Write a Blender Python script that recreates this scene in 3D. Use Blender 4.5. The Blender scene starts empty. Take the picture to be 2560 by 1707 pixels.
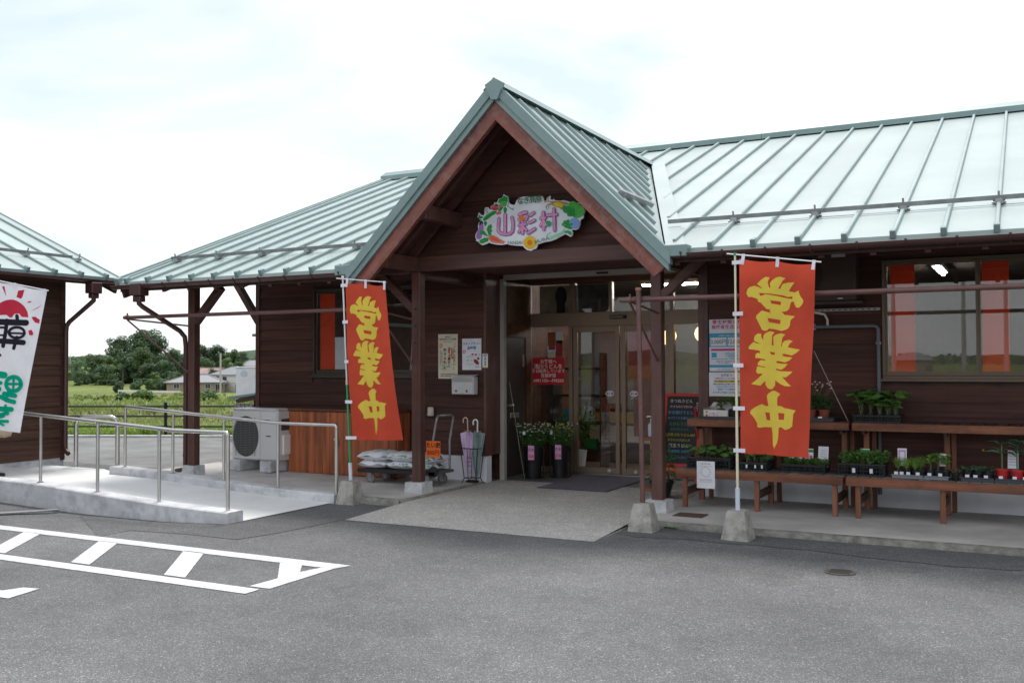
import bpy, bmesh, math, random
import numpy as np
from mathutils import Vector, Matrix, geometry
random.seed(7)
R = math.radians
scene = bpy.context.scene
COL = scene.collection
# ---------------------------------------------------------------- camera
FPX = 2450.0                       # focal length in pixels of a 2560 px wide frame
YAW, PITCH, ROLL = R(-27.734), R(1.280), R(-0.223)
CAM = Vector((0, 0, 1.6))
_f = Vector((math.sin(YAW)*math.cos(PITCH), math.cos(YAW)*math.cos(PITCH), math.sin(PITCH)))
_r = Vector((math.cos(YAW), -math.sin(YAW), 0)); _u = _r.cross(_f)
RGT = math.cos(ROLL)*_r + math.sin(ROLL)*_u
UPV = -math.sin(ROLL)*_r + math.cos(ROLL)*_u
FWD = _f
cd = bpy.data.cameras.new('camera'); cam = bpy.data.objects.new('camera', cd); COL.objects.link(cam)
m = Matrix((RGT, UPV, -FWD)).transposed().to_4x4(); m.translation = CAM; cam.matrix_world = m
cd.sensor_width = 36; cd.lens = FPX/2560*36; cd.clip_start = .1; cd.clip_end = 5000
scene.camera = cam
# ---------------------------------------------------------------- light: bright overcast, high sun behind thin cloud
SUN_EL, SUN_AZ = R(66), R(-22)     # azimuth measured from +Y towards +X; the sun stands behind the shop, a little left
wd = bpy.data.worlds.new('World'); scene.world = wd; wd.use_nodes = True
nt = wd.node_tree; nt.nodes.clear()
N = nt.nodes.new; L = nt.links.new
wo = N('ShaderNodeOutputWorld'); bg = N('ShaderNodeBackground'); sky = N('ShaderNodeTexSky')
sky.sky_type = 'NISHITA'; sky.sun_disc = False; sky.sun_elevation = SUN_EL; sky.sun_rotation = SUN_AZ
sky.air_density = 1.3; sky.dust_density = 1.5
tc = N('ShaderNodeTexCoord'); mp = N('ShaderNodeMapping'); mp.inputs['Scale'].default_value = (1.0, 1.0, 3.2)
n1 = N('ShaderNodeTexNoise'); n1.inputs['Scale'].default_value = 2.1; n1.inputs['Detail'].default_value = 7; n1.inputs['Roughness'].default_value = .5
n1.inputs['Distortion'].default_value = .35
cr = N('ShaderNodeValToRGB'); cr.color_ramp.elements[0].position = .36; cr.color_ramp.elements[1].position = .64
cr.color_ramp.elements[0].color = (0, 0, 0, 1); cr.color_ramp.elements[1].color = (1, 1, 1, 1)
mx = N('ShaderNodeMix'); mx.data_type = 'RGBA'
SKYGAIN = .1
mx.inputs['B'].default_value = (5.0, 5.07, 5.15, 1)      # bright cloud
m0 = N('ShaderNodeMix'); m0.data_type = 'RGBA'; m0.inputs['Factor'].default_value = .82; m0.inputs['B'].default_value = (2.72, 3.0, 3.36, 1)   # thin grey cloud over blue sky
L(tc.outputs['Generated'], mp.inputs['Vector']); L(mp.outputs[0], n1.inputs['Vector']); L(n1.outputs['Fac'], cr.inputs['Fac'])
L(cr.outputs['Color'], mx.inputs['Factor']); L(sky.outputs[0], m0.inputs['A']); L(m0.outputs['Result'], mx.inputs['A']); L(mx.outputs['Result'], bg.inputs['Color'])
bg.inputs['Strength'].default_value = SKYGAIN
L(bg.outputs[0], wo.inputs['Surface'])
sd = bpy.data.lights.new('sun', 'SUN'); sun = bpy.data.objects.new('sun', sd); COL.objects.link(sun)
sd.energy = 1.05; sd.angle = R(14); sd.color = (1, .965, .92)
sdir = Vector((math.sin(SUN_AZ)*math.cos(SUN_EL), math.cos(SUN_AZ)*math.cos(SUN_EL), math.sin(SUN_EL)))
sun.rotation_euler = sdir.to_track_quat('Z', 'Y').to_euler()
sun.location = (0, 0, 30)
vs = scene.view_settings; vs.view_transform = 'Standard'; vs.look = 'None'; vs.exposure = 1.5; vs.gamma = 1; vs.use_curve_mapping = False
scene.cycles.max_bounces = 8; scene.cycles.transparent_max_bounces = 16; scene.cycles.use_denoising = True
scene.cycles.caustics_reflective = False; scene.cycles.caustics_refractive = False

# ---------------------------------------------------------------- helpers
def at(px, py, X=None, Y=None, Z=None, D=None):
    """world point seen at photo position (px, py) on a plane X=, Y=, Z= or at a depth D"""
    d = RGT*(px-1280) - UPV*(py-853.5) + FWD*FPX
    if X is not None: t = (X-CAM.x)/d.x
    elif Y is not None: t = (Y-CAM.y)/d.y
    elif Z is not None: t = (Z-CAM.z)/d.z
    else: t = D/FPX
    return CAM + d*t
def crop(ox, oy, s): return lambda x, y: (ox+x/s, oy+y/s)

class MB:
    """collects simple shapes and builds ONE mesh object"""
    def __init__(s): s.v = []; s.f = []; s.m = []; s.mi = 0
    def add(s, vs, fs):
        o = len(s.v); s.v += [tuple(p) for p in vs]
        for f in fs: s.f.append(tuple(i+o for i in f)); s.m.append(s.mi)
        return s
    def box(s, c, d, rot=None, b=0.0):
        hx, hy, hz = d[0]/2, d[1]/2, d[2]/2
        c = Vector(c)
        if b <= 0:
            P = [(-hx,-hy,-hz),(hx,-hy,-hz),(hx,hy,-hz),(-hx,hy,-hz),(-hx,-hy,hz),(hx,-hy,hz),(hx,hy,hz),(-hx,hy,hz)]
            F = [(0,3,2,1),(4,5,6,7),(0,1,5,4),(1,2,6,5),(2,3,7,6),(3,0,4,7)]
        else:
            b = min(b, hx*.9, hy*.9, hz*.9)
            P = []; idx = {}
            for sx in (-1,1):
                for sy in (-1,1):
                    for sz in (-1,1):
                        for ax in range(3):
                            q = [sx*hx, sy*hy, sz*hz]
                            for k in range(3):
                                if k != ax: q[k] -= (sx,sy,sz)[k]*b
                            idx[(sx,sy,sz,ax)] = len(P); P.append(tuple(q))
            F = []
            def fc(l, n):
                a, bb, cc = (Vector(P[l[0]]), Vector(P[l[1]]), Vector(P[l[2]]))
                F.append(tuple(l) if (bb-a).cross(cc-a).dot(Vector(n)) > 0 else tuple(reversed(l)))
            for ax in range(3):
                o1, o2 = (ax+1) % 3, (ax+2) % 3
                for sg in (-1,1):
                    l = []
                    for (p, q) in ((-1,-1),(1,-1),(1,1),(-1,1)):
                        k = [0,0,0]; k[ax] = sg; k[o1] = p; k[o2] = q; l.append(idx[(k[0],k[1],k[2],ax)])
                    n = [0,0,0]; n[ax] = sg; fc(l, n)
                for p in (-1,1):
                    for q in (-1,1):
                        k = [0,0,0]; k[o1] = p; k[o2] = q
                        ka = k[:]; ka[ax] = -1; kb = k[:]; kb[ax] = 1
                        l = [idx[(*ka,o1)], idx[(*kb,o1)], idx[(*kb,o2)], idx[(*ka,o2)]]
                        fc(l, k)
            for sx in (-1,1):
                for sy in (-1,1):
                    for sz in (-1,1): fc([idx[(sx,sy,sz,a)] for a in range(3)], (sx,sy,sz))
        if rot is not None: P = [rot @ Vector(p) for p in P]
        return s.add([Vector(p)+c for p in P], F)
    def bb(s, x0, x1, y0, y1, z0, z1, b=0.0):
        return s.box(((x0+x1)/2, (y0+y1)/2, (z0+z1)/2), (abs(x1-x0), abs(y1-y0), abs(z1-z0)), None, b)
    def beam(s, p, q, w, h, up=(0,0,1), b=0.0):
        p, q = Vector(p), Vector(q); d = q-p; x = d.normalized(); up = Vector(up)
        y = up.cross(x).normalized(); z = x.cross(y)
        return s.box((p+q)/2, (d.length, w, h), Matrix((x, y, z)).transposed(), b)
    def tube(s, pts, r, n=10, cap=True):
        pts = [Vector(p) for p in pts]; k = len(pts)
        rs = r if isinstance(r, (list, tuple)) else [r]*k
        tg = [(pts[min(i+1,k-1)]-pts[max(i-1,0)]).normalized() for i in range(k)]
        u = tg[0].orthogonal().normalized(); V = []
        for i in range(k):
            u = (u - tg[i]*u.dot(tg[i])).normalized(); w = tg[i].cross(u)
            V += [pts[i] + (u*math.cos(2*math.pi*j/n) + w*math.sin(2*math.pi*j/n))*rs[i] for j in range(n)]
        F = [(i*n+j, i*n+(j+1) % n, (i+1)*n+(j+1) % n, (i+1)*n+j) for i in range(k-1) for j in range(n)]
        if cap: F += [tuple(range(n-1,-1,-1)), tuple((k-1)*n+j for j in range(n))]
        return s.add(V, F)
    def lathe(s, c, prof, n=16, ax=None, sq=None):
        c = Vector(c); V = []; k = len(prof)
        for (r, z) in prof:
            for j in range(n):
                a = 2*math.pi*(j+.5)/n; p = Vector((r*math.cos(a), r*math.sin(a), z))
                if ax is not None: p = ax @ p
                V.append(c+p)
        F = [(i*n+j, i*n+(j+1) % n, (i+1)*n+(j+1) % n, (i+1)*n+j) for i in range(k-1) for j in range(n)]
        F += [tuple(range(n-1,-1,-1)), tuple((k-1)*n+j for j in range(n))]
        return s.add(V, F)
    def prism(s, poly, ext):
        poly = [Vector(p) for p in poly]; e = Vector(ext); n = len(poly)
        nrm = Vector((0,0,0))
        for i in range(n): nrm += poly[i].cross(poly[(i+1) % n])
        if nrm.dot(e) > 0: poly.reverse()
        return s.add(poly+[p+e for p in poly], [tuple(range(n)), tuple(range(2*n-1,n-1,-1))] + [(i, n+i, n+(i+1) % n, (i+1) % n) for i in range(n)])
    def quad(s, a, b, c, d): return s.add([a,b,c,d], [(0,1,2,3)])
    def mesh(s, name, mats, smooth=None):
        me = bpy.data.meshes.new(name); me.from_pydata(s.v, [], s.f)
        for mt in (mats if isinstance(mats, (list, tuple)) else [mats]): me.materials.append(mt)
        if len(me.materials) > 1: me.polygons.foreach_set('material_index', s.m)
        if smooth is not None:
            me.polygons.foreach_set('use_smooth', [True]*len(me.polygons))
            try: me.set_sharp_from_angle(angle=R(smooth))
            except Exception: pass
        me.update(); return me
    def build(s, name, mats, parent=None, smooth=None, loc=None):
        return link(name, s.mesh(name, mats, smooth), parent, loc)
def link(name, me, parent=None, loc=None, rot=None):
    o = bpy.data.objects.new(name, me); COL.objects.link(o)
    if parent is not None: o.parent = parent
    if loc is not None: o.location = loc
    if rot is not None: o.rotation_euler = rot
    return o
def tag(o, label=None, cat=None, group=None, kind=None):
    if label: o['label'] = label
    if cat: o['category'] = cat
    if group: o['group'] = group
    if kind: o['kind'] = kind
    return o
def thing(name, label, cat, loc=(0,0,0), rz=0, group=None):
    o = bpy.data.objects.new(name, None); COL.objects.link(o); o.location = loc; o.rotation_euler = (0,0,rz); o.empty_display_size = .1
    return tag(o, label, cat, group)
def copy_tree(o, parent=None):
    c = o.copy(); COL.objects.link(c); c.parent = parent
    for ch in o.children: copy_tree(ch, c)
    return c

# ---------------------------------------------------------------- materials
MATS = {}
def lin(r, g, b):
    f = lambda c: (c/255/12.92) if c/255 <= .04045 else ((c/255+.055)/1.055)**2.4
    return (f(r), f(g), f(b))
def mat(name, base, rough=.6, var=.12, sc=(6,6,6), bump=0., metal=0., rnd=0., spec=.5, detail=6, col2=None, dirt=None, dsc=3., damt=.5, rv=0., coat=0., trans=0., emit=None, es=0., bumpd=.01, bsc=None):
    if name in MATS: return MATS[name]
    mt = bpy.data.materials.new(name); MATS[name] = mt; mt.use_nodes = True
    t = mt.node_tree; n = t.nodes.new; l = t.links.new
    bs = t.nodes['Principled BSDF']; out = t.nodes['Material Output']
    bs.inputs['Roughness'].default_value = rough; bs.inputs['Metallic'].default_value = metal
    bs.inputs['Specular IOR Level'].default_value = spec
    if coat: bs.inputs['Coat Weight'].default_value = coat; bs.inputs['Coat Roughness'].default_value = .2
    tcn = n('ShaderNodeTexCoord'); mpn = n('ShaderNodeMapping'); mpn.inputs['Scale'].default_value = sc
    l(tcn.outputs['Object'], mpn.inputs['Vector'])
    oi = n('ShaderNodeObjectInfo')
    ad = n('ShaderNodeVectorMath'); ad.operation = 'ADD'; sx = n('ShaderNodeMath'); sx.operation = 'MULTIPLY'; sx.inputs[1].default_value = 37.
    l(oi.outputs['Random'], sx.inputs[0]); l(mpn.outputs[0], ad.inputs[0]); l(sx.outputs[0], ad.inputs[1])
    no = n('ShaderNodeTexNoise'); no.inputs['Scale'].default_value = 1; no.inputs['Detail'].default_value = detail; no.inputs['Roughness'].default_value = .62
    l(ad.outputs[0], no.inputs['Vector'])
    cr_ = n('ShaderNodeValToRGB'); e = cr_.color_ramp.elements
    c2 = col2 or tuple(min(1, c*(1+var*1.6)) for c in base)
    e[0].position = .3; e[1].position = .7
    e[0].color = (*[c*(1-var*1.6) for c in base], 1); e[1].color = (*c2, 1)
    l(no.outputs['Fac'], cr_.inputs['Fac']); col = cr_.outputs['Color']
    if dirt is not None:
        dn = n('ShaderNodeTexNoise'); dn.inputs['Scale'].default_value = dsc; dn.inputs['Detail'].default_value = 8; dn.inputs['Roughness'].default_value = .7
        l(tcn.outputs['Object'], dn.inputs['Vector'])
        dr = n('ShaderNodeValToRGB'); dr.color_ramp.elements[0].position = .48; dr.color_ramp.elements[1].position = .72
        dr.color_ramp.elements[0].color = (0,0,0,1); dr.color_ramp.elements[1].color = (damt,)*3+(1,)
        l(dn.outputs['Fac'], dr.inputs['Fac'])
        mm = n('ShaderNodeMix'); mm.data_type = 'RGBA'; mm.inputs['B'].default_value = (*dirt, 1)
        l(dr.outputs['Color'], mm.inputs['Factor']); l(col, mm.inputs['A']); col = mm.outputs['Result']
    if rnd:
        hs = n('ShaderNodeHueSaturation'); mr = n('ShaderNodeMapRange'); mr.inputs['To Min'].default_value = 1-rnd; mr.inputs['To Max'].default_value = 1+rnd
        l(oi.outputs['Random'], mr.inputs['Value']); l(mr.outputs[0], hs.inputs['Value']); l(col, hs.inputs['Color']); col = hs.outputs['Color']
    l(col, bs.inputs['Base Color'])
    if rv:
        mr2 = n('ShaderNodeMapRange'); mr2.inputs['To Min'].default_value = max(.02, rough-rv); mr2.inputs['To Max'].default_value = min(1, rough+rv)
        l(no.outputs['Fac'], mr2.inputs['Value']); l(mr2.outputs[0], bs.inputs['Roughness'])
    if bump:
        src = no.outputs['Fac']
        if bsc:
            bn = n('ShaderNodeTexNoise'); bn.inputs['Scale'].default_value = bsc; bn.inputs['Detail'].default_value = 4
            l(tcn.outputs['Object'], bn.inputs['Vector']); src = bn.outputs['Fac']
        bu = n('ShaderNodeBump'); bu.inputs['Strength'].default_value = bump; bu.inputs['Distance'].default_value = bumpd
        l(src, bu.inputs['Height']); l(bu.outputs[0], bs.inputs['Normal'])
    if trans:
        tr = n('ShaderNodeBsdfTranslucent'); l(col, tr.inputs['Color']); ms = n('ShaderNodeMixShader'); ms.inputs[0].default_value = trans
        l(bs.outputs[0], ms.inputs[1]); l(tr.outputs[0], ms.inputs[2]); l(ms.outputs[0], out.inputs['Surface'])
    if emit: bs.inputs['Emission Color'].default_value = (*emit, 1); bs.inputs['Emission Strength'].default_value = es
    return mt
def plain(name, rgb, rough=.55, **k): return mat(name, lin(*rgb), rough, var=k.pop('var', .05), **k)
def glass(name, tint=(1,1,1), f0=.05, rough=.01):
    mt = bpy.data.materials.new(name); MATS[name] = mt; mt.use_nodes = True
    t = mt.node_tree; t.nodes.clear(); n = t.nodes.new; l = t.links.new
    o = n('ShaderNodeOutputMaterial'); tr = n('ShaderNodeBsdfTransparent'); gl = n('ShaderNodeBsdfGlossy'); ms = n('ShaderNodeMixShader'); lw = n('ShaderNodeLayerWeight'); lw.inputs['Blend'].default_value = .5
    pw = n('ShaderNodeMath'); pw.operation = 'POWER'; pw.inputs[1].default_value = 5; ma = n('ShaderNodeMath'); ma.operation = 'MULTIPLY_ADD'; ma.inputs[1].default_value = 1-f0; ma.inputs[2].default_value = f0
    tr.inputs['Color'].default_value = (*tint, 1); gl.inputs['Roughness'].default_value = rough
    l(lw.outputs['Facing'], pw.inputs[0]); l(pw.outputs[0], ma.inputs[0]); l(ma.outputs[0], ms.inputs[0]); l(tr.outputs[0], ms.inputs[1]); l(gl.outputs[0], ms.inputs[2]); l(ms.outputs[0], o.inputs['Surface'])
    return mt
# asphalt with visible aggregate
def asphalt(name, dark, light, big=.27):
    mt = bpy.data.materials.new(name); MATS[name] = mt; mt.use_nodes = True
    t = mt.node_tree; n = t.nodes.new; l = t.links.new; bs = t.nodes['Principled BSDF']; bs.inputs['Roughness'].default_value = .85
    bs.inputs['Specular IOR Level'].default_value = .3
    tcn = n('ShaderNodeTexCoord')
    vo = n('ShaderNodeTexVoronoi'); vo.inputs['Scale'].default_value = 190; l(tcn.outputs['Object'], vo.inputs['Vector'])
    v2 = n('ShaderNodeTexVoronoi'); v2.inputs['Scale'].default_value = 105; l(tcn.outputs['Object'], v2.inputs['Vector'])
    sp = n('ShaderNodeSeparateColor'); l(vo.outputs['Color'], sp.inputs[0]); sp2 = n('ShaderNodeSeparateColor'); l(v2.outputs['Color'], sp2.inputs[0])
    cr_ = n('ShaderNodeValToRGB'); e = cr_.color_ramp.elements; e[0].position = .0; e[0].color = (*dark, 1); e[1].position = .88; e[1].color = (*light, 1)
    e2 = cr_.color_ramp.elements.new(.97); e2.color = (*[min(1, c*1.9) for c in light], 1); l(sp.outputs[0], cr_.inputs['Fac'])
    c3 = n('ShaderNodeValToRGB'); q = c3.color_ramp.elements; q[0].position = .93; q[0].color = (1,1,1,1); q[1].position = .98; q[1].color = (1.75,1.73,1.69,1); l(sp2.outputs[1], c3.inputs['Fac'])
    no = n('ShaderNodeTexNoise'); no.inputs['Scale'].default_value = .55; no.inputs['Detail'].default_value = 7; no.inputs['Roughness'].default_value = .6; l(tcn.outputs['Object'], no.inputs['Vector'])
    mr = n('ShaderNodeMapRange'); mr.inputs['From Min'].default_value = .3; mr.inputs['From Max'].default_value = .7; mr.inputs['To Min'].default_value = 1-big; mr.inputs['To Max'].default_value = 1+big; l(no.outputs['Fac'], mr.inputs['Value'])
    m1 = n('ShaderNodeMix'); m1.data_type = 'RGBA'; m1.blend_type = 'MULTIPLY'; m1.inputs['Factor'].default_value = 1; l(cr_.outputs[0], m1.inputs['A']); l(c3.outputs[0], m1.inputs['B'])
    m2 = n('ShaderNodeMix'); m2.data_type = 'RGBA'; m2.blend_type = 'MULTIPLY'; m2.inputs['Factor'].default_value = 1; l(m1.outputs['Result'], m2.inputs['A']); l(mr.outputs[0], m2.inputs['B'])
    n3 = n('ShaderNodeTexNoise'); n3.inputs['Scale'].default_value = 5; n3.inputs['Detail'].default_value = 8; n3.inputs['Roughness'].default_value = .75; l(tcn.outputs['Object'], n3.inputs['Vector'])
    r3 = n('ShaderNodeMapRange'); r3.inputs['From Min'].default_value = .3; r3.inputs['From Max'].default_value = .7; r3.inputs['To Min'].default_value = .86; r3.inputs['To Max'].default_value = 1.12; l(n3.outputs['Fac'], r3.inputs['Value'])
    m3 = n('ShaderNodeMix'); m3.data_type = 'RGBA'; m3.blend_type = 'MULTIPLY'; m3.inputs['Factor'].default_value = 1; l(m2.outputs['Result'], m3.inputs['A']); l(r3.outputs[0], m3.inputs['B'])
    l(m3.outputs['Result'], bs.inputs['Base Color'])
    bu = n('ShaderNodeBump'); bu.inputs['Strength'].default_value = .7; bu.inputs['Distance'].default_value = .006; l(vo.outputs['Distance'], bu.inputs['Height']); l(bu.outputs[0], bs.inputs['Normal'])
    return mt
M_ASPH = asphalt('asphalt', (.098,.098,.100), (.170,.170,.171))
M_ASPH2 = asphalt('asphalt_patch_and_shade', (.078,.078,.080), (.140,.140,.141), .15)  # repair patch by the ramp, also the painted eave shade by the walkway
M_LOT = mat('rear_asphalt', (.19,.19,.187), .9, .18, (1.5,1.5,1.5), .3)
M_PAINT = mat('road_paint', (.66,.66,.66), .6, .07, (3,3,3), .15, dirt=(.22,.22,.22), dsc=13, damt=.6)
M_SLAB = mat('slab_concrete', (.50,.48,.455), .8, .16, (1.3,1.3,1.3), .15, dirt=(.30,.285,.265), dsc=1.4, damt=.45, bsc=60)
M_PORCH_ = mat('ramp_concrete', (.38,.35,.31), .85, .15, (1.2,1.2,1.2), .5, dirt=(.50,.46,.40), dsc=2.2, damt=.5, bsc=110)
M_PORCH = asphalt('ramp_aggregate', (.38,.362,.335), (.48,.46,.43), .14)
M_EDGE = mat('kerb_concrete', (.24,.23,.20), .9, .25, (9,9,9), .6, dirt=(.06,.06,.045), dsc=7, damt=.8, bsc=70)
M_RAMP = mat('pale_concrete', (.70,.70,.69), .8, .05, (2,2,2), .1, bsc=80)
M_CURB = mat('stained_concrete', (.58,.585,.60), .85, .13, (2.5,2.5,5), .2, dirt=(.24,.24,.25), dsc=4.2, damt=.75, bsc=60)
M_BASE = mat('weathered_concrete', (.36,.345,.31), .9, .22, (6,6,6), .5, dirt=(.09,.085,.075), dsc=6.5, damt=.75, bsc=45)
M_DADO = mat('dado_render', (.75,.76,.80), .85, .07, (2,2,2), .1, dirt=(.58,.58,.61), dsc=2.5, damt=.4)
BROWN = (.082,.0365,.0285)
M_SIDE = mat('brown_siding', BROWN, .62, .2, (1.2,30,30), .25, rnd=.3, spec=.22, bumpd=.003)
M_SIDEY = mat('brown_siding_y', BROWN, .62, .2, (30,1.2,30), .25, rnd=.3, spec=.22, bumpd=.003)
M_SIDEL = mat('worn_brown_siding', (.085,.043,.030), .65, .25, (30,1.2,30), .25, rnd=.22, spec=.35, bumpd=.003)
M_POST = mat('brown_post', (.098,.041,.032), .5, .25, (14,14,1.0), .2, rnd=.08, dirt=(.20,.15,.13), dsc=6, damt=.22, bumpd=.003)
M_BEAM = mat('brown_beam', (.088,.037,.0285), .55, .25, (1.0,14,14), .2, rnd=.1, bumpd=.003)
M_BARGE = mat('red_brown_bargeboard', (.19,.056,.038), .5, .3, (1.0,12,12), .25, dirt=(.32,.25,.22), dsc=8, damt=.4, bumpd=.003)
M_SOFF = mat('soffit_board', (.078,.031,.023), .7, .3, (1.0,8,8), .2, rnd=.15)
M_RED = mat('inner_wood', (.12,.045,.02), .55, .3, (1.0,9,9), .2, rnd=.12)
M_CAB = mat('orange_cedar', (.34,.096,.034), .5, .35, (14,14,.9), .2, rnd=.09, dirt=(.42,.17,.07), dsc=2.5, damt=.3, bumpd=.003)
M_BENCH = mat('bench_timber', (.215,.078,.038), .6, .38, (.9,11,11), .3, rnd=.14, dirt=(.06,.02,.012), dsc=5, damt=.6, bumpd=.004)
M_BENCHZ = mat('bench_leg_timber', (.22,.082,.042), .6, .38, (11,11,.9), .3, rnd=.14, dirt=(.32,.17,.09), dsc=7, damt=.3, bumpd=.004)
M_PLANK = mat('shelf_plank', (.085,.045,.033), .75, .3, (11,.9,11), .3, rnd=.2, bumpd=.004)
M_GREYPL = mat('grey_bench_plank', (.17,.15,.13), .8, .25, (11,.9,11), .3, rnd=.16, bumpd=.004)
M_ROOF = mat('roof_metal', (.365,.435,.42), .34, .06, (.6,.6,.6), .12, rnd=.06, spec=.45, rv=.08, coat=0., bsc=1.6, bumpd=.02, dirt=(.29,.35,.335), dsc=1.3, damt=.5)
M_RIB = mat('roof_rib_metal', (.285,.36,.35), .38, .08, (2,2,2), .0, rnd=.06, spec=.55)
M_TRIM = mat('teal_trim', (.20,.285,.28), .42, .06, (2,2,2), .03, spec=.5, dirt=(.10,.16,.155), dsc=3, damt=.35)
M_DARKTRIM = mat('dark_teal_trim', (.05,.095,.095), .5, .1)
M_GUT = mat('brown_gutter', (.068,.030,.026), .38, .12, (3,3,3), 0, spec=.5)
M_PIPE = mat('brown_pipe', (.135,.062,.055), .42, .15, (5,5,5), .05, dirt=(.08,.04,.03), dsc=9, damt=.4)
M_GALV = mat('galvanised', (.30,.30,.31), .45, .15, (8,8,8), 0, metal=.7)
M_STEEL = mat('stainless', (.55,.54,.52), .33, .08, (4,4,4), 0, metal=.92, rv=.08)
M_BRONZE = mat('bronze_aluminium', (.27,.195,.135), .42, .05, (2,2,2), 0, metal=.35)
M_BRONZEW = mat('window_bronze', (.15,.108,.074), .42, .05, (2,2,2), 0, metal=.35)
M_BRONZED = mat('dark_bronze', (.07,.055,.042), .45, .05, metal=.3)
M_DOOR = mat('dark_door', (.045,.034,.030), .45, .08)
M_SHUT = mat('shutter_guide', (.36,.34,.31), .55, .08, (2,2,2), 0)
M_BLACK = plain('black_plastic', (28,28,30), .5)
M_BLACKM = plain('black_metal', (26,24,26), .45)
M_GREYP = plain('grey_conduit', (105,110,116), .5)
M_WHITE = plain('white_plastic', (232,232,232), .45)
M_PAPER = plain('paper_white', (228,230,236), .8)
M_CREAM = plain('cream_paper', (222,214,192), .8)
M_INK = plain('ink', (35,33,34), .8)
M_INKB = plain('ink_blue', (35,95,165), .8)
M_INKR = plain('ink_red', (190,35,45), .8)
M_INKG = plain('ink_green', (50,140,75), .8)
M_PINK = plain('ink_pink', (205,70,130), .8)
M_CYAN = plain('ink_cyan', (75,165,200), .8)
M_ORANGE = plain('ink_orange', (235,110,40), .8)
M_YELLOW = plain('ink_yellow', (225,205,40), .8)
M_WINK = plain('ink_white', (235,230,225), .8)
M_GLASS = glass('window_glass', (.95,.965,.96), .075)
M_GLASSD = glass('door_glass', (.95,.96,.955), .05)
M_CELLO = glass('cellophane', (.97,.98,.97), .05, .12)
M_ACW = mat('ac_casing', (.64,.64,.63), .45, .04, (1,1,1), 0)
M_ACB = plain('ac_brown', (62,45,42), .5)
M_SOIL = mat('soil', (.035,.024,.018), .95, .3, (60,60,60), .5)
M_WOODDK = mat('dark_timber', (.05,.024,.016), .7, .3, (6,6,6), .2)
def leafmat(name, a, b, sc=3., trans=.25): return mat(name, a, .5, .25, (sc,sc,sc), 0, rnd=.15, col2=b, trans=trans, spec=.4)
M_LEAF = leafmat('seedling_leaf', (.075,.20,.042), (.17,.37,.075), 18)
M_LEAFD = leafmat('dark_leaf', (.045,.115,.034), (.095,.20,.06), 18)
M_LEAFL = leafmat('light_leaf', (.19,.38,.06), (.31,.52,.10), 18)
M_LEAFB = leafmat('bluish_leaf', (.07,.16,.08), (.14,.26,.15), 18)
M_STEMP = leafmat('pale_stem', (.15,.22,.07), (.22,.30,.12), 18)

def text(body, size, mt, name='lettering', parent=None, M=None, bold=0., align='CENTER', xs=1., ls=1., thick=.0):
    cu = bpy.data.curves.new(name, 'FONT'); cu.body = body; cu.size = size; cu.align_x = align; cu.align_y = 'CENTER'
    cu.offset = bold*size; cu.space_line = ls; cu.resolution_u = 2; cu.extrude = thick
    o = bpy.data.objects.new(name, cu); COL.objects.link(o)
    dg = bpy.context.evaluated_depsgraph_get(); me = bpy.data.meshes.new_from_object(o.evaluated_get(dg))
    bpy.data.objects.remove(o); bpy.data.curves.remove(cu)
    me.materials.clear(); me.materials.append(mt)
    if xs != 1: me.transform(Matrix.Diagonal((xs,1,1,1)))
    if M is not None: me.transform(M)
    return link(name, me, parent)
def MF(x, y, z):     # a drawing plane facing the parking lot (-Y): local x -> +X, local y -> +Z
    return Matrix(((1,0,0,x),(0,0,-1,y),(0,1,0,z),(0,0,0,1)))
def fill2d(poly, holes=(), step=None):
    """triangulate a 2D polygon with holes; optional inner grid points"""
    vs, es = [], []
    def dens(pl):
        if not step: return list(pl)
        o = []
        for i, a in enumerate(pl):
            b = pl[(i+1) % len(pl)]; d = math.dist(a, b); k = max(1, int(d/step))
            o += [(a[0]+(b[0]-a[0])*j/k, a[1]+(b[1]-a[1])*j/k) for j in range(k)]
        return o
    for pl in [poly, *holes]:
        pl = dens(pl); o = len(vs); vs += [Vector(p) for p in pl]; es += [(o+i, o+(i+1) % len(pl)) for i in range(len(pl))]
    if step:
        x0 = min(p[0] for p in poly); x1 = max(p[0] for p in poly); y0 = min(p[1] for p in poly); y1 = max(p[1] for p in poly)
        nx, ny = int((x1-x0)/step), int((y1-y0)/step)
        vs += [Vector((x0+(i+.5)*step, y0+(j+.5)*step)) for i in range(nx) for j in range(ny)]
    r = geometry.delaunay_2d_cdt(vs, es, [], 0, 1e-7)
    def inside(p, pl):
        c = False; n = len(pl)
        for i in range(n):
            (x0, y0), (x1, y1) = pl[i], pl[i-1]
            if (y0 > p[1]) != (y1 > p[1]) and p[0] < (x1-x0)*(p[1]-y0)/(y1-y0)+x0: c = not c
        return c
    V_ = [tuple(v) for v in r[0]]; F_ = []
    for f in r[2]:
        c = (sum(V_[i][0] for i in f)/len(f), sum(V_[i][1] for i in f)/len(f))
        if inside(c, poly) and not any(inside(c, h) for h in holes): F_.append(tuple(f))
    return V_, F_
def stroke2d(pts, w, n=8):
    """outline pieces of a round-capped stroke: list of polygons"""
    out = []
    for i in range(len(pts)-1):
        a, b = Vector(pts[i]), Vector(pts[i+1]); d = b-a
        if d.length < 1e-9: continue
        ang = math.atan2(d.y, d.x); P = []
        for k in range(n+1): t = ang+math.pi/2+math.pi*k/n; P.append((a.x+math.cos(t)*w/2, a.y+math.sin(t)*w/2))
        for k in range(n+1): t = ang-math.pi/2+math.pi*k/n; P.append((b.x+math.cos(t)*w/2, b.y+math.sin(t)*w/2))
        out.append(P)
    return out
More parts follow.
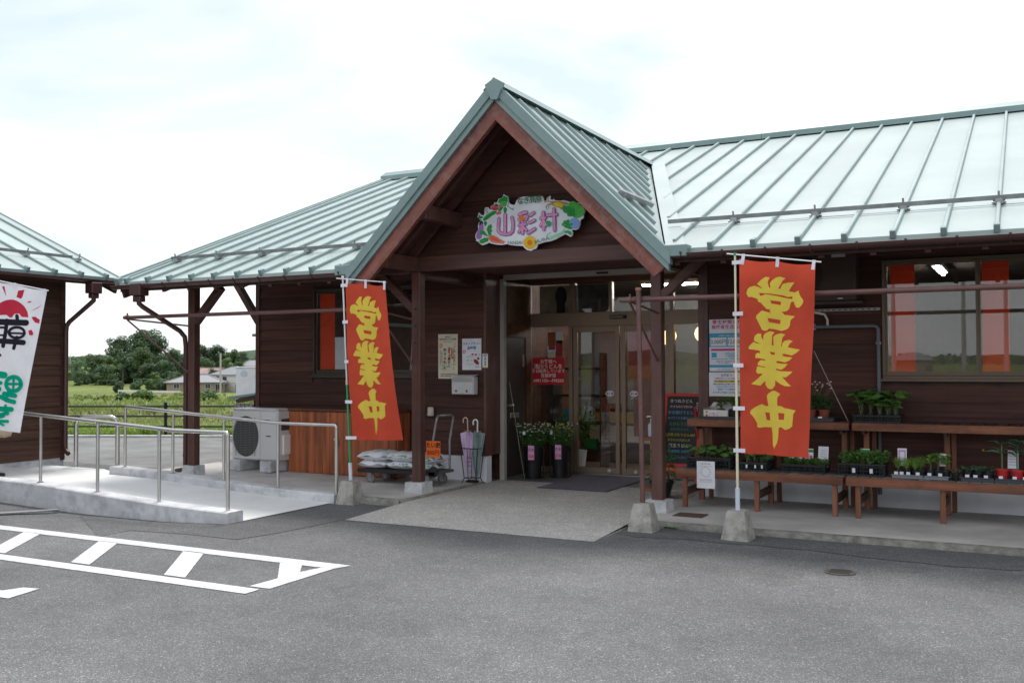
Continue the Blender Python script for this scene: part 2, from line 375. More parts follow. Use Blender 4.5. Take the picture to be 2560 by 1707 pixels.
def ell(cx, cy, rx, ry, n=20, a=0., a0=0., a1=2*math.pi):
    ca, sa = math.cos(a), math.sin(a)
    return [(cx+rx*math.cos(t)*ca-ry*math.sin(t)*sa, cy+rx*math.cos(t)*sa+ry*math.sin(t)*ca) for t in [a0+(a1-a0)*i/n for i in range(n)]]
# ================================================================ GROUND
FN = Vector((-.40, .9165, 0)); FT = Vector((.9165, .40, 0)); F0 = Vector((-17.1, 15.84, 0))   # fence line
PROF = [(-9999,-.3),(-.6,-.3),(-.25,-.06),(0,-.05),(3,-.15),(10,-.45),(40,-1.45),(100,-3.1),(200,-5.2),(240,-5.5),(262,-5.3),(292,-3.9),(340,-3.8),(520,0),(900,6),(9999,6)]
def lerp_prof(s):
    for (a, za), (b, zb) in zip(PROF, PROF[1:]):
        if s <= b: return za+(zb-za)*(s-a)/(b-a)
    return PROF[-1][1]
def hsh(x, y):
    return .5*math.sin(x*1.7+y*.9)+.3*math.sin(x*.63-y*1.31+2)+.2*math.sin(x*3.1+y*2.7+1)
def terr(x, y):
    s = (Vector((x,y,0))-F0).dot(FN)
    z = lerp_prof(s)
    if s > 2: z += hsh(x*.11, y*.11)*min(1, s/60)*.5 + hsh(x*.5, y*.5)*.07
    return z
def ground_at(px, py):
    D = 20.
    while D < 900:
        p = at(px, py, D=D)
        if p.z < terr(p.x, p.y): break
        D *= 1.01
    return Vector((p.x, p.y, terr(p.x, p.y)))
def field_material():
    mt = bpy.data.materials.new('field_grass'); mt.use_nodes = True; t = mt.node_tree; n = t.nodes.new; l = t.links.new; bs = t.nodes['Principled BSDF']
    bs.inputs['Roughness'].default_value = .9; bs.inputs['Specular IOR Level'].default_value = .15
    tcn = n('ShaderNodeTexCoord')
    a = n('ShaderNodeTexNoise'); a.inputs['Scale'].default_value = .035; a.inputs['Detail'].default_value = 5
    b = n('ShaderNodeTexNoise'); b.inputs['Scale'].default_value = .9; b.inputs['Detail'].default_value = 6; b.inputs['Roughness'].default_value = .7
    l(tcn.outputs['Object'], a.inputs['Vector']); l(tcn.outputs['Object'], b.inputs['Vector'])
    c = n('ShaderNodeValToRGB'); e = c.color_ramp.elements; e[0].position = .32; e[0].color = (.13,.12,.055,1); e[1].position = .62; e[1].color = (.18,.225,.06,1)
    e2 = e.new(.46); e2.color = (.14,.175,.05,1)
    l(a.outputs['Fac'], c.inputs['Fac'])
    d = n('ShaderNodeMapRange'); d.inputs['From Min'].default_value = .3; d.inputs['From Max'].default_value = .7; d.inputs['To Min'].default_value = .6; d.inputs['To Max'].default_value = 1.4; l(b.outputs['Fac'], d.inputs['Value'])
    m = n('ShaderNodeMix'); m.data_type = 'RGBA'; m.blend_type = 'MULTIPLY'; m.inputs['Factor'].default_value = 1; l(c.outputs[0], m.inputs['A']); l(d.outputs[0], m.inputs['B']); l(m.outputs['Result'], bs.inputs['Base Color'])
    bu = n('ShaderNodeBump'); bu.inputs['Strength'].default_value = 1; bu.inputs['Distance'].default_value = .3; l(b.outputs['Fac'], bu.inputs['Height']); l(bu.outputs[0], bs.inputs['Normal'])
    return mt
M_FIELD = field_material()
mb = MB(); NA, rad = 200, [0.0]
r = 4.
while r < 1800: rad.append(r); r *= 1.055
rad.append(1800); ctr = Vector((-10, 10))
V = []
for rr in rad:
    for j in range(NA):
        a = 2*math.pi*j/NA; x, y = ctr.x+rr*math.cos(a), ctr.y+rr*math.sin(a); V.append((x, y, terr(x, y)))
mb.add(V, [(i*NA+j, i*NA+(j+1) % NA, (i+1)*NA+(j+1) % NA, (i+1)*NA+j)[::-1] for i in range(len(rad)-1) for j in range(NA)])
o = mb.build('field_ground', M_FIELD, smooth=60); tag(o, 'green field sloping away behind the fence', kind='structure')

def gz(x, y):        # parking lot height: a slight dip along the ramp wall
    k = np.interp(x, [-16,-12,-10.7,-9.7,-9.4,-8,-7,50], [.05,.04,0,-.03,-.045,-.04,0,0])
    return float(k)*float(np.interp(y, [6.4,7.35], [0,1]))*float(np.interp(y, [9.5,11], [1,0]))
xs = [-30,-24,-20,-18]+[-16+.5*i for i in range(33)]+[1,3,6,10,20,40]; ys = [-60,-40,-25,-15,-8,-4,-2,0,1,2,3,4,5]+[6+.25*i for i in range(21)]+[12,14]
mb = MB(); nx, ny = len(xs), len(ys)
mb.add([(x, y, gz(x, y)) for y in ys for x in xs], [(j*nx+i, j*nx+i+1, (j+1)*nx+i+1, (j+1)*nx+i) for j in range(ny-1) for i in range(nx-1)])
lot = mb.build('parking_lot', M_ASPH, smooth=60); tag(lot, 'grey asphalt parking lot with pale aggregate in front of the shop', kind='structure')
# rear asphalt lane up to the fence, with a pale kerb
def fl(s, t): return F0 + FT*t + FN*s
mb = MB(); mb.add([(-29.2,10.2,.002),(20,10.2,.002)] + [tuple(fl(-.42, 45)[:2])+(.002,), tuple(fl(-.42, -13.6)[:2])+(.002,)], [(0,1,2,3)])
tag(mb.build('rear_lane', M_LOT), 'pale grey asphalt lane behind the ramp', kind='structure')
mb = MB(); mb.beam(fl(-.33, -30)+Vector((0,0,.0)), fl(-.33, 45)+Vector((0,0,.0)), .16, .1, b=.01)
tag(mb.build('rear_kerb', M_CURB), 'low pale kerb below the black fence', kind='structure')
# painted markings
c5 = crop(0, 1200, 2.45)
def paint(name, pts, parent=lot):
    P = [at(*c5(*q), Z=0) for q in pts]; mb = MB(); mb.prism([(p.x, p.y, gz(p.x, p.y)+.003) for p in P], (0,0,.003)); return mb.build(name, M_PAINT, parent)
G = lambda x, y: Vector((x, y, .003))
def paint_w(pts):
    mb = MB(); mb.prism([(x, y, .003) for x, y in pts], (0,0,.003)); return mb.build('painted_line', M_PAINT, lot)
paint_w([(-13.5,6.18),(-13.5,6.33),(-4.77,6.31),(-4.82,6.155),(-4.93,6.15)])          # upper long line
paint_w([(-13.5,5.21),(-13.5,5.36),(-4.85,5.355),(-4.85,5.21)])                       # lower long line
for x0 in (-8.54, -7.49, -6.44, -9.59, -10.64):
    paint_w([(x0,6.172),(x0+.235,6.172),(x0+.82,5.4),(x0+.6,5.4)])
paint_w([(-5.35,6.145),(-5.125,6.145),(-4.972,5.94),(-4.93,6.144),(-4.82,6.149),(-4.80,5.408),(-4.985,5.40),(-4.975,5.69)])
paint_w([(-12,4.36),(-12,4.5),(-6.46,4.50),(-6.41,4.63),(-6.276,4.66),(-6.21,4.37)])
# darker asphalt strip along ramp and porch
mb = MB(); P = [(600,350),(800,302),(1130,330),(1450,365),(1700,325),(1900,285),(2115,240)]
W_ = [at(*c5(*q), Z=0) for q in P]
poly = [(p.x, p.y) for p in W_] + [(-6.22,8.12),(-6.24,9.2),(-7.0,9.25),(-7.15,7.4),(-8.5,7.38),(-9.3,7.38)]
pv, pf = fill2d(poly, (), .25)
mb.add([(x, y, gz(x, y)+.004) for x, y in pv], pf)
tag(mb.build('patch_and_shade_strip', M_ASPH2), 'darker asphalt repair strip along the ramp', kind='structure')
random.seed(12); poly = [(5,9.14),(-3.44,9.14),(-3.44,8.62)]; xx = -3.2  # darker sheet that paints the eave's shade onto the asphalt before the walkway
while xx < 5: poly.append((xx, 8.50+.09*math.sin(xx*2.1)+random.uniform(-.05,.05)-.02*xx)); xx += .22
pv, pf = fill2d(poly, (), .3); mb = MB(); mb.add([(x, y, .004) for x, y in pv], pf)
tag(mb.build('patch_and_shade_strip', M_ASPH2), 'painted eave shade, a darker strip along the walkway edge', kind='structure')
# slab on the right, porch floor, slab on the left
def strip(name, mt, xs, y0, y1, zf, lab, edge=None, base=-.2):
    mb = MB(); n = len(xs)
    mb.add([(x, y0, zf(x, y0)) for x in xs]+[(x, y1, zf(x, y1)) for x in xs]+[(x, y0, base) for x in xs]+[(x, y1, base) for x in xs],
           [(i, i+1, n+i+1, n+i) for i in range(n-1)]+[(2*n+i, 2*n+i+1, i+1, i) for i in range(n-1)]+[(0, n, 3*n, 2*n), (2*n-1, n-1, 3*n-1, 4*n-1)])
    return tag(mb.build(name, mt), lab, kind='structure')
strip('front_walkway', M_SLAB, [-3.38,-2,-1,0,2,5], 9.16, 11.2, lambda x, y: .06, 'grey concrete walkway under the plant benches')
# rough front edge of that walkway
random.seed(3); mb = MB(); xs_ = [-3.38+.06*i for i in range(140)]; prof = []
for x in xs_:
    j = random.uniform(-.008,.008); k = random.uniform(-.006,.004); prof.append([(x,9.09+j,-.05),(x,9.085+j*1.3,.02+k),(x,9.10+j*.6,.055+k),(x,9.165,.0605)])
n = 4; V = [p for q in prof for p in q]
mb.add(V, [(i*n+j, (i+1)*n+j, (i+1)*n+j+1, i*n+j+1) for i in range(len(xs_)-1) for j in range(n-1)])
tag(mb.build('walkway_edge', M_EDGE, smooth=50), 'rough mossy concrete edge of the walkway', kind='structure')
mb = MB(); pz = lambda y: float(np.interp(y, [8.1,9.3,11.3,20], [.003,.05,.06,.06]))
Y_ = [8.13,8.5,9.0,9.3,10,11.3,11.47]
mb.add([(x, y, pz(y)) for y in Y_ for x in (-6.22+.0*y,-3.46)], [(2*i, 2*i+1, 2*i+3, 2*i+2) for i in range(len(Y_)-1)])
mb.add([(-3.46,8.13,0.003),(-3.46,8.13,-.1),(-3.46,11.2,-.1),(-3.46,11.2,.06)], [(0,1,2,3)])
tag(mb.build('entrance_ramp', M_PORCH, smooth=60), 'gently sloping concrete entrance ramp below the gabled porch', kind='structure')
mb = MB(); mb.bb(-3.47,-3.375,9.0,11.47,-.1,.056)
tag(mb.build('entrance_ramp_edge', M_SLAB), 'narrow concrete strip between entrance ramp and walkway', kind='structure')
mb = MB(); mb.bb(-6.34,-3.2,11.472,12.75,-.1,.058)
tag(mb.build('vestibule_floor', mat('vestibule_tile', (.13,.125,.12), .6, .1, (4,4,4), .05)), 'dark floor in front of the glass doors', kind='structure')
zl = lambda x, y: float(np.interp(x, [-11,-6.2], [.112,.075]))
strip('side_walkway', M_SLAB, [-10.95,-9.5,-8,-7,-6.26], 9.24, 11.2, zl, 'concrete walkway under the left eave')
random.seed(5); mb = MB(); xs_ = [-7.05+.04*i for i in range(21)]; prof = []
for x in xs_:
    j = random.uniform(-.008,.008); prof.append([(x,9.15+j,-.05),(x,9.15+j,.05),(x,9.17+j,zl(x,0)-.004),(x,9.245,zl(x,0)+.001)])
V = [p for q in prof for p in q]; mb.add(V, [(i*4+j, (i+1)*4+j, (i+1)*4+j+1, i*4+j+1) for i in range(len(xs_)-1) for j in range(3)])
ys_ = [9.15+.06*i for i in range(34)]; prof = []
for y in ys_:
    j = random.uniform(-.008,.008); prof.append([(-6.215+j,y,-.05),(-6.22+j,y,pz(y)+.01),(-6.235+j,y,zl(-6.25,0)-.003),(-6.275,y,zl(-6.25,0)+.001)])
o_ = len(mb.v); V = [p for q in prof for p in q]; mb.add(V, [(i*4+j, (i+1)*4+j, (i+1)*4+j+1, i*4+j+1) for i in range(len(ys_)-1) for j in range(3)])
tag(mb.build('side_walkway_edge', M_EDGE, smooth=50), 'worn concrete edge of the left walkway', kind='structure')
# wheelchair ramp: sloping slab between two kerb walls, and a platform
rz = lambda x: float(np.interp(x, [-30,-10.7,-10.1,-9.2,-8.2,-7.1,-6.9], [.16,.155,.14,.085,.035,.004,.0]))
rxs = [-13.2,-12,-11.4,-10.7,-10.1,-9.2,-8.2,-7.6,-7.12]
mb = MB(); n = len(rxs)
mb.add([(x, 7.45, rz(x)) for x in rxs]+[(x, 9.46 if x < -10.7 else 9.15, rz(x)) for x in rxs], [(i, i+1, n+i+1, n+i) for i in range(n-1)])
mb.add([(-13.2,9.46,.16),(-10.71,9.46,.155),(-10.71,9.46,-.2),(-13.2,9.46,-.2)], [(3,2,1,0)])
tag(mb.build('wheelchair_ramp', M_RAMP, smooth=60), 'pale concrete wheelchair ramp sloping down between two kerbs', kind='structure')
def kerbwall(name, x0, x1, y0, y1, ztop, lab):
    xs = np.linspace(x0, x1, 14); mb = MB(); b = .012; V = []
    for x in xs:
        z = ztop(x); V += [(x,y0,-.3),(x,y0,z-b),(x,y0+b,z),(x,y1-b,z),(x,y1,z-b),(x,y1,-.3)]
    n = 6; mb.add(V, [(i*n+j, i*n+j+1, (i+1)*n+j+1, (i+1)*n+j)[::-1] for i in range(len(xs)-1) for j in range(n-1)])
    k = (len(xs)-1)*n; mb.add(V[:6], [tuple(range(6))]); mb.add(V[k:], [tuple(range(5,-1,-1))])
    return tag(mb.build(name, M_CURB, smooth=30), lab, kind='structure')
kerbwall('ramp_kerb', -13.2, -7.13, 7.41, 7.63, lambda x: float(np.interp(x, [-13.2,-10.7,-10.1,-9.2,-8.2,-7.13], [.262,.26,.25,.195,.14,.112])), 'stained front kerb wall of the wheelchair ramp')
kerbwall('ramp_kerb', -10.8, -7.08, 9.05, 9.25, lambda x: float(np.interp(x, [-10.8,-10.1,-9.2,-8.2,-7.08], [.255,.235,.18,.13,.10])), 'stained rear kerb wall of the wheelchair ramp')
# channel drain at the left, manhole, floor grate
p0, p1 = at(*crop(0,950,2.851)(0,990), Z=-.02), at(*crop(0,950,2.851)(380,945), Z=-.03)
dr = thing('channel_drain', 'steel channel drain grating at the foot of the ramp wall', 'drain', (p0.x,p0.y,0))
for k in range(3):
    mb = MB(); off = Vector((.03*(k-1)*.6, .055*(k-1), .03)); mb.beam(p0-dr.location+off+Vector((-.4,-.12,0)), p1-dr.location+off, .045, .02, b=.004); mb.build('grating_bar', M_GALV, dr)
mh = thing('manhole_cover', 'small round iron manhole cover set in the asphalt', 'manhole', (-1.285,7.80,.002))
mb = MB(); mb.lathe((0,0,0), [(.118,0),(.118,.004),(.100,.004),(.100,.0025)], 28); mb.build('rim', plain('iron_rim', (74,72,70), .7), mh, 30)
mb = MB(); mb.lathe((0,0,0), [(.098,0),(.098,.0035),(.09,.005)], 28)
for k in range(-3,4): mb.bb(-.075,.075,k*.022-.004,k*.022+.004,.004,.0075)
mb.build('lid', plain('iron', (66,60,56), .75, var=.2), mh, 30)
gr = thing('floor_grate', 'rusty rectangular floor grate in the walkway beside the porch post', 'grate', (-3.03,9.62,.062))
for k in range(8): mb = MB(); mb.bb(-.13,.13,-.1+k*.026,-.085+k*.026,0,.006); mb.build('bar', plain('rusty_iron', (88,70,60), .8), gr)
mb = MB(); mb.bb(-.15,.15,-.12,-.105,0,.007); mb.bb(-.15,.15,.105,.12,0,.007); mb.bb(-.15,-.135,-.105,.105,0,.007); mb.bb(.135,.15,-.105,.105,0,.007); mb.build('frame', plain('rusty_iron', (88,70,60), .8), gr)

# ================================================================ BACKGROUND
z2 = crop(160, 820, 4.704)
# black pipe fence
fb = thing('pipe_fence', 'black three rail pipe fence along the field', 'fence', tuple(F0))
for t in (-21,-18,-15,-12,-9,-6,-3,0,3,6,9,12,15):
    p = FT*t; mb = MB(); mb.tube([p+Vector((0,0,-.2)), p+Vector((0,0,.74))], .035, 10); mb.lathe(p+Vector((0,0,.74)), [(.04,0),(.04,.015),(.025,.03)], 10)
    for h in (.67,.45,.22): mb.lathe(p+Vector((0,0,h-.03)), [(.045,0),(.045,.06)], 10)
    mb.build('post', M_BLACKM, fb, 40)
for h in (.67,.45,.22): mb = MB(); mb.tube([FT*-21+Vector((0,0,h)), FT*15+Vector((0,0,h))], .020, 8); mb.build('rail', M_BLACKM, fb, 40)
# grass and weeds (stuff)
def tufts(name, n, smin, smax, hmin, hmax, mt, lab, seed, wide=1., tr=(-26,20)):
    rg = np.random.default_rng(seed); mb = MB(); V = []; F = []
    for i in range(n):
        s = smin+(smax-smin)*rg.random()**1.6; t = tr[0]*(1+s/30)+((tr[1]-tr[0])*(1+s/30))*rg.random(); p = fl(s, t); h = hmin+(hmax-hmin)*rg.random()*(.5+.5*hsh(p.x*.4, p.y*.4)+.5)
        z = terr(p.x, p.y)
        for k in range(4):
            a = rg.random()*6.283; lean = h*(.25+.5*rg.random()); w = (.012+.012*rg.random())*wide*(1+s*.05)
            bx, by = p.x+rg.normal()*.08*wide, p.y+rg.normal()*.08*wide; dx, dy = math.cos(a), math.sin(a); o = len(V)
            V += [(bx-dy*w, by+dx*w, z-.03), (bx+dy*w, by-dx*w, z-.03), (bx+dx*lean*.4+dy*w*.8, by+dy*lean*.4-dx*w*.8, z+h*.6), (bx+dx*lean*.4-dy*w*.8, by+dy*lean*.4+dx*w*.8, z+h*.6), (bx+dx*lean, by+dy*lean, z+h)]
            F += [(o,o+1,o+2,o+3), (o+3,o+2,o+4)]
    mb.add(V, F); o = mb.build(name, mt); return tag(o, lab, 'grass', kind='stuff')
M_GR1 = leafmat('grass_blade', (.19,.30,.05), (.33,.46,.09), .5, .3); M_GR2 = leafmat('grass_blade_dry', (.21,.24,.075), (.32,.35,.12), .5, .3); M_GR3 = leafmat('weed_blade', (.19,.26,.065), (.30,.37,.10), .6, .3)
tufts('verge_grass', 7000, .15, 7, .12, .32, M_GR1, 'bright green grass right behind the black fence', 1)
tufts('field_grass', 9000, 5, 60, .15, .45, M_GR2, 'yellowish long grass across the field', 2, 1.8)
tufts('field_weeds', 5000, 25, 140, .3, .7, M_GR3, 'dark green weeds in the field', 3, 2.5)

M_BARK = mat('bark', (.07,.055,.042), .9, .3, (2,2,.6), .5)
TREEM = [leafmat('tree_leaf_dark', (.045,.098,.038), (.098,.175,.066), .25, .2), leafmat('tree_leaf_mid', (.062,.13,.042), (.125,.21,.072), .25, .2), leafmat('tree_leaf_light', (.074,.145,.034), (.145,.235,.06), .25, .25)]
def crown_mesh(name, mt, h, w, seed, n, ls, low=.12, flat=1.):
    rg = np.random.default_rng(seed); n = int(n*6); nc = int(26+w*2.2); cl = []
    for i in range(nc):
        a = rg.random()*6.283; u = rg.random()**.6; zz = low+(1-low)*(.10+.84*rg.random())
        env = math.sin(min(1, max(.05, (zz-low*.3)/(1-low*.3)))*math.pi*.93)**.6
        cl.append((math.cos(a)*u*w*.38*env, math.sin(a)*u*w*.38*env*flat, zz*h, w*(.11+.11*rg.random())))
    cl = np.array(cl); k = rg.integers(0, nc, n)
    d = rg.normal(size=(n,3)); d /= np.linalg.norm(d, axis=1)[:,None]; rr = cl[k,3]*(.55+.5*rg.random(n)**.5)
    P = cl[k,:3]+d*rr[:,None]*np.array([1,1,.8]); nr = d+np.array([0,0,.45])+rg.normal(size=(n,3))*.45; nr /= np.linalg.norm(nr, axis=1)[:,None]
    t1 = np.cross(nr, rg.normal(size=(n,3))); t1 /= np.linalg.norm(t1, axis=1)[:,None]; t2 = np.cross(nr, t1); s = (ls*(.6+.8*rg.random(n)))[:,None]
    V = np.stack([P-t1*s, P-t2*s*.55, P+t1*s, P+t2*s*.55], 1).reshape(-1,3)
    me = bpy.data.meshes.new(name); me.from_pydata(V.tolist(), [], [(4*i,4*i+1,4*i+2,4*i+3) for i in range(n)]); me.materials.append(mt); me.update(); return me, cl
def tree(label, px, ptop, pbase, pw, D, kind, seed, n=1500, low=.12, grp='trees at the edge of the field', name='broadleaf_tree'):
    q = at(*z2(px, pbase), D=D); zb = terr(q.x, q.y); top = at(*z2(px, ptop), D=D).z; h = top-zb; w = pw/4.704/FPX*D
    t = thing(name, label, 'tree', (q.x, q.y, zb), group=grp)
    me, cl = crown_mesh('crown', TREEM[kind], h, w, seed, n, max(.14, w*.028), low); link('crown', me, t)
    mb = MB(); mb.tube([(0,0,-.5),(.1,.05,h*.3),(0,0,h*.6)], [h*.025+.05, h*.02+.03, h*.008+.02], 8)
    for c in cl[:6]: mb.tube([(0,0,h*.3),(c[0]*.6,c[1]*.6,c[2]*.85)], [h*.01+.02,.02], 5)
    mb.build('trunk', M_BARK, t, 60); return t
TL = [('tallest dark round tree left of the far post',980,35,600,430,330,0,2600),('tall open airy tree beside the tallest tree',640,108,600,350,335,1,1900),
 ('dense rounded tree with bright top at the left of the wood',360,315,605,265,322,1,1700),('mid green tree between the rounded tree and the tallest tree',540,330,605,230,320,2,1300),
 ('dark tree in front of the airy tall tree',760,300,608,310,318,0,1800),('yellowish green tree in front of the tallest tree',940,240,610,270,314,2,1700),
 ('dark tree under the right side of the tallest tree',1130,330,612,260,316,0,1500),('light brownish green tree just left of the brown post',1290,250,612,270,325,1,1700),
 ('low dark tree right of the yellowish tree',1200,385,610,240,308,0,1200),('tall dark tree just right of the brown post',1610,180,560,310,330,0,1900),
 ('tall tree behind the concrete utility pole',1800,195,560,230,332,0,1500),('wide tree right of the utility pole',1960,240,560,250,335,1,1500),
 ('rightmost dark tree above the white cabinet',2085,275,540,190,330,0,1200),('light green round tree right of the utility pole',1930,350,590,200,300,2,1200),
 ('pale green bushy tree left of the white walled house',2030,400,610,230,295,2,1200),('small dark tree at the far left of the wood',130,410,595,150,345,0,900),
 ('low round tree beside the far left wood edge',205,480,602,140,330,1,800),('smallest light bush at the left end of the wood',60,515,602,110,340,2,600),
 ('small round tree below the rusty roofed house',1765,480,605,170,280,0,900),('pale shrub tree in front of the wire fence',1070,520,685,190,262,2,1100),
 ('loose light tree left of the brown post behind the house',1290,500,612,190,290,1,900),('dark tree hidden mostly behind the brown post',1460,260,600,260,322,0,1200),
 ('lower tree filling the wood beneath the airy tall tree',600,420,606,260,312,1,1200),('lower dark tree filling the wood left of centre',450,440,606,230,312,0,1100),('lower dark tree filling the wood right of centre',1010,430,608,260,310,0,1200),('dark tree behind the tan house roof',1660,350,600,240,310,0,1200)]
for i, (lab, px, pt, pb, pw, D, kd, n) in enumerate(TL): tree(lab, px, pt, pb+8, pw*1.12, D, kd, 100+i, n, low=-.06)
for i, (lab, px, pt, pb, pw, D, kd) in enumerate([('dark round hedge shrub left of the white guardrail',640,632,705,150,246,0),('dark hedge shrub behind the middle of the guardrail',860,622,695,170,250,0),('green hedge shrub beside the tan house',1170,605,695,190,250,1),('light hedge shrub behind the guardrail',1010,600,692,170,252,2),
      ('clump of tall weeds in the middle of the field',930,752,842,330,105,2),('smaller clump of weeds right of the brown post',1690,745,830,260,112,2),('low clump of weeds left of the tall weeds',700,775,845,200,100,1)]):
    tree(lab, px, pt, pb, pw, D, kd, 300+i, 900, low=-.1, grp='shrubs and weeds in the field', name='shrub')
for i in range(16):
    tree('low bush number %s from the left along the foot of the wood' % ('one','two','three','four','five','six','seven','eight','nine','ten','eleven','twelve','thirteen','fourteen','fifteen','sixteen')[i], 150+85*i+(i*37 % 30), 505+(i*53 % 45), 612, 170, 306+(i*17 % 12), (0,1,0,2)[i % 4], 400+i, 500, low=-.2, grp='bushes along the foot of the wood', name='bush')
# far wood all round the horizon (one mass)
rg = np.random.default_rng(5); n = 26000; a = rg.random(n)*6.283; rr = 520+rg.random(n)*330; V = []; F = []
for i in range(n):
    x, y = math.cos(a[i])*rr[i], math.sin(a[i])*rr[i]
    s_ = (Vector((x,y,0))-F0).dot(FN)
    hh = (3.5+2*hsh(a[i]*9, 1)+2*rg.random())*(rg.random()**.5); z = terr(x, y)+max(0, hh)-.5; sz = .8+1.0*rg.random()
    nn = Vector((-math.cos(a[i])+rg.normal()*.5, -math.sin(a[i])+rg.normal()*.5, .5+rg.normal()*.4)).normalized(); t1 = nn.orthogonal().normalized(); t2 = nn.cross(t1); p = Vector((x,y,z)); o = len(V)
    V += [tuple(p-t1*sz), tuple(p-t2*sz*.8), tuple(p+t1*sz), tuple(p+t2*sz*.8)]; F.append((o,o+1,o+2,o+3))
mb = MB(); mb.add(V, F); tag(mb.build('distant_wood', TREEM[0]), 'far wooded hills along the horizon', 'wood', kind='stuff')
# low wooded hills behind
mb = MB(); nh = 360; V = []; rows_ = [(800,-2),(830,.25),(880,.62),(950,.9),(1050,1.0),(1200,.7)]
for rr_, fz in rows_:
    for j in range(nh):
        a_ = 6.2832*j/nh; hgt = 9+5*hsh(a_*7,.3)+3.5*hsh(a_*23,1.1)+1.5*hsh(a_*70,rr_*.01)
        x_, y_ = math.cos(a_)*rr_, math.sin(a_)*rr_; V.append((x_, y_, (terr(x_, y_)+hgt*fz) if fz > 0 else terr(x_, y_)-2))
mb.add(V, [(i_*nh+j, (i_+1)*nh+j, (i_+1)*nh+(j+1) % nh, i_*nh+(j+1) % nh)[::-1] for i_ in range(len(rows_)-1) for j in range(nh)])
tag(mb.build('hills', mat('hill_wood', (.030,.066,.024), .95, .35, (.05,.05,.05), .6, detail=8, bumpd=6.), smooth=80), 'low wooded hills on the horizon', kind='structure')
# houses
M_TAN = plain('tan_wall', (158,142,126), .85); M_TILE = mat('grey_roof_tile', (.22,.22,.235), .55, .12, (3,3,3), .2); M_RTILE = mat('rusty_roof', (.30,.20,.18), .7, .25, (1,1,1), .2); M_HW = plain('house_white', (225,222,214), .8); M_HWIN = plain('house_window', (60,65,72), .3)
def house(label, px, pbase, D, wx, wy, hw, hr, rz, wm, rm, hip=True, wins=(), zoff=0, eave=.7):
    q = at(*z2(px, pbase), D=D); t = thing('house', label, 'house', (q.x, q.y, terr(q.x, q.y)+zoff), rz, 'houses beyond the field')
    mb = MB(); mb.bb(-wx/2,wx/2,-wy/2,wy/2,-1.5,hw); mb.build('wall', wm, t)
    e = eave; X, Y_ = wx/2+e, wy/2+e; k = Y_ if hip else 0.; mb = MB()
    V = [(-X,-Y_,hw-.05),(X,-Y_,hw-.05),(X,Y_,hw-.05),(-X,Y_,hw-.05),(-X+k,0,hr),(X-k,0,hr),(-X,-Y_,hw-.22),(X,-Y_,hw-.22),(X,Y_,hw-.22),(-X,Y_,hw-.22)]
    mb.add(V, [(0,1,5,4),(1,2,5),(2,3,4,5),(3,0,4),(0,6,7,1),(1,7,8,2),(2,8,9,3),(3,9,6,0),(6,9,8,7)]); rf = mb.build('roof', rm, t)
    mb = MB(); mb.beam((-X+k,0,hr+.06),(X-k,0,hr+.06),.3,.2)
    if hip:
        for sx, sy in ((1,1),(1,-1),(-1,1),(-1,-1)): mb.beam((sx*(X-k),0,hr+.03),(sx*X,sy*Y_,hw+.0),.22,.14)
    mb.build('ridge_tiles', rm, rf)
    for (x, z, w, h) in wins:
        mb = MB(); mb.bb(x-w/2,x+w/2,-wy/2-.04,-wy/2+.02,z,z+h); f = mb.build('window', M_HW, t)
        mb = MB(); mb.bb(x-w/2+.08,x-.03,-wy/2-.06,-wy/2-.035,z+.08,z+h-.08); mb.build('pane', M_HWIN, f); mb = MB(); mb.bb(x+.03,x+w/2-.08,-wy/2-.06,-wy/2-.035,z+.08,z+h-.08); mb.build('pane', M_HWIN, f)
    return t
RZ = R(27.7)
house('low tan house with grey hipped roof beyond the guardrail', 1575, 720, 250, 13.6, 9, 2.5, 4.35, RZ+R(8), M_TAN, M_TILE, True, [(-4.4,.9,1.5,1.2),(3.2,.8,1.4,1.3),(5.6,.4,1.3,1.9)])
house('house with rusty pink roof above the tan house', 1700, 560, 300, 10, 6, 2.6, 4.4, RZ-R(10), M_TAN, M_RTILE, False, [(0,.8,2,1.2)], 1.5)
house('two storey white house behind the white cabinet', 2010, 716, 255, 9, 7, 4.6, 6.6, RZ-R(30), M_HW, M_TILE, True, [(-2.8,3.0,1.5,1.1),(0,3.0,1.5,1.1),(-2.6,.6,1.6,1.5)])
house('white house with grey roof uphill at the right', 2240, 470, 330, 9, 6, 2.6, 4.6, RZ, M_HW, M_TILE, True, [(-2.5,.8,1.5,1.1),(0,.8,1.5,1.1)], 2.3)
q = at(*z2(1925, 716), D=245); t = thing('carport', 'open grey carport beside the two storey house', 'carport', (q.x,q.y,terr(q.x,q.y)), RZ)
mb = MB(); mb.beam((-2.6,0,2.0),(2.6,0,2.25),3.5,.16); mb.build('roof', M_TILE, t)
for sx in (-2.4,2.4):
    for sy in (-1.5,1.5): mb = MB(); mb.bb(sx-.06,sx+.06,sy-.06,sy+.06,-.8,2.0); mb.build('post', M_INK, t)
# guardrail
ga, gb = at(*z2(640,712), D=236), at(*z2(1375,715), D=222); ga.z = terr(ga.x, ga.y); gb.z = terr(gb.x, gb.y)
gt = thing('guardrail', 'white steel guardrail across the field', 'guardrail', tuple(ga)); d = gb-ga
for k in range(15):
    p = d*(k/14); mb = MB(); mb.bb(p.x-.07,p.x+.07,p.y-.07,p.y+.07,terr(ga.x+p.x,ga.y+p.y)-ga.z-.8,p.z+.75); mb.build('post', M_CREAM, gt)
for z0, hh, off in ((.62,.10,.10),(.76,.10,.07),(.90,.10,.10)):
    mb = MB(); mb.beam(Vector((0,0,z0))+Vector((-off*.3,-off,0)), d+Vector((0,0,z0))+Vector((-off*.3,-off,0)), .05, hh+.05); mb.build('rail', M_HW, gt)
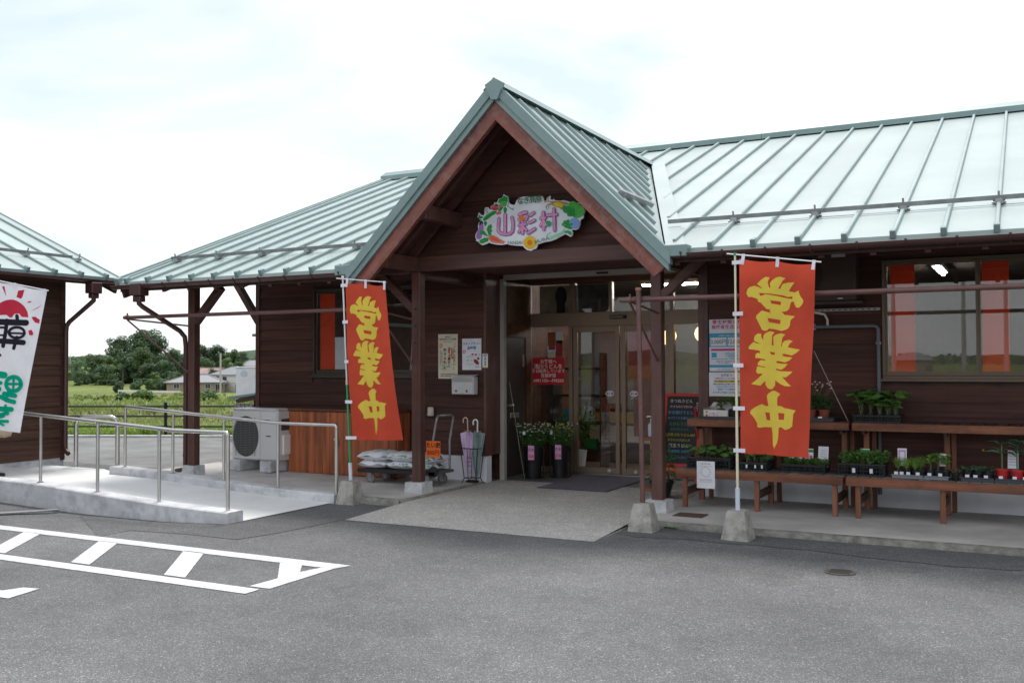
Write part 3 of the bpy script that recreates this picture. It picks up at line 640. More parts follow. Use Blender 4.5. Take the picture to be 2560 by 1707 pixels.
# poles
def upole(label, px, ptop, pbase, D, r, mt, arm=True, name='utility_pole'):
    q = at(*z2(px, pbase), D=D); z = terr(q.x, q.y); top = at(*z2(px, ptop), D=D).z; t = thing(name, label, 'pole', (q.x,q.y,z)); mb = MB(); mb.tube([(0,0,-1),(0,0,top-z)], [r*1.15, r], 10); mb.build('shaft', mt, t, 40)
    if arm: mb = MB(); mb.beam(Vector((0,0,top-z-.5))-RGT*.7, Vector((0,0,top-z-.5))+RGT*.7, .1, .1); mb.build('crossarm', mt, t)
    return t
M_CPOLE = plain('concrete_pole', (178,176,170), .8)
upole('pale concrete utility pole beside the tan house', 1840, 295, 718, 200, .17, M_CPOLE, False)
upole('short dark wooden pole left of the guardrail', 690, 495, 690, 240, .16, M_BARK, False, 'wooden_pole')
upole('thin distant pole at the left end of the wood', 72, 320, 560, 380, .14, M_CPOLE)
# wire net fences at the foot of the wood
for lab, xa, xb in (('left wire net fence at the foot of the wood',400,612),('right wire net fence at the foot of the wood',818,1212)):
    a_, b_ = at(*z2(xa,606), D=290), at(*z2(xb,606), D=290); a_.z = terr(a_.x,a_.y); t = thing('net_fence', lab, 'fence', tuple(a_)); d = b_-a_; k = max(2, int(d.length/4))
    for i in range(k+1): p = d*(i/k); mb = MB(); mb.tube([(p.x,p.y,-.5),(p.x,p.y,2.4)], .045, 6); mb.build('post', M_GALV, t)
    for h in (.1,2.35): mb = MB(); mb.tube([(0,0,h),(d.x,d.y,h)], .035, 6); mb.build('rail', M_GALV, t)
# opposite side of the parking lot (seen only as reflections in the windows)
t = thing('house', 'tan house with brown roof across the road behind the parking lot', 'house', (-18,-165,-.6), R(8), 'houses behind the viewer')
mb = MB(); mb.bb(-2.6,2.6,-3,3,-.5,2.6); mb.build('wall', M_TAN, t); mb = MB(); V = [(-3.2,-3.6,2.5),(3.2,-3.6,2.5),(3.2,3.6,2.5),(-3.2,3.6,2.5),(-1,0,3.9),(1,0,3.9)]; mb.add(V, [(0,1,5,4),(1,2,5),(2,3,4,5),(3,0,4),(0,3,2,1)]); mb.build('roof', M_TILE, t)
for i, (x, y) in enumerate(((-7.6,-45),(-3.6,-47),(-1.2,-49))):
    t = thing('utility_pole', ('first','second','third')[i]+' concrete utility pole across the road behind the viewer', 'pole', (x,y,-.3)); mb = MB(); mb.tube([(0,0,-.5),(0,0,8.0)], [.16,.11], 10); mb.build('shaft', M_CPOLE, t, 40); mb = MB(); mb.beam((-.8,0,7.6),(.8,0,7.6),.1,.1); mb.build('crossarm', M_CPOLE, t)
# ================================================================ SHOP BUILDING
EY, EZ, K = 9.1, 2.70, .3845
RY, RZr = 15.35, 2.70+.3845*6.25
XL, XR = -10.72, 5.0
PX, PZ, PK, PY = -4.94, 4.54, .994, 9.02
HW = (PZ-EZ)/PK                                   # half width of the porch where it meets the eave
YW = 11.1
shop = thing('shop_building', 'dark brown timber shop with teal metal roof and gabled entrance porch', 'shop', (0,0,0))
def roofz(y): return EZ+K*(y-EY)
def yv(x): return EY+max(0., PZ-EZ-PK*abs(x-PX))/K
nrm = Vector((0,-K,1)).normalized()
# deck (underside) with valley cut out
def roof_poly(x0, x1, off=0., ylow=0.):
    ks = sorted({x0, x1, *[k for k in (PX-HW, PX, PX+HW) if x0 < k < x1]})
    lo = [Vector((x, yv(x)-ylow, roofz(yv(x)-ylow))) for x in ks]; hi = [Vector((x1,RY,RZr)), Vector((x0,RY,RZr))]
    return [p+nrm*off for p in lo+hi]
mb = MB()
for x0, x1 in ((XL,PX-HW),(PX-HW,PX),(PX,PX+HW),(PX+HW,XR)): mb.prism(roof_poly(x0, x1, -.075), nrm*.055)
mb.add([(XL,RY,RZr-.02),(XR,RY,RZr-.02),(XR,21.6,EZ-.02),(XL,21.6,EZ-.02)], [(0,3,2,1)])
roof = mb.build('roof', M_SOFF, shop)
edges = []
x = -10.54-.3875/2+.19
lx = [XL+.02]+[-10.54+.3875*i for i in range(9)]
rx = [-2.65+.4067*i for i in range(19)]
mid = []; x = lx[-1]+.3875
while x < rx[0]-.2: mid.append(x); x += .397
ribs = lx[1:]+mid+rx
xsR = [XL]+ribs+[XR]
for a, b in zip(xsR, xsR[1:]):
    mb = MB(); mb.prism(roof_poly(a+.004, b-.004, -.018+random.uniform(-.001,.001)), nrm*.018); mb.build('roof_panel', M_ROOF, roof)
    if yv((a+b)/2) < EY+.05 and abs((a+b)/2-PX) > HW+.15:   # horizontal lap line a little above the eave
        y0 = EY+.86; mb = MB(); mb.beam((a+.02,y0,roofz(y0)+.002),(b-.02,y0,roofz(y0)+.002),.02,.004,nrm); mb.build('panel_lap', M_ROOF, roof)
for x in [XL+.025]+ribs:
    dx = abs(x-PX); gap = .0 if dx > HW+.02 else .24
    y0 = yv(x)+gap
    if y0 > RY-.4: continue
    mb = MB(); mb.beam(Vector((x,y0-.01,roofz(y0-.01)))+nrm*.016, Vector((x,RY-.05,roofz(RY-.05)))+nrm*.021, .034, .042, nrm, .006); rb = mb.build('roof_rib', M_RIB, roof)
    if gap == 0: mb = MB(); mb.beam(Vector((x,y0-.03,roofz(y0-.03)))+nrm*.016, Vector((x,y0+.045,roofz(y0+.045)))+nrm*.016, .05, .075, nrm, .006); mb.build('rib_cap', M_TRIM, roof)
# valley flashing strips
for sg in (-1, 1):
    a = Vector((PX+sg*HW, EY, EZ)); b = Vector((PX+sg*.05, yv(PX+sg*.05), PZ)); 
    mb = MB(); o1 = Vector((sg*.22, .0, 0)); 
    P = [a+nrm*.006, Vector((PX+sg*(HW+.20), EY, EZ))+nrm*.006, Vector((b.x+sg*.2, b.y, b.z))+nrm*.006, b+nrm*.006]
    mb.prism(P, nrm*.004); mb.build('valley_flashing', M_ROOF, roof)
# ridge cap
mb = MB(); ry = RY
for x0, x1 in ((XL-.06, -7.2), (-7.2, -3.6), (-3.6, .4), (.4, XR)):
    mb = MB(); mb.prism([(x0,ry-.17,roofz(ry-.17)+.022),(x0,ry-.16,roofz(ry-.16)+.10),(x0,ry,RZr+.135),(x0,ry+.17,RZr+.02)], (x1-x0-.006,0,0)); mb.build('ridge_cap', M_TRIM, roof)
# eave drip edge, fascia, gutter
for x0, x1 in ((XL, PX-HW-.03), (PX+HW+.03, XR)):
    mb = MB(); mb.bb(x0,x1,EY-.012,EY+.01,EZ-.045,EZ-.004); mb.build('drip_edge', M_ROOF, roof)
    mb = MB(); mb.bb(x0+.03,x1-.03,EY+.02,EY+.05,EZ-.13,EZ-.06); mb.build('fascia_board', M_WOODDK, roof)
    prof = [(EY-.055+.055*math.cos(t), EZ-.055+.05*math.sin(t)) for t in [math.pi+math.pi*i/8 for i in range(9)]]
    pin = [(EY-.055+.05*math.cos(t), EZ-.053+.045*math.sin(t)) for t in [2*math.pi-math.pi*i/8 for i in range(9)]]
    mb = MB(); mb.prism([(x0-.02,y,z) for y, z in prof+pin], (x1-x0+.04,0,0)); g = mb.build('gutter', M_GUT, shop, 50)
    k = x0+.15
    while k < x1:
        mb = MB(); mb.tube([(k,EY-.055+.06*math.cos(t),EZ-.055+.055*math.sin(t)) for t in [math.pi*.97+math.pi*.8*i/7 for i in range(8)]], .006, 6); mb.lathe((k,EY-.118,EZ-.060), [(.012,0),(.012,.016)], 8); mb.build('gutter_bracket', M_GUT, g, 50); k += .40
# verge of the left gable
mb = MB(); a = Vector((XL-.02,EY-.02,EZ)); b = Vector((XL-.02,RY,RZr)); mb.beam(a+nrm*.0, b+nrm*.0, .05, .10, nrm, .005); mb.build('verge_trim', M_TRIM, roof)
mb = MB(); mb.beam(Vector((XL+.06,EY+.03,EZ-.13)), Vector((XL+.06,RY,RZr-.13)), .04, .17, nrm); mb.build('verge_board', M_BEAM, roof)
# rafters and beams under the eaves
for x in [-10.4+.45*i for i in range(8)]+[-3.0+.45*i for i in range(17)]:
    mb = MB(); mb.beam((x,EY+.06,roofz(EY+.06)-.13),(x,YW+.3,roofz(YW+.3)-.13),.05,.10,nrm); mb.build('rafter', M_BEAM, roof)
mb = MB(); mb.bb(-10.6,-6.51,9.79,9.91,2.68,2.84,.006); mb.build('eave_beam', M_BEAM, shop)
mb = MB(); mb.bb(-3.36,XR,9.72,9.84,2.66,2.82,.006); mb.build('eave_beam', M_BEAM, shop)
# ---- walls
def wall_boards(parent, name, x0, x1, zlo, zhi, openings, y=YW, pitch=.155, mt=None):
    mt = mt or M_SIDE; z = zlo; cache = {}
    while z < zhi-.02:
        zt = min(z+pitch, zhi); segs = [(x0, x1)]
        for (a, b, c, d) in openings:
            if c < zt-.005 and d > z+.005:
                ns = []
                for (p, q) in segs:
                    if b <= p or a >= q: ns.append((p,q)); continue
                    if a > p: ns.append((p,a))
                    if b < q: ns.append((b,q))
                segs = ns
        for (p, q) in segs:
            if q-p < .02: continue
            l = round(q-p, 3); key = (l, round(zt-z,3))
            if key not in cache:
                h = zt-z; m_ = MB(); m_.prism([(-l/2+.001,-.030,0),(-l/2+.001,-.012,h+.012),(-l/2+.001,.0,h+.012),(-l/2+.001,.0,0)], (l-.002,0,0)); cache[key] = m_.mesh('siding_board', mt)
            link('siding_board', cache[key], parent, ((p+q)/2, y, z))
        z += pitch
def core(x0, x1, z0, z1, ops, y0, y1):
    m_ = MB(); xs = sorted({x0, x1, *[v for o in ops for v in o[:2]]})
    for a, b in zip(xs, xs[1:]):
        cuts = sorted([(o[2], o[3]) for o in ops if o[0] <= a+1e-6 and o[1] >= b-1e-6]); z = z0
        for (c, d) in cuts:
            if c > z: m_.bb(a,b,y0,y1,z,c)
            z = d
        if z < z1: m_.bb(a,b,y0,y1,z,z1)
    return m_
WL = (-9.0, -7.2, 1.47, 2.64); WR = (-1.335, 1.35, 1.453, 2.65)
wl = core(-10.07, -6.22, .40, 3.42, [WL], YW, YW+.12).build('wall', M_WOODDK, shop)
wall_boards(wl, 'siding', -10.05, -6.235, .405, 3.2, [(WL[0]-.045,WL[1]+.045,WL[2]-.045,WL[3]+.045)])
wr = core(-3.37, XR, .40, 3.42, [WR], YW, YW+.12).build('wall', M_WOODDK, shop)
wall_boards(wr, 'siding', -3.26, XR, .405, 3.2, [(WR[0]-.03,WR[1]+.03,WR[2]-.03,WR[3]+.03)])
for x0, x1 in ((-10.075,-6.215),(-3.375,XR)):
    mb = MB(); mb.bb(x0,x1,YW-.012,YW+.14,-.1,.40,.004); mb.build('dado', M_DADO, shop)
mb = MB(); mb.bb(-10.10,-10.03,YW-.04,YW+.1,.41,3.3); mb.build('corner_board', M_POST, shop)
mb = MB(); mb.bb(-3.378,-3.262,YW-.035,YW-.002,.41,3.0); mb.build('corner_board', M_POST, shop)
mb = MB(); mb.bb(-6.234,-6.20,YW-.03,YW+.35,.41,3.0); mb.build('corner_board', M_POST, shop)
# left side wall and gable, rear wall
mb = MB(); mb.prism([(-10.07,YW+.121,.0),(-10.07,19.6,.0),(-10.07,19.6,3.4),(-10.07,RY,RZr-.1),(-10.07,YW+.121,3.42)], (.12,0,0)); sw = mb.build('side_wall', M_WOODDK, shop)
z = .3; cache = None
while z < 3.3:
    m_ = MB(); m_.prism([(0,-4.2,0),(-.022,-4.2,0),(-.010,-4.2,.165),(0,-4.2,.165)], (0,8.4,0)) if cache is None else None
    cache = cache or m_.mesh('siding_board', M_SIDEY); link('siding_board', cache, sw, (-10.071,15.35,z)); z += .155
mb = MB(); mb.bb(-9.95,XR,19.48,19.6,0,3.4); mb.build('rear_wall', M_HW, shop)
# ---- porch roof
pn = {sg: Vector((sg*PK,0,1)).normalized() for sg in (-1,1)}
proof = thing('porch_roof', None, None); proof.parent = shop
mbd = MB()
for sg in (-1,1):
    def pp(d, y, off=0., sg=sg): return Vector((PX+sg*d, y, PZ-PK*d))+pn[sg]*off
    def dv(y): return max(0., (PZ-roofz(max(y,EY)))/PK)
    dmax = 1.93
    ysr = [PY+.02]+[PY+.30+.41*i for i in range(12)]
    for i, y in enumerate(ysr):
        y2 = ysr[i+1] if i+1 < len(ysr) else 14.05
        if y >= 14.0: break
        y2 = min(y2, 14.03)
        P = [pp(.03,y+.003), pp(.03,y2-.003), pp(max(.04,dv(y2)-.02) if y2 > EY else dmax, y2-.003), pp(max(.05,dv(y)-.02) if y > EY else dmax, y+.003)]
        if i == 0: P = [pp(.03,y), pp(.03,y2-.003), pp(dv(y2)-.02,y2-.003), pp(HW+.04,EY), pp(dmax,EY-.01), pp(dmax,y)]
        mb = MB(); mb.prism([p+pn[sg]*-.016 for p in P], pn[sg]*.016); mb.build('roof_panel', M_ROOF, proof)
        if i > 0 and dv(y) > .3:
            mb = MB(); mb.beam(pp(.12,y,.017), pp(dv(y)-.10,y,.017), .028, .036, pn[sg], .005); mb.build('roof_rib', M_RIB, proof)
    mbd.prism([pp(0,PY+.03,-.07), pp(0,13.9,-.07), pp(HW-.05,EY+.1,-.07), pp(dmax-.03,EY,-.07), pp(dmax-.03,PY+.03,-.07)], pn[sg]*.05)
    # metal barge fascia in two steps, timber bargeboard below
    def edge(d0, d1, h0, h1, y0, y1):   # strip of the gable face; h measured straight down from the roof plane
        return [(PX+sg*d0, y0, PZ-PK*d0-h0), (PX+sg*d1, y0, PZ-PK*d1-h0), (PX+sg*d1, y0, PZ-PK*d1-h1), (PX+sg*d0, y0, PZ-PK*d0-h1)], (0,y1-y0,0)
    p_, e_ = edge(.0, 1.925, -.045, .085, PY-.035, PY+.05); mb = MB(); mb.prism(p_, e_); mb.build('barge_flashing', M_TRIM, proof)
    p_, e_ = edge(.0, 1.905, .085, .165, PY-.012, PY+.05); mb = MB(); mb.prism(p_, e_); mb.build('barge_flashing', M_TRIM, proof)
    d1 = 1.80
    ang = math.atan(PK); ca, sa_ = math.cos(ang), math.sin(ang)
    P = [(PX,PY+.02,PZ-.166),(PX+sg*1.86,PY+.02,PZ-PK*1.86-.166),(PX+sg*1.745,PY+.02,PZ-PK*1.745-.37),(PX,PY+.02,PZ-.37)]
    rotm = Matrix.Rotation(sg*ang, 4, 'Y'); inv = rotm.inverted(); oo = Vector((PX,PY+.02,PZ-.166))
    mb = MB(); mb.prism([inv @ (Vector(p)-oo) for p in P], (0,.06,0)); bo = mb.build('bargeboard', M_BARGE, proof); bo.matrix_local = Matrix.Translation(oo) @ rotm
    mb = MB(); mb.bb(PX+sg*1.90-.11+sg*.08, PX+sg*1.90+.11+sg*.08, PY-.03, EY+.05, EZ-.085, EZ+.03, .008); mb.build('eave_return', M_TRIM, proof)
    # rafters, purlins
    for y in (9.40, 9.72): mb = MB(); mb.beam(pp(.06,y,-.115), pp(1.60,y,-.115), .06, .085, pn[sg]); mb.build('rafter', M_BEAM, proof)
    mb = MB(); mb.bb(PX+sg*.98-.06, PX+sg*.98+.06, PY+.10, 9.9, PZ-PK*.98-.36, PZ-PK*.98-.20, .006); mb.build('purlin', M_POST, proof)
    xx = -6.45 if sg < 0 else -3.42
    mb = MB(); mb.bb(xx-.06, xx+.06, PY+.10, 9.775, 2.70, 2.86, .006); mb.build('purlin', M_POST, proof)
mbd.build('deck', M_SOFF, proof)
mb = MB(); mb.prism([(PX-.13,PY-.02,PZ-.05),(PX,PY-.02,PZ+.075),(PX+.13,PY-.02,PZ-.05),(PX,PY-.02,PZ+.02)], (0,5.1,0)); mb.build('ridge_cap', M_TRIM, proof)
a4 = crop(850,180,2.767); mb = MB(); mb.prism([tuple(at(*a4(*q), Y=PY-.06)) for q in ((1000,92),(1065,42),(1130,75),(1085,190),(1042,190))], (0,.035,0)); mb.build('ridge_end_plate', M_TRIM, proof)
# snow guards
def snowguard(x0, x1, sup, parent):
    y = EY+.86; z = roofz(y); mb = MB(); c0 = Vector((x0,y,z))+nrm*.085; c1 = Vector((x1,y,z))+nrm*.085
    mb.beam(c0, c1, .020, .004, nrm); mb.beam(c0+Vector((0,-.011,.0))+nrm*-.02, c1+Vector((0,-.011,0))+nrm*-.02, .004, .045, nrm); sgd = mb.build('snow_guard', M_GALV, parent)
    for x in sup:
        mb = MB(); c = Vector((x,y,z)); mb.box(c+nrm*.03, (.07,.07,.06), None, .008); mb.beam(c+Vector((-.05,.03,.03)), c+Vector((.05,.03,.03)), .02, .07, nrm); mb.tube([c+Vector((-.06,0,.02)),c+Vector((.06,0,.02))], .01, 6); mb.tube([c+nrm*.02, c+nrm*.13], .01, 6); mb.build('guard_clamp', M_GALV, parent)
snowguard(-10.62, -6.95, [lx[i] for i in (1,3,5,7,9)]+[], roof)
snowguard(-3.35, XR, [rx[i] for i in (0,2,4,6,8,10,12)], roof)
for sg in (-1,1):     # short guards on the porch slopes
    mb = MB(); d = 1.22; c0 = Vector((PX+sg*d,9.36,PZ-PK*d))+pn[sg]*.075; c1 = Vector((PX+sg*d,10.35,PZ-PK*d))+pn[sg]*.075; mb.beam(c0,c1,.05,.005,pn[sg]); mb.beam(c0-pn[sg]*.02+Vector((sg*.02,0,-.02)),c1-pn[sg]*.02+Vector((sg*.02,0,-.02)),.005,.045,pn[sg]); g_ = mb.build('snow_guard', M_GALV, proof)
    for y in (9.50,9.73,10.14): mb = MB(); c = Vector((PX+sg*d,y,PZ-PK*d)); mb.beam(c+pn[sg]*.03+Vector((0,-.035,0)), c+pn[sg]*.03+Vector((0,.035,0)), .08, .06, pn[sg], .008); mb.tube([c+Vector((0,-.06,0))+pn[sg]*.03, c+Vector((0,.06,0))+pn[sg]*.03], .012, 6); mb.build('guard_clamp', M_GALV, proof)
# ---- porch gable wall, tie beam, posts
gab = thing('porch_gable', None, None); gab.parent = shop
mb = MB(); mb.prism([(PX-1.60,9.92,2.82),(PX+1.60,9.92,2.82),(PX,9.92,PZ-.12)], (0,.06,0)); mb.build('backing', M_WOODDK, gab)
z = 2.87
while z < 4.38:
    h = .155; w0 = (PZ-.13-z)/PK; w1 = max(.02, (PZ-.13-z-h)/PK); mb = MB()
    mb.prism([(-w0,-.026,0),(w0,-.026,0),(w1,-.010,h+.008),(-w1,-.010,h+.008)], (0,.012,0)); mb.build('siding_board', M_SIDE, gab, loc=(PX,9.915,z)); z += .155
mb = MB(); mb.bb(-6.60,-3.28,9.78,9.915,2.70,2.868,.006); mb.build('tie_beam', M_BEAM, gab)
mb = MB(); mb.bb(-6.40,-3.2,9.92,12.9,2.775,2.80); mb.build('porch_ceiling', M_SOFF, gab)
for sgx, x in ((-1,-6.45),(1,-3.42)):
    mb = MB(); mb.bb(x-.055,x+.055,9.92,YW,2.62,2.775,.005); mb.build('plate_beam', M_BEAM, gab)
posts = [(-10.10,9.85,.112),(-6.45,9.86,.076),(-3.42,9.78,.06)]
for i, (x, y, zb) in enumerate(posts):
    mb = MB(); mb.bb(x-.06,x+.06,y-.06,y+.06,zb+.115,2.70 if i else 2.68,.008); p = mb.build('post', M_POST, shop)
    mb = MB(); w = .125 if i else .11; mb.add([(x-w,y-w,zb-.02),(x+w,y-w,zb-.02),(x+w,y+w,zb-.02),(x-w,y+w,zb-.02),(x-w*.93,y-w*.93,zb+.12),(x+w*.93,y-w*.93,zb+.12),(x+w*.93,y+w*.93,zb+.12),(x-w*.93,y+w*.93,zb+.12)], [(0,3,2,1),(4,5,6,7),(0,1,5,4),(1,2,6,5),(2,3,7,6),(3,0,4,7)]); mb.build('post_footing', M_CURB, p)
    for zz in (1.85,2.05,2.25):
        if i == 1: mb = MB(); mb.lathe((x,y-.061,zz), [(.012,0),(.012,.008)], 8, Matrix.Rotation(R(90),3,'X')); mb.build('bolt', M_BLACKM, p)
def brace(p, q, w=.09): mb = MB(); mb.beam(p, q, w, .105, (0,-1,0) if abs(p[1]-q[1]) < .1 else (1,0,0), .005); return mb.build('brace', M_BEAM, shop)
brace((-10.06,9.85,2.18),(-9.60,9.85,2.64)); brace((-10.09,YW+.03,2.22),(-10.52,YW+.03,2.80)); brace((-6.49,9.86,2.24),(-6.95,9.86,2.66)); brace((-3.38,9.78,2.28),(-2.88,9.78,2.72))
mb = MB(); mb.bb(-10.66,-10.1,YW-.02,YW+.10,2.80,2.95); mb.build('purlin_end', M_BEAM, shop)
# hopper and downpipe at the left eave
mb = MB(); mb.bb(-10.36,-10.16,EY-.13,EY+.03,2.50,2.66,.01); mb.bb(-10.33,-10.19,EY-.10,EY+.0,2.42,2.50,.01); h_ = mb.build('hopper', M_GUT, shop)
mb = MB(); mb.tube([(-10.26,EY-.05,2.44),(-10.26,EY-.05,2.40),(-10.25,EY-.0,2.36),(-10.23,9.72,2.06),(-10.22,9.80,1.98),(-10.22,9.82,1.85),(-10.22,9.82,.22),(-10.24,9.80,.17),(-10.34,9.76,.15)], .033, 12); mb.build('downpipe', M_GUT, shop, 50)
for z in (1.0,.35): mb = MB(); mb.tube([(-10.22,9.82,z),(-10.22,9.82,z+.03)], .038, 12); mb.build('pipe_collar', M_GUT, shop, 50)
# ---- windows
def window(x0, x1, z0, z1, mull, panels, dark=False, mt=None):
    w = thing('window', None, None); w.parent = shop; mt = M_BRONZED if dark else M_BRONZEW; y0, y1 = YW-.045, YW+.07
    for a in ((x0-.03,x1+.03,z1,z1+.03),(x0-.03,x1+.03,z0-.045,z0)): mb = MB(); mb.bb(a[0],a[1],y0,y1,a[2],a[3],.003); mb.build('frame', mt, w)
    for a in ((x0-.03,x0),(x1,x1+.03)): mb = MB(); mb.bb(a[0],a[1],y0,y1,z0+.0005,z1-.0005,.003); mb.build('frame', mt, w)
    mb = MB(); mb.bb(x0-.06,x1+.06,y0-.025,y0-.001,z0-.06,z0-.03,.003); mb.build('sill', mt, w)
    xs = [x0]+mull+[x1]
    for i, (a, b) in enumerate(zip(xs, xs[1:])):
        yo = YW+(.012 if i % 2 else -.012)
        s_ = MB(); s_.bb(a,b,yo,yo+.024,z1-.028,z1-.001); s_.bb(a,b,yo,yo+.024,z0+.001,z0+.045); s_.bb(a,a+.022,yo+.001,yo+.023,z0+.045,z1-.028); s_.bb(b-.022,b,yo+.001,yo+.023,z0+.045,z1-.028); sa = s_.build('sash', mt, w)
        mb = MB(); mb.bb(a+.02,b-.02,yo+.010,yo+.014,z0+.04,z1-.025); mb.build('pane', M_GLASS, w)
    for (a, b, c, d, pm) in panels: mb = MB(); mb.bb(a,b,YW+.040,YW+.043,c,d); mb.build('inner_panel', pm, w)
    return w
M_REDP = mat('red_film', (1,.12,.035), .5, .04, (1,1,1), 0, spec=.3, trans=.4)
window(*WR[:2], *WR[2:], [-.44,.455], [(-1.29,-1.045,1.495,2.625,M_REDP),(-.405,-.155,1.495,2.625,M_REDP),(.50,.75,1.495,2.625,M_REDP)])
window(*WL[:2], *WL[2:], [-8.08], [(-8.955,-8.70,1.525,2.60,M_REDP),(-8.695,-8.50,1.525,1.98,M_PAPER)], True)
# ---- entrance: shutter guide, side door, glazed front
ent = shop
mb = MB(); mb.bb(-6.215,-6.145,11.45,11.53,.06,2.72,.004); mb.build('shutter_guide', M_SHUT, ent)
mb = MB(); mb.bb(-6.14,-3.30,11.43,11.53,2.705,2.773,.004); mb.build('shutter_box', M_SHUT, ent)
mb = MB(); mb.bb(-4.80,-4.64,11.424,11.429,2.722,2.745); mb.build('maker_plate', M_INK, ent)
mb = MB(); mb.bb(-6.42,-6.30,11.535,12.56,.058,2.774); sw2 = mb.build('vestibule_wall', M_WOODDK, ent)
for i in range(14): 
    z = .06+.19*i; 
    if z > 2.72: break
    mb = MB(); mb.bb(-6.299,-6.287,11.54,12.55,z,min(z+.187,2.773)); mb.build('wall_panel', M_RED, ent)
sdoor = thing('side_door', None, None); sdoor.parent = ent
mb = MB(); mb.bb(-6.286,-6.262,11.60,12.30,.062,1.945,.004); mb.build('door_leaf', M_DOOR, sdoor)
for a, b, c, d in ((11.575,11.60,.062,1.97),(12.30,12.325,.062,1.97),(11.60,12.30,1.945,1.97)): mb = MB(); mb.bb(-6.2865,-6.25,a,b,c,d); mb.build('door_frame', M_WOODDK, sdoor)
mb = MB(); mb.tube([(-6.262,11.70,1.03),(-6.21,11.70,1.03),(-6.20,11.72,1.03),(-6.20,11.83,1.03)], .011, 8); mb.lathe((-6.262,11.70,1.03), [(.03,0),(.03,.008)], 12, Matrix.Rotation(R(90),3,'Y')); mb.build('handle', M_STEEL, sdoor, 50)
mb = MB(); mb.bb(-6.262,-6.253,11.84,12.10,.855,.925,.003); mb.build('mail_slot', M_STEEL, sdoor)
mb = MB(); mb.bb(-6.262,-6.255,12.22,12.27,1.55,1.72,.003); mb.build('notice_plate', M_SHUT, sdoor)
YD = 12.6
def fr(x0, x1, z0, z1, dy=0., mt=None, nm='frame', d=.05): mb = MB(); mb.bb(x0,x1,YD-d+dy,YD+.03+dy,z0,z1,.002); return mb.build(nm, mt or M_BRONZE, ent)
fr(-6.40,-6.315,.06,2.74); fr(-6.314,-3.30,2.115,2.305,-.01); fr(-6.314,-3.30,2.72,2.774,0); fr(-6.314,-5.705,.06,.14); fr(-4.16,-3.3,.06,.14)
for a, b in ((-5.64,-5.60),(-5.085,-5.045),(-4.22,-4.17)): fr(a,b,2.306,2.719,.003)
fr(-5.70,-5.645,.06,2.114); fr(-4.222,-4.166,.06,2.114); fr(-3.42,-3.36,.06,2.114); fr(-5.644,-4.223,.058,.075,0,M_STEEL,'threshold')
for i, (a, b) in enumerate(((-5.64,-4.95),(-4.92,-4.225))):
    d_ = thing('sliding_door', None, None); d_.parent = ent; yo = -.002
    for (p, q, c, e) in ((a,a+.06,.078,2.11),(b-.06,b,.078,2.11),(a+.06,b-.06,2.03,2.11),(a+.06,b-.06,.078,.16)): mb = MB(); mb.bb(p+.0005,q-.0005,YD-.03+yo,YD+.015+yo,c,e,.002); mb.build('door_frame', M_BRONZE, d_)
    mb = MB(); mb.bb(a+.055,b-.055,YD-.008,YD-.003,.155,2.035); mb.build('pane', M_GLASSD, d_)
    cx = -5.10 if i == 0 else -4.745
    pv, pf = fill2d(ell(0,0,.062,.042,24)); mb = MB(); mb.add([(cx+x,YD-.0125,1.18+y) for x, y in pv], [f[::-1] for f in pf]); st = mb.build('door_sticker', M_PAPER, d_)
    for dx in (-.035,.035): pv, pf = fill2d(ell(0,0,.012,.015,12)); mb = MB(); mb.add([(cx+dx+x,YD-.014,1.18+y) for x, y in pv], pf); mb.build('sticker_dot', M_INKR, d_)
    text('小', .05, M_INK, parent=d_, M=MF(cx,YD-.014,1.18)); text('自 動 ドア', .024, M_WINK, parent=d_, M=MF(cx,YD-.014,1.115))
    kx = a+.53 if i == 0 else a+.20
    mb = MB(); mb.lathe((kx,YD-.035,.118), [(.028,0),(.028,.006),(.02,.010)], 16, Matrix.Rotation(R(90),3,'X')); mb.build('lock', M_STEEL, d_)
for a, b, c, d in ((-6.312,-5.702,.142,2.112),(-4.163,-3.42,.142,2.112),(-6.312,-5.642,2.307,2.718),(-5.598,-5.087,2.307,2.718),(-5.043,-4.222,2.307,2.718),(-4.168,-3.32,2.307,2.718)):
    mb = MB(); mb.bb(a,b,YD-.008,YD-.003,c,d); mb.build('pane', M_GLASSD, ent)
mb = MB(); mb.bb(-5.06,-4.83,YD-.115,YD-.062,2.205,2.252,.006); sn = mb.build('door_sensor', M_BLACK, ent); mb = MB(); mb.bb(-5.045,-4.86,YD-.119,YD-.1155,2.213,2.243); mb.build('sensor_face', plain('sensor_grey', (120,118,105), .5), sn)
mb = MB(); mb.bb(-6.30,-3.2,YD-.055,YD+.02,2.72,2.7745); mb.build('lintel', M_RED, ent)
# ---- interior seen through the glass
M_IW = plain('inner_wall', (112,106,96), .8); M_IFL = plain('inner_floor', (120,108,95), .5); M_ICE = plain('inner_ceiling', (70,58,48), .8)
mb = MB(); mb.bb(-9.9,XR,YW+.13,19.4,-.05,.05); mb.build('inner_floor', M_IFL, shop)
mb = MB(); mb.bb(-9.9,XR,YW+.13,19.4,2.86,2.92); mb.build('inner_ceiling', M_ICE, shop)
mb = MB(); mb.bb(-9.9,XR,17.5,17.6,.05,2.86); mb.build('inner_wall', M_IW, shop)
mb = MB(); mb.bb(-6.44,-6.425,YW+.13,14.2,.05,2.86); mb.build('inner_wall', M_RED, shop)
mb = MB(); mb.bb(-3.28,-3.2,YW+.13,13.4,.05,2.86); mb.build('inner_wall', M_IW, shop)
M_TUBE = mat('lamp_tube', (1,1,1), .5, 0, emit=(1,.98,.94), es=26.)
M_LANT = mat('lantern_paper', (.85,.62,.36), .8, .1, (3,3,14), 0, emit=(1,.62,.30), es=1.1)
_lp = at(2350,678,Z=2.78)
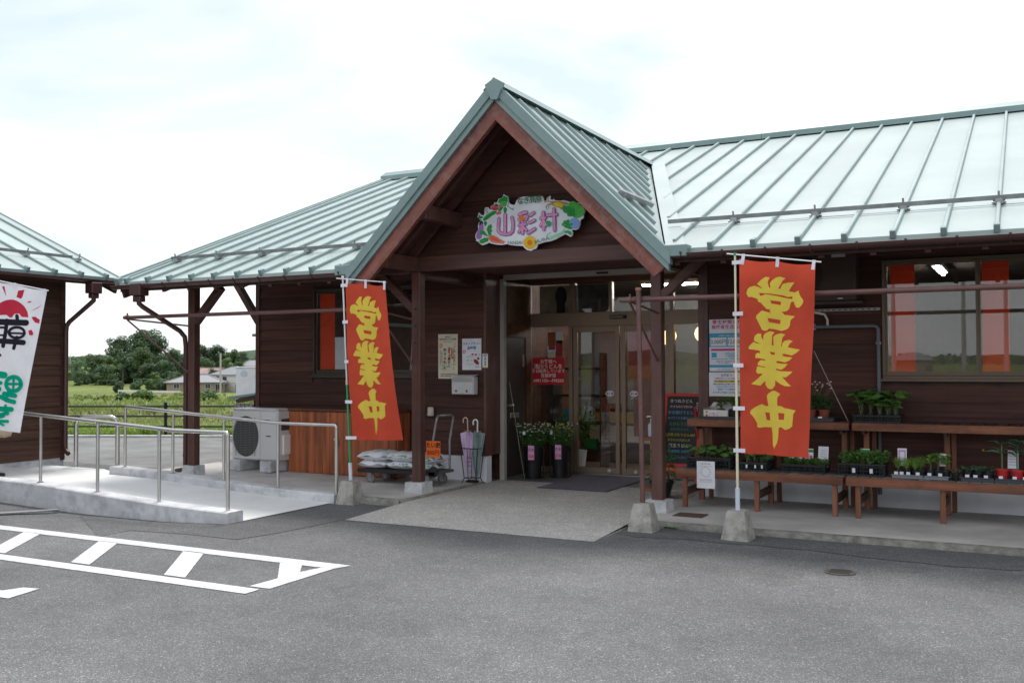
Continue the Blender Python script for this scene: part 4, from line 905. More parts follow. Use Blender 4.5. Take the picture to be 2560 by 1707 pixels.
for i, (x, y, lab) in enumerate(((-4.6,14.2,'fluorescent ceiling lamp nearest the glass doors'),(-4.3,16.2,'fluorescent ceiling lamp at the back of the shop'),(_lp.x,_lp.y,'fluorescent ceiling lamp behind the right window'),(-7.6,13.6,'fluorescent ceiling lamp behind the left window'),(-3.9,15.2,'fluorescent ceiling lamp right of the lanterns'))):
    t = thing('ceiling_lamp', lab, 'lamp', (x,y,2.78), R(90) if i == 2 else 0, 'ceiling lamps inside the shop'); mb = MB(); mb.bb(-.62,.62,-.06,.06,.02,.08); mb.build('housing', M_WHITE, t); mb = MB(); mb.tube([(-.6,0,0),(.6,0,0)], .016, 10); mb.build('tube', M_TUBE, t, 50)
for i, (x, y, z, r_, lab) in enumerate(((-4.62,13.6,1.99,.14,'round glowing paper lantern behind the right sliding door'),(-4.15,13.9,2.02,.14,'round glowing paper lantern beside the door frame'),(-3.75,13.3,2.03,.15,'round glowing paper lantern behind the fixed right pane'))):
    t = thing('paper_lantern', lab, 'lantern', (x,y,z), 0, 'paper lanterns'); prof = [(r_*math.sin(math.pi*(.06+.88*k/14))*(1+(.03 if k % 2 else 0)), -r_*.92*math.cos(math.pi*(.06+.88*k/14))) for k in range(15)]
    mb = MB(); mb.lathe((0,0,0), prof, 20); mb.build('shade', M_LANT, t, 60); mb = MB(); mb.lathe((0,0,r_*.88), [(.05,0),(.05,.02)], 12); mb.lathe((0,0,-r_*.9-.02), [(.05,0),(.05,.02)], 12); mb.tube([(0,0,r_*.9),(0,0,2.84-z)], .004, 5); mb.build('cap', M_BLACK, t)
M_YEL = plain('yellow_cloth', (200,160,30), .8, var=.15); M_BUR = plain('orange_banner', (150,70,25), .8, var=.3)
t = thing('shop_counter', 'long counter with yellow cloth inside the shop', 'counter', (-5.2,14.3,.05)); mb = MB(); mb.bb(-1.1,1.5,0,.6,0,.80); mb.build('body', M_RED, t); mb = MB(); mb.bb(-1.15,1.55,-.03,.65,.80,.84); mb.build('top', M_WOODDK, t); mb = MB(); mb.bb(-1.15,1.55,-.045,-.032,.62,.79); mb.build('cloth', M_YEL, t)
rg = random.Random(4)
for i in range(7):
    mb = MB(); x = -6.1+.3*i; mb.bb(x,x+.22,14.22,14.235,.38+rg.uniform(-.02,.02),.63); tag(mb.build('price_card', M_CREAM), ('first','second','third','fourth','fifth','sixth','seventh')[i]+' paper price card from the left along the counter front', 'card', 'price cards on the counter')
t = thing('display_shelf', 'dark display shelf with goods behind the left pane', 'shelf', (-6.1,13.5,.05))
for k in range(4): mb = MB(); mb.bb(-.25,.55,-.15,.2,.25+.4*k,.28+.4*k); mb.build('board', M_WOODDK, t)
for sx in (-.25,.53): mb = MB(); mb.bb(sx,sx+.02,-.15,.2,0,1.7); mb.build('side', M_WOODDK, t)
for i, (x, z, w, h, c) in enumerate(((-6.18,.98,.15,.2,M_CYAN),(-6.0,.98,.13,.18,M_YELLOW),(-5.84,.99,.14,.22,M_PAPER),(-6.15,.58,.2,.14,M_ORANGE),(-5.85,.58,.2,.15,M_INKG))):
    mb = MB(); mb.bb(x,x+w,13.4,13.5,z-.25,z-.25+h,.004); tag(mb.build('package', c), ('pale blue','yellow','white','orange','green')[i]+' package on the display shelf behind the left pane', 'package', 'packages on the display shelf')
mb = MB(); mb.bb(-4.98+.0,-4.66,13.0,13.01,1.38,2.05); tag(mb.build('hanging_banner', plain('crimson_cloth', (190,30,60), .8, var=.2)), 'crimson cloth banner hanging inside the left sliding door', 'banner')
mb = MB(); mb.bb(-5.02,-4.72,13.3,13.31,.55,1.45); tag(mb.build('hanging_banner', M_BUR), 'orange and brown printed banner hanging below the crimson one', 'banner')
mb = MB(); mb.bb(-5.75,-5.25,13.6,13.62,1.0,2.05); tag(mb.build('hanging_screen', plain('pale_sheet', (210,212,214), .6, trans=.2)), 'pale plastic screen hanging inside the left sliding door', 'screen')
mb = MB(); mb.bb(-4.55,-3.4,14.9,14.92,.7,1.55); tag(mb.build('room_divider', plain('grey_board', (150,146,140), .8)), 'grey board divider behind the right sliding door', 'divider')
mb = MB(); mb.bb(-3.9,-3.5,14.0,14.02,.5,1.62); tag(mb.build('wall_curtain', plain('olive_cloth', (150,140,100), .8, var=.15)), 'olive curtain behind the fixed right pane', 'curtain')
# posters behind the transom
mb = MB(); mb.bb(-6.20,-5.68,YD+.05,YD+.06,2.31,2.70); p_ = mb.build('transom_poster', plain('poster_tan', (150,138,112), .8, var=.2)); tag(p_, 'tan poster with dark figure behind the left transom pane', 'poster')
pv, pf = fill2d(ell(-5.86,2.55,.09,.14,18)+[]); mb = MB(); mb.add([(x,YD+.045,y) for x, y in pv], [f[::-1] for f in pf]); mb.bb(-5.93,-5.80,YD+.046,YD+.048,2.312,2.46); mb.build('dark_shape', M_INK, p_)
mb = MB(); mb.bb(-5.59,-5.13,YD+.05,YD+.06,2.31,2.70); p_ = mb.build('transom_poster', plain('poster_grey', (78,74,70), .8, var=.35, sc=(5,5,5))); tag(p_, 'dark grey photo poster behind the middle transom pane', 'poster')
# notices and red sign on the left pane
t = thing('wall_notice', 'coloured paper notices taped inside the left pane', 'notice', (-5.93,YD-.0,1.88)); 
for (x, z, w, h, c) in ((-.06,.06,.12,.2,M_BUR),(.06,.08,.10,.16,M_PAPER),(-.06,-.08,.12,.09,M_PAPER),(.06,-.07,.10,.22,M_INKR),(-.06,-.19,.12,.12,M_CREAM),(-.055,-.065,.10,.05,M_INKR)):
    mb = MB(); mb.bb(x-w/2,x+w/2,.003+(0 if w != .10 else -.0005),.0045,z-h/2,z+h/2); mb.build('sheet', c, t)
def board(name, label, cat, x0, x1, z0, z1, y, mt, th=.004, b=.0, group=None):
    t = thing(name, label, cat, ((x0+x1)/2, y, (z0+z1)/2), 0, group); mb = MB(); mb.bb((x0-x1)/2,(x1-x0)/2,0,th,(z0-z1)/2,(z1-z0)/2,b); mb.build('sheet', mt, t); return t
def lt(t, s, size, x, z, mt, bold=0., xs=1., ls=1., align='CENTER', y=-.0012, vert=False):
    if vert: s = '\n'.join(s)
    return text(s, size, mt, parent=t, M=MF(x,y,z), bold=bold, xs=xs, ls=ls, align=align)
M_REDS = plain('red_sign', (196,24,36), .6)
t = board('red_sign', 'red handwritten notice about udon sales on the left pane', 'sign', -6.287,-5.781,1.297,1.676,YD-.014,M_REDS)
for s, z, sz, xs in (('お客様へ',.135,.062,1.05),('滝川うどんを',.065,.075,1.0),('毎日販売しています',0,.058,1.0),('営業時間',-.065,.06,1.0),('AM1100—PM200',-.135,.066,1.0)): lt(t, s, sz, 0, z, M_WINK, .012, xs)

# ================================================================ LEFT BUILDING
LX, LYE, LZ = -12.7, 9.79, .16
lb = thing('storage_building', 'dark brown timber building with teal roof at the left edge', 'building', (LX,LYE,0))
EX, EZ2, K2, YE2 = .62, 2.90, .42, .52            # eave offset, height, pitch, gable overhang (local)
n2 = Vector((K2,0,1)).normalized(); Y0 = -8.5
def lr(d, y, off=0.): return Vector((EX-d, y, EZ2+K2*d))+n2*off    # d = distance up-slope in plan
mb = MB(); mb.bb(-.12,0,Y0,0,.1,2.95); mb.prism([(-.12,0,.1),(-7,0,.1),(-7,0,2.9),(-4,0,4.5),(-.12,0,2.95)], (0,-.12,0)); w2 = mb.build('wall', M_WOODDK, lb)
m_ = MB(); m_.prism([(.028,Y0,0),(.010,Y0,.165),(0,Y0,.165),(0,Y0,0)], (0,-Y0-.03,0)); bm_ = m_.mesh('siding_board', M_SIDEL)
for i in range(18): link('siding_board', bm_, w2, (.0005,0,.235+.152*i))
mb = MB(); mb.bb(-.08,.036,-.05,.02,.2,2.95); mb.build('corner_board', M_SIDEY, lb)
mb = MB(); mb.bb(-.2,.02,Y0,.012,.0,.232); mb.build('plinth', M_CURB, lb)
mb = MB(); mb.prism([lr(0,Y0,-.07),lr(0,YE2,-.07),lr(4.4,YE2,-.07),lr(4.4,Y0,-.07)], n2*.05); mb.prism([lr(4.4,Y0,-.02),lr(4.4,YE2,-.02),Vector((EX-8.6,YE2,EZ2)),Vector((EX-8.6,Y0,EZ2))], n2*-.05); rf2 = mb.build('roof', M_SOFF, lb)
a1 = crop(0,500,3.136)
feet = [at(*a1(*q), X=LX+EX).y-LYE for q in ((832,595),(638,575),(435,553),(212,527))]
sp = (feet[0]-feet[3])/3; rys = [feet[0]-sp*i for i in range(20)]
ed = [YE2]+rys
for a, b in zip(ed, ed[1:]):
    if b < Y0: break
    mb = MB(); mb.prism([lr(0,a-.003,-.018),lr(4.4,a-.003,-.018),lr(4.4,b+.003,-.018),lr(0,b+.003,-.018)], n2*.018); mb.build('roof_panel', M_ROOF, rf2)
for y in rys:
    if y < Y0: break
    mb = MB(); mb.beam(lr(-.01,y,.016), lr(4.4,y,.016), .028, .034, n2, .005); mb.build('roof_rib', M_RIB, rf2)
    mb = MB(); mb.beam(lr(-.03,y,.016), lr(.045,y,.016), .05, .075, n2, .006); mb.build('rib_cap', M_TRIM, rf2)
mb = MB(); mb.bb(EX-.01,EX+.012,Y0,YE2,EZ2-.06,EZ2-.004); mb.build('drip_edge', M_TRIM, rf2)
mb = MB(); mb.bb(EX-.06,EX-.03,Y0,YE2-.05,EZ2-.12,EZ2-.07); mb.build('fascia_board', M_WOODDK, rf2)
mb = MB(); mb.beam(lr(-.02,YE2-.04,-.14), lr(4.4,YE2-.04,-.14), .04, .19, n2); mb.build('verge_board', M_BEAM, rf2)
mb = MB(); mb.beam(lr(0,YE2+.005,-.01), lr(4.4,YE2+.005,-.01), .03, .06, n2); mb.build('verge_trim', M_ROOF, rf2)
prof = [(EX+.055+.055*math.cos(t), EZ2-.055+.045*math.sin(t)) for t in [math.pi+math.pi*i/8 for i in range(9)]]; pin = [(EX+.055+.05*math.cos(t), EZ2-.053+.040*math.sin(t)) for t in [2*math.pi-math.pi*i/8 for i in range(9)]]
mb = MB(); mb.prism([(x,Y0,z) for x, z in prof+pin], (0,YE2-Y0,0)); mb.build('gutter', M_GUT, lb, 50)
mb = MB(); c0, c1 = lr(.62,Y0,.085), lr(.62,.13,.085); mb.beam(c0,c1,.020,.004,n2); mb.beam(c0+Vector((.011,0,0))-n2*.02,c1+Vector((.011,0,0))-n2*.02,.004,.045,n2); mb.build('snow_guard', M_GALV, rf2)
for y in (rys[0],rys[2],rys[4],rys[6]): mb = MB(); c = lr(.62,y); mb.box(c+n2*.03,(.07,.07,.06),None,.008); mb.tube([c+n2*.02,c+n2*.13],.01,6); mb.build('guard_clamp', M_GALV, rf2)
hy = at(*a1(735,660), X=LX+EX+.05).y-LYE
mb = MB(); mb.bb(EX-.03,EX+.13,hy-.09,hy+.09,EZ2-.26,EZ2-.10,.01); mb.bb(EX,EX+.10,hy-.06,hy+.06,EZ2-.33,EZ2-.26,.01); mb.build('hopper', M_GUT, lb)
mb = MB(); mb.tube([(EX+.05,hy,EZ2-.32),(EX+.05,hy,EZ2-.36),(EX,hy-.01,EZ2-.40),(.12,.02,EZ2-.66),(.075,.01,EZ2-.72),(.075,.0,EZ2-.8),(.075,0,.42),(.10,-.01,.34),(.2,-.05,.30)], .034, 12); mb.build('downpipe', M_GUT, lb, 50)

# ---- lean-to shed and white cabinet behind the shop's corner
sa, sb = at(*z2(1940,832), Y=15.6), at(*z2(2290,782), Y=15.6)
t = thing('lean_to', 'small lean-to with teal edged roof behind the shop corner', 'shed', (sb.x,15.6,0))
mb = MB(); d = sa-sb; mb.prism([(d.x,0,sa.z),(0.2,0,sb.z+.03),(0.2,0,sb.z+.07),(d.x,0,sa.z+.045)], (0,2.4,0)); mb.build('roof', M_TRIM, t)
mb = MB(); mb.prism([(d.x+.15,.05,sa.z-.09),(.2,.05,sb.z-.05),(.2,.05,sb.z+.028),(d.x+.15,.05,sa.z-.005)], (0,.08,0)); mb.build('beam', M_BEAM, t)
mb = MB(); mb.bb(d.x+.5,d.x+.62,.2,.32,0,sa.z-.02); mb.build('post', M_POST, t)
for k in range(9): mb = MB(); mb.bb(d.x+.03+.055*k,d.x+.08+.055*k,.14+(.008 if k % 2 else 0),.16+(.008 if k % 2 else 0),0,sa.z-.1); mb.build('corrugated_strip', M_GALV, t)
c0, c1 = at(*z2(2016,470), Y=16.2), at(*z2(2262,800), Y=16.2)
t = thing('white_cabinet', 'white square cabinet with pale oval mark above the lean-to roof', 'cabinet', (c0.x,16.2,c1.z-.1)); hgt = c0.z-c1.z+.1; wdt = c1.x-c0.x
mb = MB(); mb.bb(0,wdt*1.25,0,.6,.0,hgt,.012); mb.build('casing', M_WHITE, t); mb = MB(); mb.bb(-.01,wdt*1.27,-.012,.61,hgt,hgt+.03,.006); mb.build('lid', M_WHITE, t)
pv, pf = fill2d(ell(wdt*.42,hgt*.82,wdt*.18,hgt*.10,20)); mb = MB(); mb.add([(x,-.002,z) for x, z in pv], [f[::-1] for f in pf]); mb.build('oval_mark', plain('pale_blue', (195,208,222), .6), t)
e0 = at(*z2(2212,100), Y=14.2); mb = MB(); mb.prism([(e0.x,14.2,e0.z),(-9.9,14.2,e0.z+.13),(-9.9,14.2,e0.z+.19),(e0.x,14.2,e0.z+.05)], (0,2.0,0)); mb.build('rear_eave', M_TRIM, shop)

# ================================================================ PIPE RAILS
def piperail(label, pts_main, arms, verts=(), clamps=()):
    t = thing('banner_rail', label, 'rail', pts_main[0]); o = Vector(pts_main[0])
    mb = MB(); mb.tube([Vector(p)-o for p in pts_main], .0243, 14); mb.build('rail', M_PIPE, t, 50)
    for a in arms: mb = MB(); mb.tube([Vector(p)-o for p in a], .012, 8); mb.build('arm', M_PIPE, t, 50)
    for a in verts:
        mb = MB(); mb.tube([Vector(p)-o for p in a], .0243, 14); mb.build('upright', M_PIPE, t, 50)
        mb = MB(); mb.tube([Vector(a[-1])-o, Vector(a[-1])-o+Vector((0,0,.025))], .030, 14); mb.build('cap', plain('tan_cap', (150,105,80), .5), t, 50)
    for c in clamps: mb = MB(); c = Vector(c)-o; mb.tube([c+Vector((-.018,0,0)), c+Vector((.018,0,0))], .032, 14); mb.tube([c+Vector((0,0,.03)),c+Vector((0,0,.06))], .01, 6); mb.build('clamp', M_PIPE, t, 50)
    return t
piperail('brown pipe banner rail along the left eave', [(-10.86,9.33,2.242),(-6.60,9.33,2.242)], [[(-10.80,9.33,2.22),(-10.16,9.80,2.13)],[(-10.80,9.33,2.21),(-10.16,9.80,1.50)],[(-6.68,9.33,2.22),(-6.50,9.80,2.13)],[(-6.68,9.33,2.21),(-6.50,9.80,1.60)]], clamps=[(-10.80,9.33,2.242),(-6.7,9.33,2.242)])
RYB = 8.93
piperail('brown pipe banner rail along the right eave', [(-3.52,RYB+.05,2.212),(4,RYB+.05,2.212)], [[(-3.42,RYB+.04,2.20),(-3.40,9.72,2.12)],[(-3.42,RYB+.04,2.19),(-3.40,9.72,1.62)]], [[(-3.285,RYB,.20),(-3.315,RYB,2.30)]], [(-3.42,RYB+.05,2.212),(-3.315,RYB+.05,2.212)])
def cblock(label, x, y, h=.262, wb=.132, wt=.086, grp='concrete banner bases'):
    t = thing('banner_weight', label, 'weight', (x,y,0), R(random.uniform(-3,3)), grp)
    mb = MB(); zs = [-.02,.012,h-.02,h]; ws = [wb,wb*.99,wt*1.03,wt*.93]; V = []; rgx = random.Random(int(x*100))
    for z, w in zip(zs, ws):
        for k in range(16):
            s = k//4; f = (k % 4)/4; c = [(-1,-1),(1,-1),(1,1),(-1,1)]; a, b = c[s], c[(s+1) % 4]; px, py = a[0]+(b[0]-a[0])*f, a[1]+(b[1]-a[1])*f
            if f == 0: px *= .93; py *= .93
            V.append((px*w+rgx.uniform(-.002,.002), py*w+rgx.uniform(-.002,.002), z+rgx.uniform(-.003,.003)))
    n = 16; mb.add(V, [(i*n+j, i*n+(j+1) % n, (i+1)*n+(j+1) % n, (i+1)*n+j) for i in range(3) for j in range(n)]+[tuple(range(3*n,4*n))]); mb.build('block', M_BASE, t, 35); return t
cblock('weathered concrete base holding the right red banner', -2.345, 8.855)
cblock('weathered concrete base holding the rail upright beside the right porch post', -3.265, 8.90)
cblock('weathered concrete base holding the left red banner beside the ramp', -6.905, 9.13-.0)

# ================================================================ BANNERS
FLAG_CHARS = []
def _inv(cs, p):
    u = v = .5
    for _ in range(30):
        TL_, TR_, BL_, BR_ = cs
        f = [(1-u)*(1-v)*TL_[k]+u*(1-v)*TR_[k]+(1-u)*v*BL_[k]+u*v*BR_[k]-p[k] for k in (0,1)]
        du = [(1-v)*(TR_[k]-TL_[k])+v*(BR_[k]-BL_[k]) for k in (0,1)]; dv = [(1-u)*(BL_[k]-TL_[k])+u*(BR_[k]-TR_[k]) for k in (0,1)]
        det = du[0]*dv[1]-du[1]*dv[0]; u -= (f[0]*dv[1]-f[1]*dv[0])/det; v -= (du[0]*f[1]-du[1]*f[0])/det
    return (u, v)
zA, zB = crop(1820,630,6.03), crop(1820,800,4.48)
RC = [zA(172,97), zA(1325,180), zB(145,1490), zB(905,1540)]
EI = [(445,470),(500,410),(570,362),(640,375),(610,430),(608,460),(625,520),(645,543),(648,520),(640,470),(665,430),(730,385),(790,368),(872,385),(830,420),(795,490),(765,548),(795,552),(808,510),(830,475),(900,450),(1005,440),(960,505),(915,582),(1010,598),(1068,567),(1075,610),(1090,650),(1140,725),(1130,770),(1100,815),(1065,840),(1025,830),(1000,780),(988,738),(950,748),(935,790),(915,860),(880,890),(830,902),(805,893),(845,945),(920,955),(1010,968),(940,1025),(925,1110),(905,1145),(870,1170),(805,1190),(690,1162),(620,1155),(600,1180),(565,1192),(520,1175),(490,1110),(428,990),(440,955),(515,885),(560,895),(650,922),(630,885),(645,865),(590,862),(560,830),(500,762),(460,745),(458,712),(420,690),(350,672),(320,682),(285,625),(300,560),(340,520),(400,500),(450,510),(490,530),(530,537)]
EIH = [[(470,610),(600,620),(730,640),(830,650),(900,672),(970,660),(968,703),(850,685),(700,655),(620,640),(575,630),(500,660)],[(645,727),(800,748),(795,800),(660,778)],[(600,995),(790,1025),(780,1088),(620,1058)]]
GY = [(295,210),(310,175),(340,152),(380,157),(378,190),(402,228),(400,180),(420,150),(460,130),(490,128),(520,140),(495,170),(488,285),(508,285),(507,190),(530,165),(590,148),(637,163),(605,195),(590,295),(600,297),(603,265),(625,235),(680,222),(727,237),(690,265),(668,305),(740,320),(812,332),(770,370),(720,397),(650,382),(615,378),(605,400),(650,412),(727,420),(690,455),(640,475),(570,462),(540,460),(538,482),(600,490),(673,493),(640,530),(600,557),(550,548),(533,545),(535,562),(600,575),(733,578),(700,610),(655,642),(610,640),(660,690),(720,742),(640,740),(580,715),(525,678),(525,730),(500,770),(475,778),(445,765),(425,730),(420,680),(370,735),(268,717),(340,660),(395,605),(370,600),(340,602),(322,580),(335,520),(360,522),(420,535),(420,525),(345,508),(338,490),(360,460),(380,450),(420,458),(420,443),(370,430),(315,428),(312,395),(330,370),(370,375),(360,345),(290,333),(240,328),(233,305),(260,275),(292,247),(330,262),(378,272),(345,256),(300,235)]
GYH = [[(465,355),(520,365),(520,392),(485,388)]]
CH = [(435,850),(450,825),(495,793),(530,797),(588,832),(550,870),(548,935),(553,965),(590,963),(640,985),(700,995),(768,1012),(740,1050),(728,1190),(695,1215),(650,1230),(625,1215),(605,1200),(570,1205),(567,1310),(555,1370),(520,1442),(500,1400),(495,1280),(483,1205),(400,1200),(350,1208),(328,1195),(330,1160),(310,1115),(285,1075),(255,1040),(265,1010),(310,975),(380,942),(425,967),(450,963),(440,900)]
CHH = [[(412,1033),(463,1042),(467,1127),(428,1120)],[(562,1040),(640,1047),(633,1118),(570,1117)]]
for pl, hs, cp in ((EI,EIH,zA),(GY,GYH,zB),(CH,CHH,zB)):
    FLAG_CHARS.append(([_inv(RC, cp(*q)) for q in pl], [[_inv(RC, cp(*q)) for q in h] for h in hs]))
def clothmat(name, c, tr): return mat(name, c, .8, .06, (3,3,3), .05, spec=.15, trans=tr, bsc=300)
M_FRED = clothmat('red_cloth', (.78,.105,.056), .38); M_FYEL = clothmat('yellow_print', (.92,.75,.11), .3); M_FWHITE = clothmat('white_cloth', (.74,.74,.78), .35)
M_FTAB = plain('white_tab', (225,222,232), .6); M_FROSE = clothmat('rose_print', (.62,.04,.08), .3); M_FNAVY = clothmat('navy_print', (.022,.022,.035), .2); M_FGRN = clothmat('green_print', (.0,.38,.24), .3)
def surf(C, wv, nv):
    TL_, TR_, BL_, BR_ = [Vector(c) for c in C]
    def S(u, v, off=0.):
        p = TL_*(1-u)*(1-v)+TR_*u*(1-v)+BL_*(1-u)*v+BR_*u*v
        p.z -= .016*max(0., 1-4*v)*abs(math.sin(2*math.pi*u))
        return p+nv*(wv(u, v)+off)
    return S
def cloth_mesh(S, nu=36, nv_=80):
    mb = MB(); mb.add([S(i/nu, j/nv_) for j in range(nv_+1) for i in range(nu+1)], [(j*(nu+1)+i, (j+1)*(nu+1)+i, (j+1)*(nu+1)+i+1, j*(nu+1)+i+1) for j in range(nv_) for i in range(nu)]); return mb
def banner(label, S, chars_fn, pole, bar, polem, cloth, tabs_l, nvec, split=None, base=None):
    o = Vector(pole[0]); t = thing('banner_flag', label, 'banner', tuple(o)); t0 = Vector(o)
    def loc(mb): mb.v = [tuple(Vector(p)-t0) for p in mb.v]; return mb
    loc(cloth_mesh(S)).build('cloth', cloth, t, 80)
    chars_fn(t, loc)
    p0, p1 = Vector(pole[0]), Vector(pole[1])
    if split: 
        pm = p0.lerp(p1, split); mb = MB(); mb.tube([p0,pm], .0125, 10); loc(mb).build('pole', polem[0], t, 50); mb = MB(); mb.tube([pm,p1], .010, 10); loc(mb).build('pole', polem[1], t, 50); mb = MB(); mb.tube([pm-(p1-p0)*.012,pm+(p1-p0)*.010], .0155, 10); loc(mb).build('pole_joint', plain('ivory', (205,195,165), .5), t, 50)
    else: mb = MB(); mb.tube([p0,p1], .011, 10); loc(mb).build('pole', polem[0], t, 50)
    mb = MB(); mb.tube([p1-(p1-p0).normalized()*.012, p1+(p1-p0).normalized()*.016], .016, 8); loc(mb).build('pole_cap', polem[2], t, 50)
    mb = MB(); mb.tube([bar[0],bar[1]], .006, 8); loc(mb).build('crossbar', M_WHITE, t, 50)
    if base: mb = MB(); mb.tube([p0, p0+(p1-p0).normalized()*.20], .021, 12); loc(mb).build('pole_sleeve', base, t, 50)
    # white tabs: along the pole and on the crossbar
    for v in tabs_l:
        c = S(0, v); q = p0.lerp(p1, max(0., min(1, (c.z-p0.z)/(p1.z-p0.z)))); mb = MB()
        d = (c-q); mb.beam(q-d.normalized()*.03+nvec*.016, c+d.normalized()*.045+nvec*.008, .003, .036, (0,0,1)) ; loc(mb).build('tab', M_FTAB, t)
    for u in (.04,.5,.97):
        c = S(u, .03); tt = ((c-Vector(bar[0])).dot(Vector(bar[1])-Vector(bar[0])))/(Vector(bar[1])-Vector(bar[0])).length_squared; q = Vector(bar[0]).lerp(Vector(bar[1]), tt)+Vector((0,0,.012))
        mb = MB(); mb.beam(q+nvec*.009, c+nvec*.006, .030, .003, nvec); loc(mb).build('tab', M_FTAB, t)
    return t
def chars_main(S):
    def fn(t, loc):
        for pl, hs in FLAG_CHARS:
            v, f = fill2d([(a,b*2.6) for a, b in pl], [[(a,b*2.6) for a, b in h] for h in hs], .032); mb = MB(); mb.add([S(a,b/2.6,.003) for a, b in v], [q if True else q for q in f]); loc(mb).build('lettering', M_FYEL, t, 80)
            mb = MB(); mb.add([S(a,b/2.6,-.003) for a, b in v], [q[::-1] for q in f]); loc(mb).build('lettering', M_FYEL, t, 80)
    return fn
# right red banner
YF = 8.875; C = [at(*q, Y=YF) for q in RC]; nv = Vector((0,-1,0))
wv = lambda u, v: (.026*math.sin(u*6.5+v*2.6)*(.35+.9*v) + .014*math.sin(u*14+v*5+1)*(.25+v) - .03*math.sin(math.pi*u)*(1-v)*.6 + .014*math.sin(v*11+u*1.5)*u + .003*math.sin(u*20-v*9)*(.4+v))
S = surf(C, wv, nv)
M_CRM = plain('cream_pole', (222,214,186), .5); M_GRN = plain('green_pole', (25,150,95), .45); M_SLV = plain('pale_sleeve', (200,210,225), .5)
banner('red banner with yellow brush lettering on the right, in front of the plant benches', S, chars_main(S), [at(*crop(1700,1080,2.735)(395,532), Y=8.86), at(*zA(106,36), Y=8.89)], [at(*zA(-20,27), Y=8.885), at(*zA(1405,152), Y=8.87)], [M_CRM,M_CRM,M_GRN], M_FRED, (.02,.285,.55,.77,.985), nv, .55, M_SLV)
# left red banner
zL = crop(860,680,3.644); YF = 9.13; C = [at(*zL(14,92), Y=8.90), at(*zL(380,118), Y=8.93), at(*zL(78,1530), Y=YF-.04), at(*zL(535,1530), Y=YF-.02)]
wv = lambda u, v: (.03*math.sin(u*7+v*3)*(.3+v) + .014*math.sin(u*15+1+v*4)*(.2+v)+.05*math.sin(math.pi*v)*u*.6+.003*math.sin(u*20-v*9))
S = surf(C, wv, nv)
a3 = crop(540,650,2.6125)
banner('red banner with yellow brush lettering on a green pole beside the ramp', S, chars_main(S), [at(*a3(880,1435), Y=9.13), at(*a3(828,112), Y=8.91)], [at(*a3(786,120), Y=8.90), at(*a3(1110,145), Y=8.92)], [M_GRN,M_WHITE,M_WHITE], M_FRED, (.02,.25,.50,.755,.985), nv, .485, plain('white_sleeve', (215,222,232), .5))
# white banner at the left edge, seen from its back
zW = crop(0,690,3.646); DW = 10.8
C = [at(*zW(-150,16), D=DW), at(*zW(430,130), D=DW), at(*zW(-370,1345), D=DW), at(*zW(188,1428), D=DW-.1)]; nW = -FWD.copy(); nW.z = 0; nW.normalize()
wv = lambda u, v: .02*math.sin(u*6+v*3)*(.3+v)
S = surf(C, wv, nW); CW = [zW(-150,16), zW(430,130), zW(-370,1345), zW(188,1428)]
def chars_white(t, loc):
    off = [.002]
    def put(polys, mt):
        mb = MB()
        for pl in polys:
            off[0] += .0002; uv = [_inv(CW, zW(*q)) for q in pl]; v, f = fill2d([(a,b*2.6) for a, b in uv], (), .06); mb.add([S(a,b/2.6,off[0]) for a, b in v], f)
        loc(mb).build('print', mt, t)
    sunp = [(95+160*math.cos(a), 375-162*math.sin(a)) for a in [math.pi*i/20 for i in range(21)]]+[(-30,362),(30,355),(60,355),(85,378),(105,380),(130,345),(170,340),(195,372)]
    put([sunp,[(22,85),(45,85),(60,185)],[(165,130),(222,115),(205,180),(190,203),(150,190)],[(243,237),(260,222),(290,222),(270,236)],[(285,312),(340,285),(387,256),(345,290),(300,308)],[(287,372),(320,370),(365,400),(360,435),(320,425),(295,395)],[(258,500),(285,490),(305,520),(298,545),(265,538)],[(-40,110),(-18,115),(-30,190)]], M_FROSE)
    ring = lambda cx, cy, rx, ry, w: [p for i in range(24) for p in [[(cx+(rx)*math.cos(t), cy+ry*math.sin(t)) for t in (2*math.pi*i/24, 2*math.pi*(i+1)/24)]+[(cx+(rx-w)*math.cos(t), cy+(ry-w)*math.sin(t)) for t in (2*math.pi*(i+1)/24, 2*math.pi*i/24)]]]
    st = lambda *a: [p for pts, w in a for p in stroke2d(pts, w*1.22)]
    put(st(([(-90,415),(75,422),(235,427)],46),([(152,362),(156,405)],26),([(75,520),(205,525)],15),([(-20,592),(120,600),(212,608)],40),([(150,560),(136,610),(122,660)],26),([(62,405),(52,500),(25,640)],28),([(-60,470),(45,470)],17),([(-60,540),(42,540)],14),([(-70,400),(-60,640)],24))+ring(152,517,84,62,26), M_FNAVY)
    put([ell(0,722,12,14,14)], plain('plum_print', (80,30,60), .8))
    put(st(([(130,920),(130,1045)],20),([(60,985),(205,985)],20),([(-60,890),(40,905)],50),([(-20,975),(5,975)],30),([(40,1072),(150,1092)],34),([(10,1100),(70,1130),(142,1148)],34),([(80,1060),(62,1135)],26),([(-40,1208),(118,1214)],38),([(60,1182),(56,1250)],24),([(5,1262),(85,1250)],26),([(-30,1290),(45,1275)],24),([(-30,1320),(85,1322)],24),([(-10,1330),(46,1356)],18),([(-60,1040),(-10,1030)],40))+ring(132,985,92,84,38), M_FGRN)
pb = at(*zW(-330,1900), D=DW); pb.z = .0
banner('white banner with red sun and green lettering seen from behind, cut by the left edge', S, chars_white, [pb, at(*zW(-175,-5), D=DW)], [at(*zW(-190,8), D=DW), at(*zW(442,134), D=DW)], [M_WHITE,M_WHITE,M_WHITE], M_FWHITE, (.02,.5,.98), nW)
sp_ = at(*zW(40,1425), D=11.1); mb = MB(); rgp = random.Random(2)
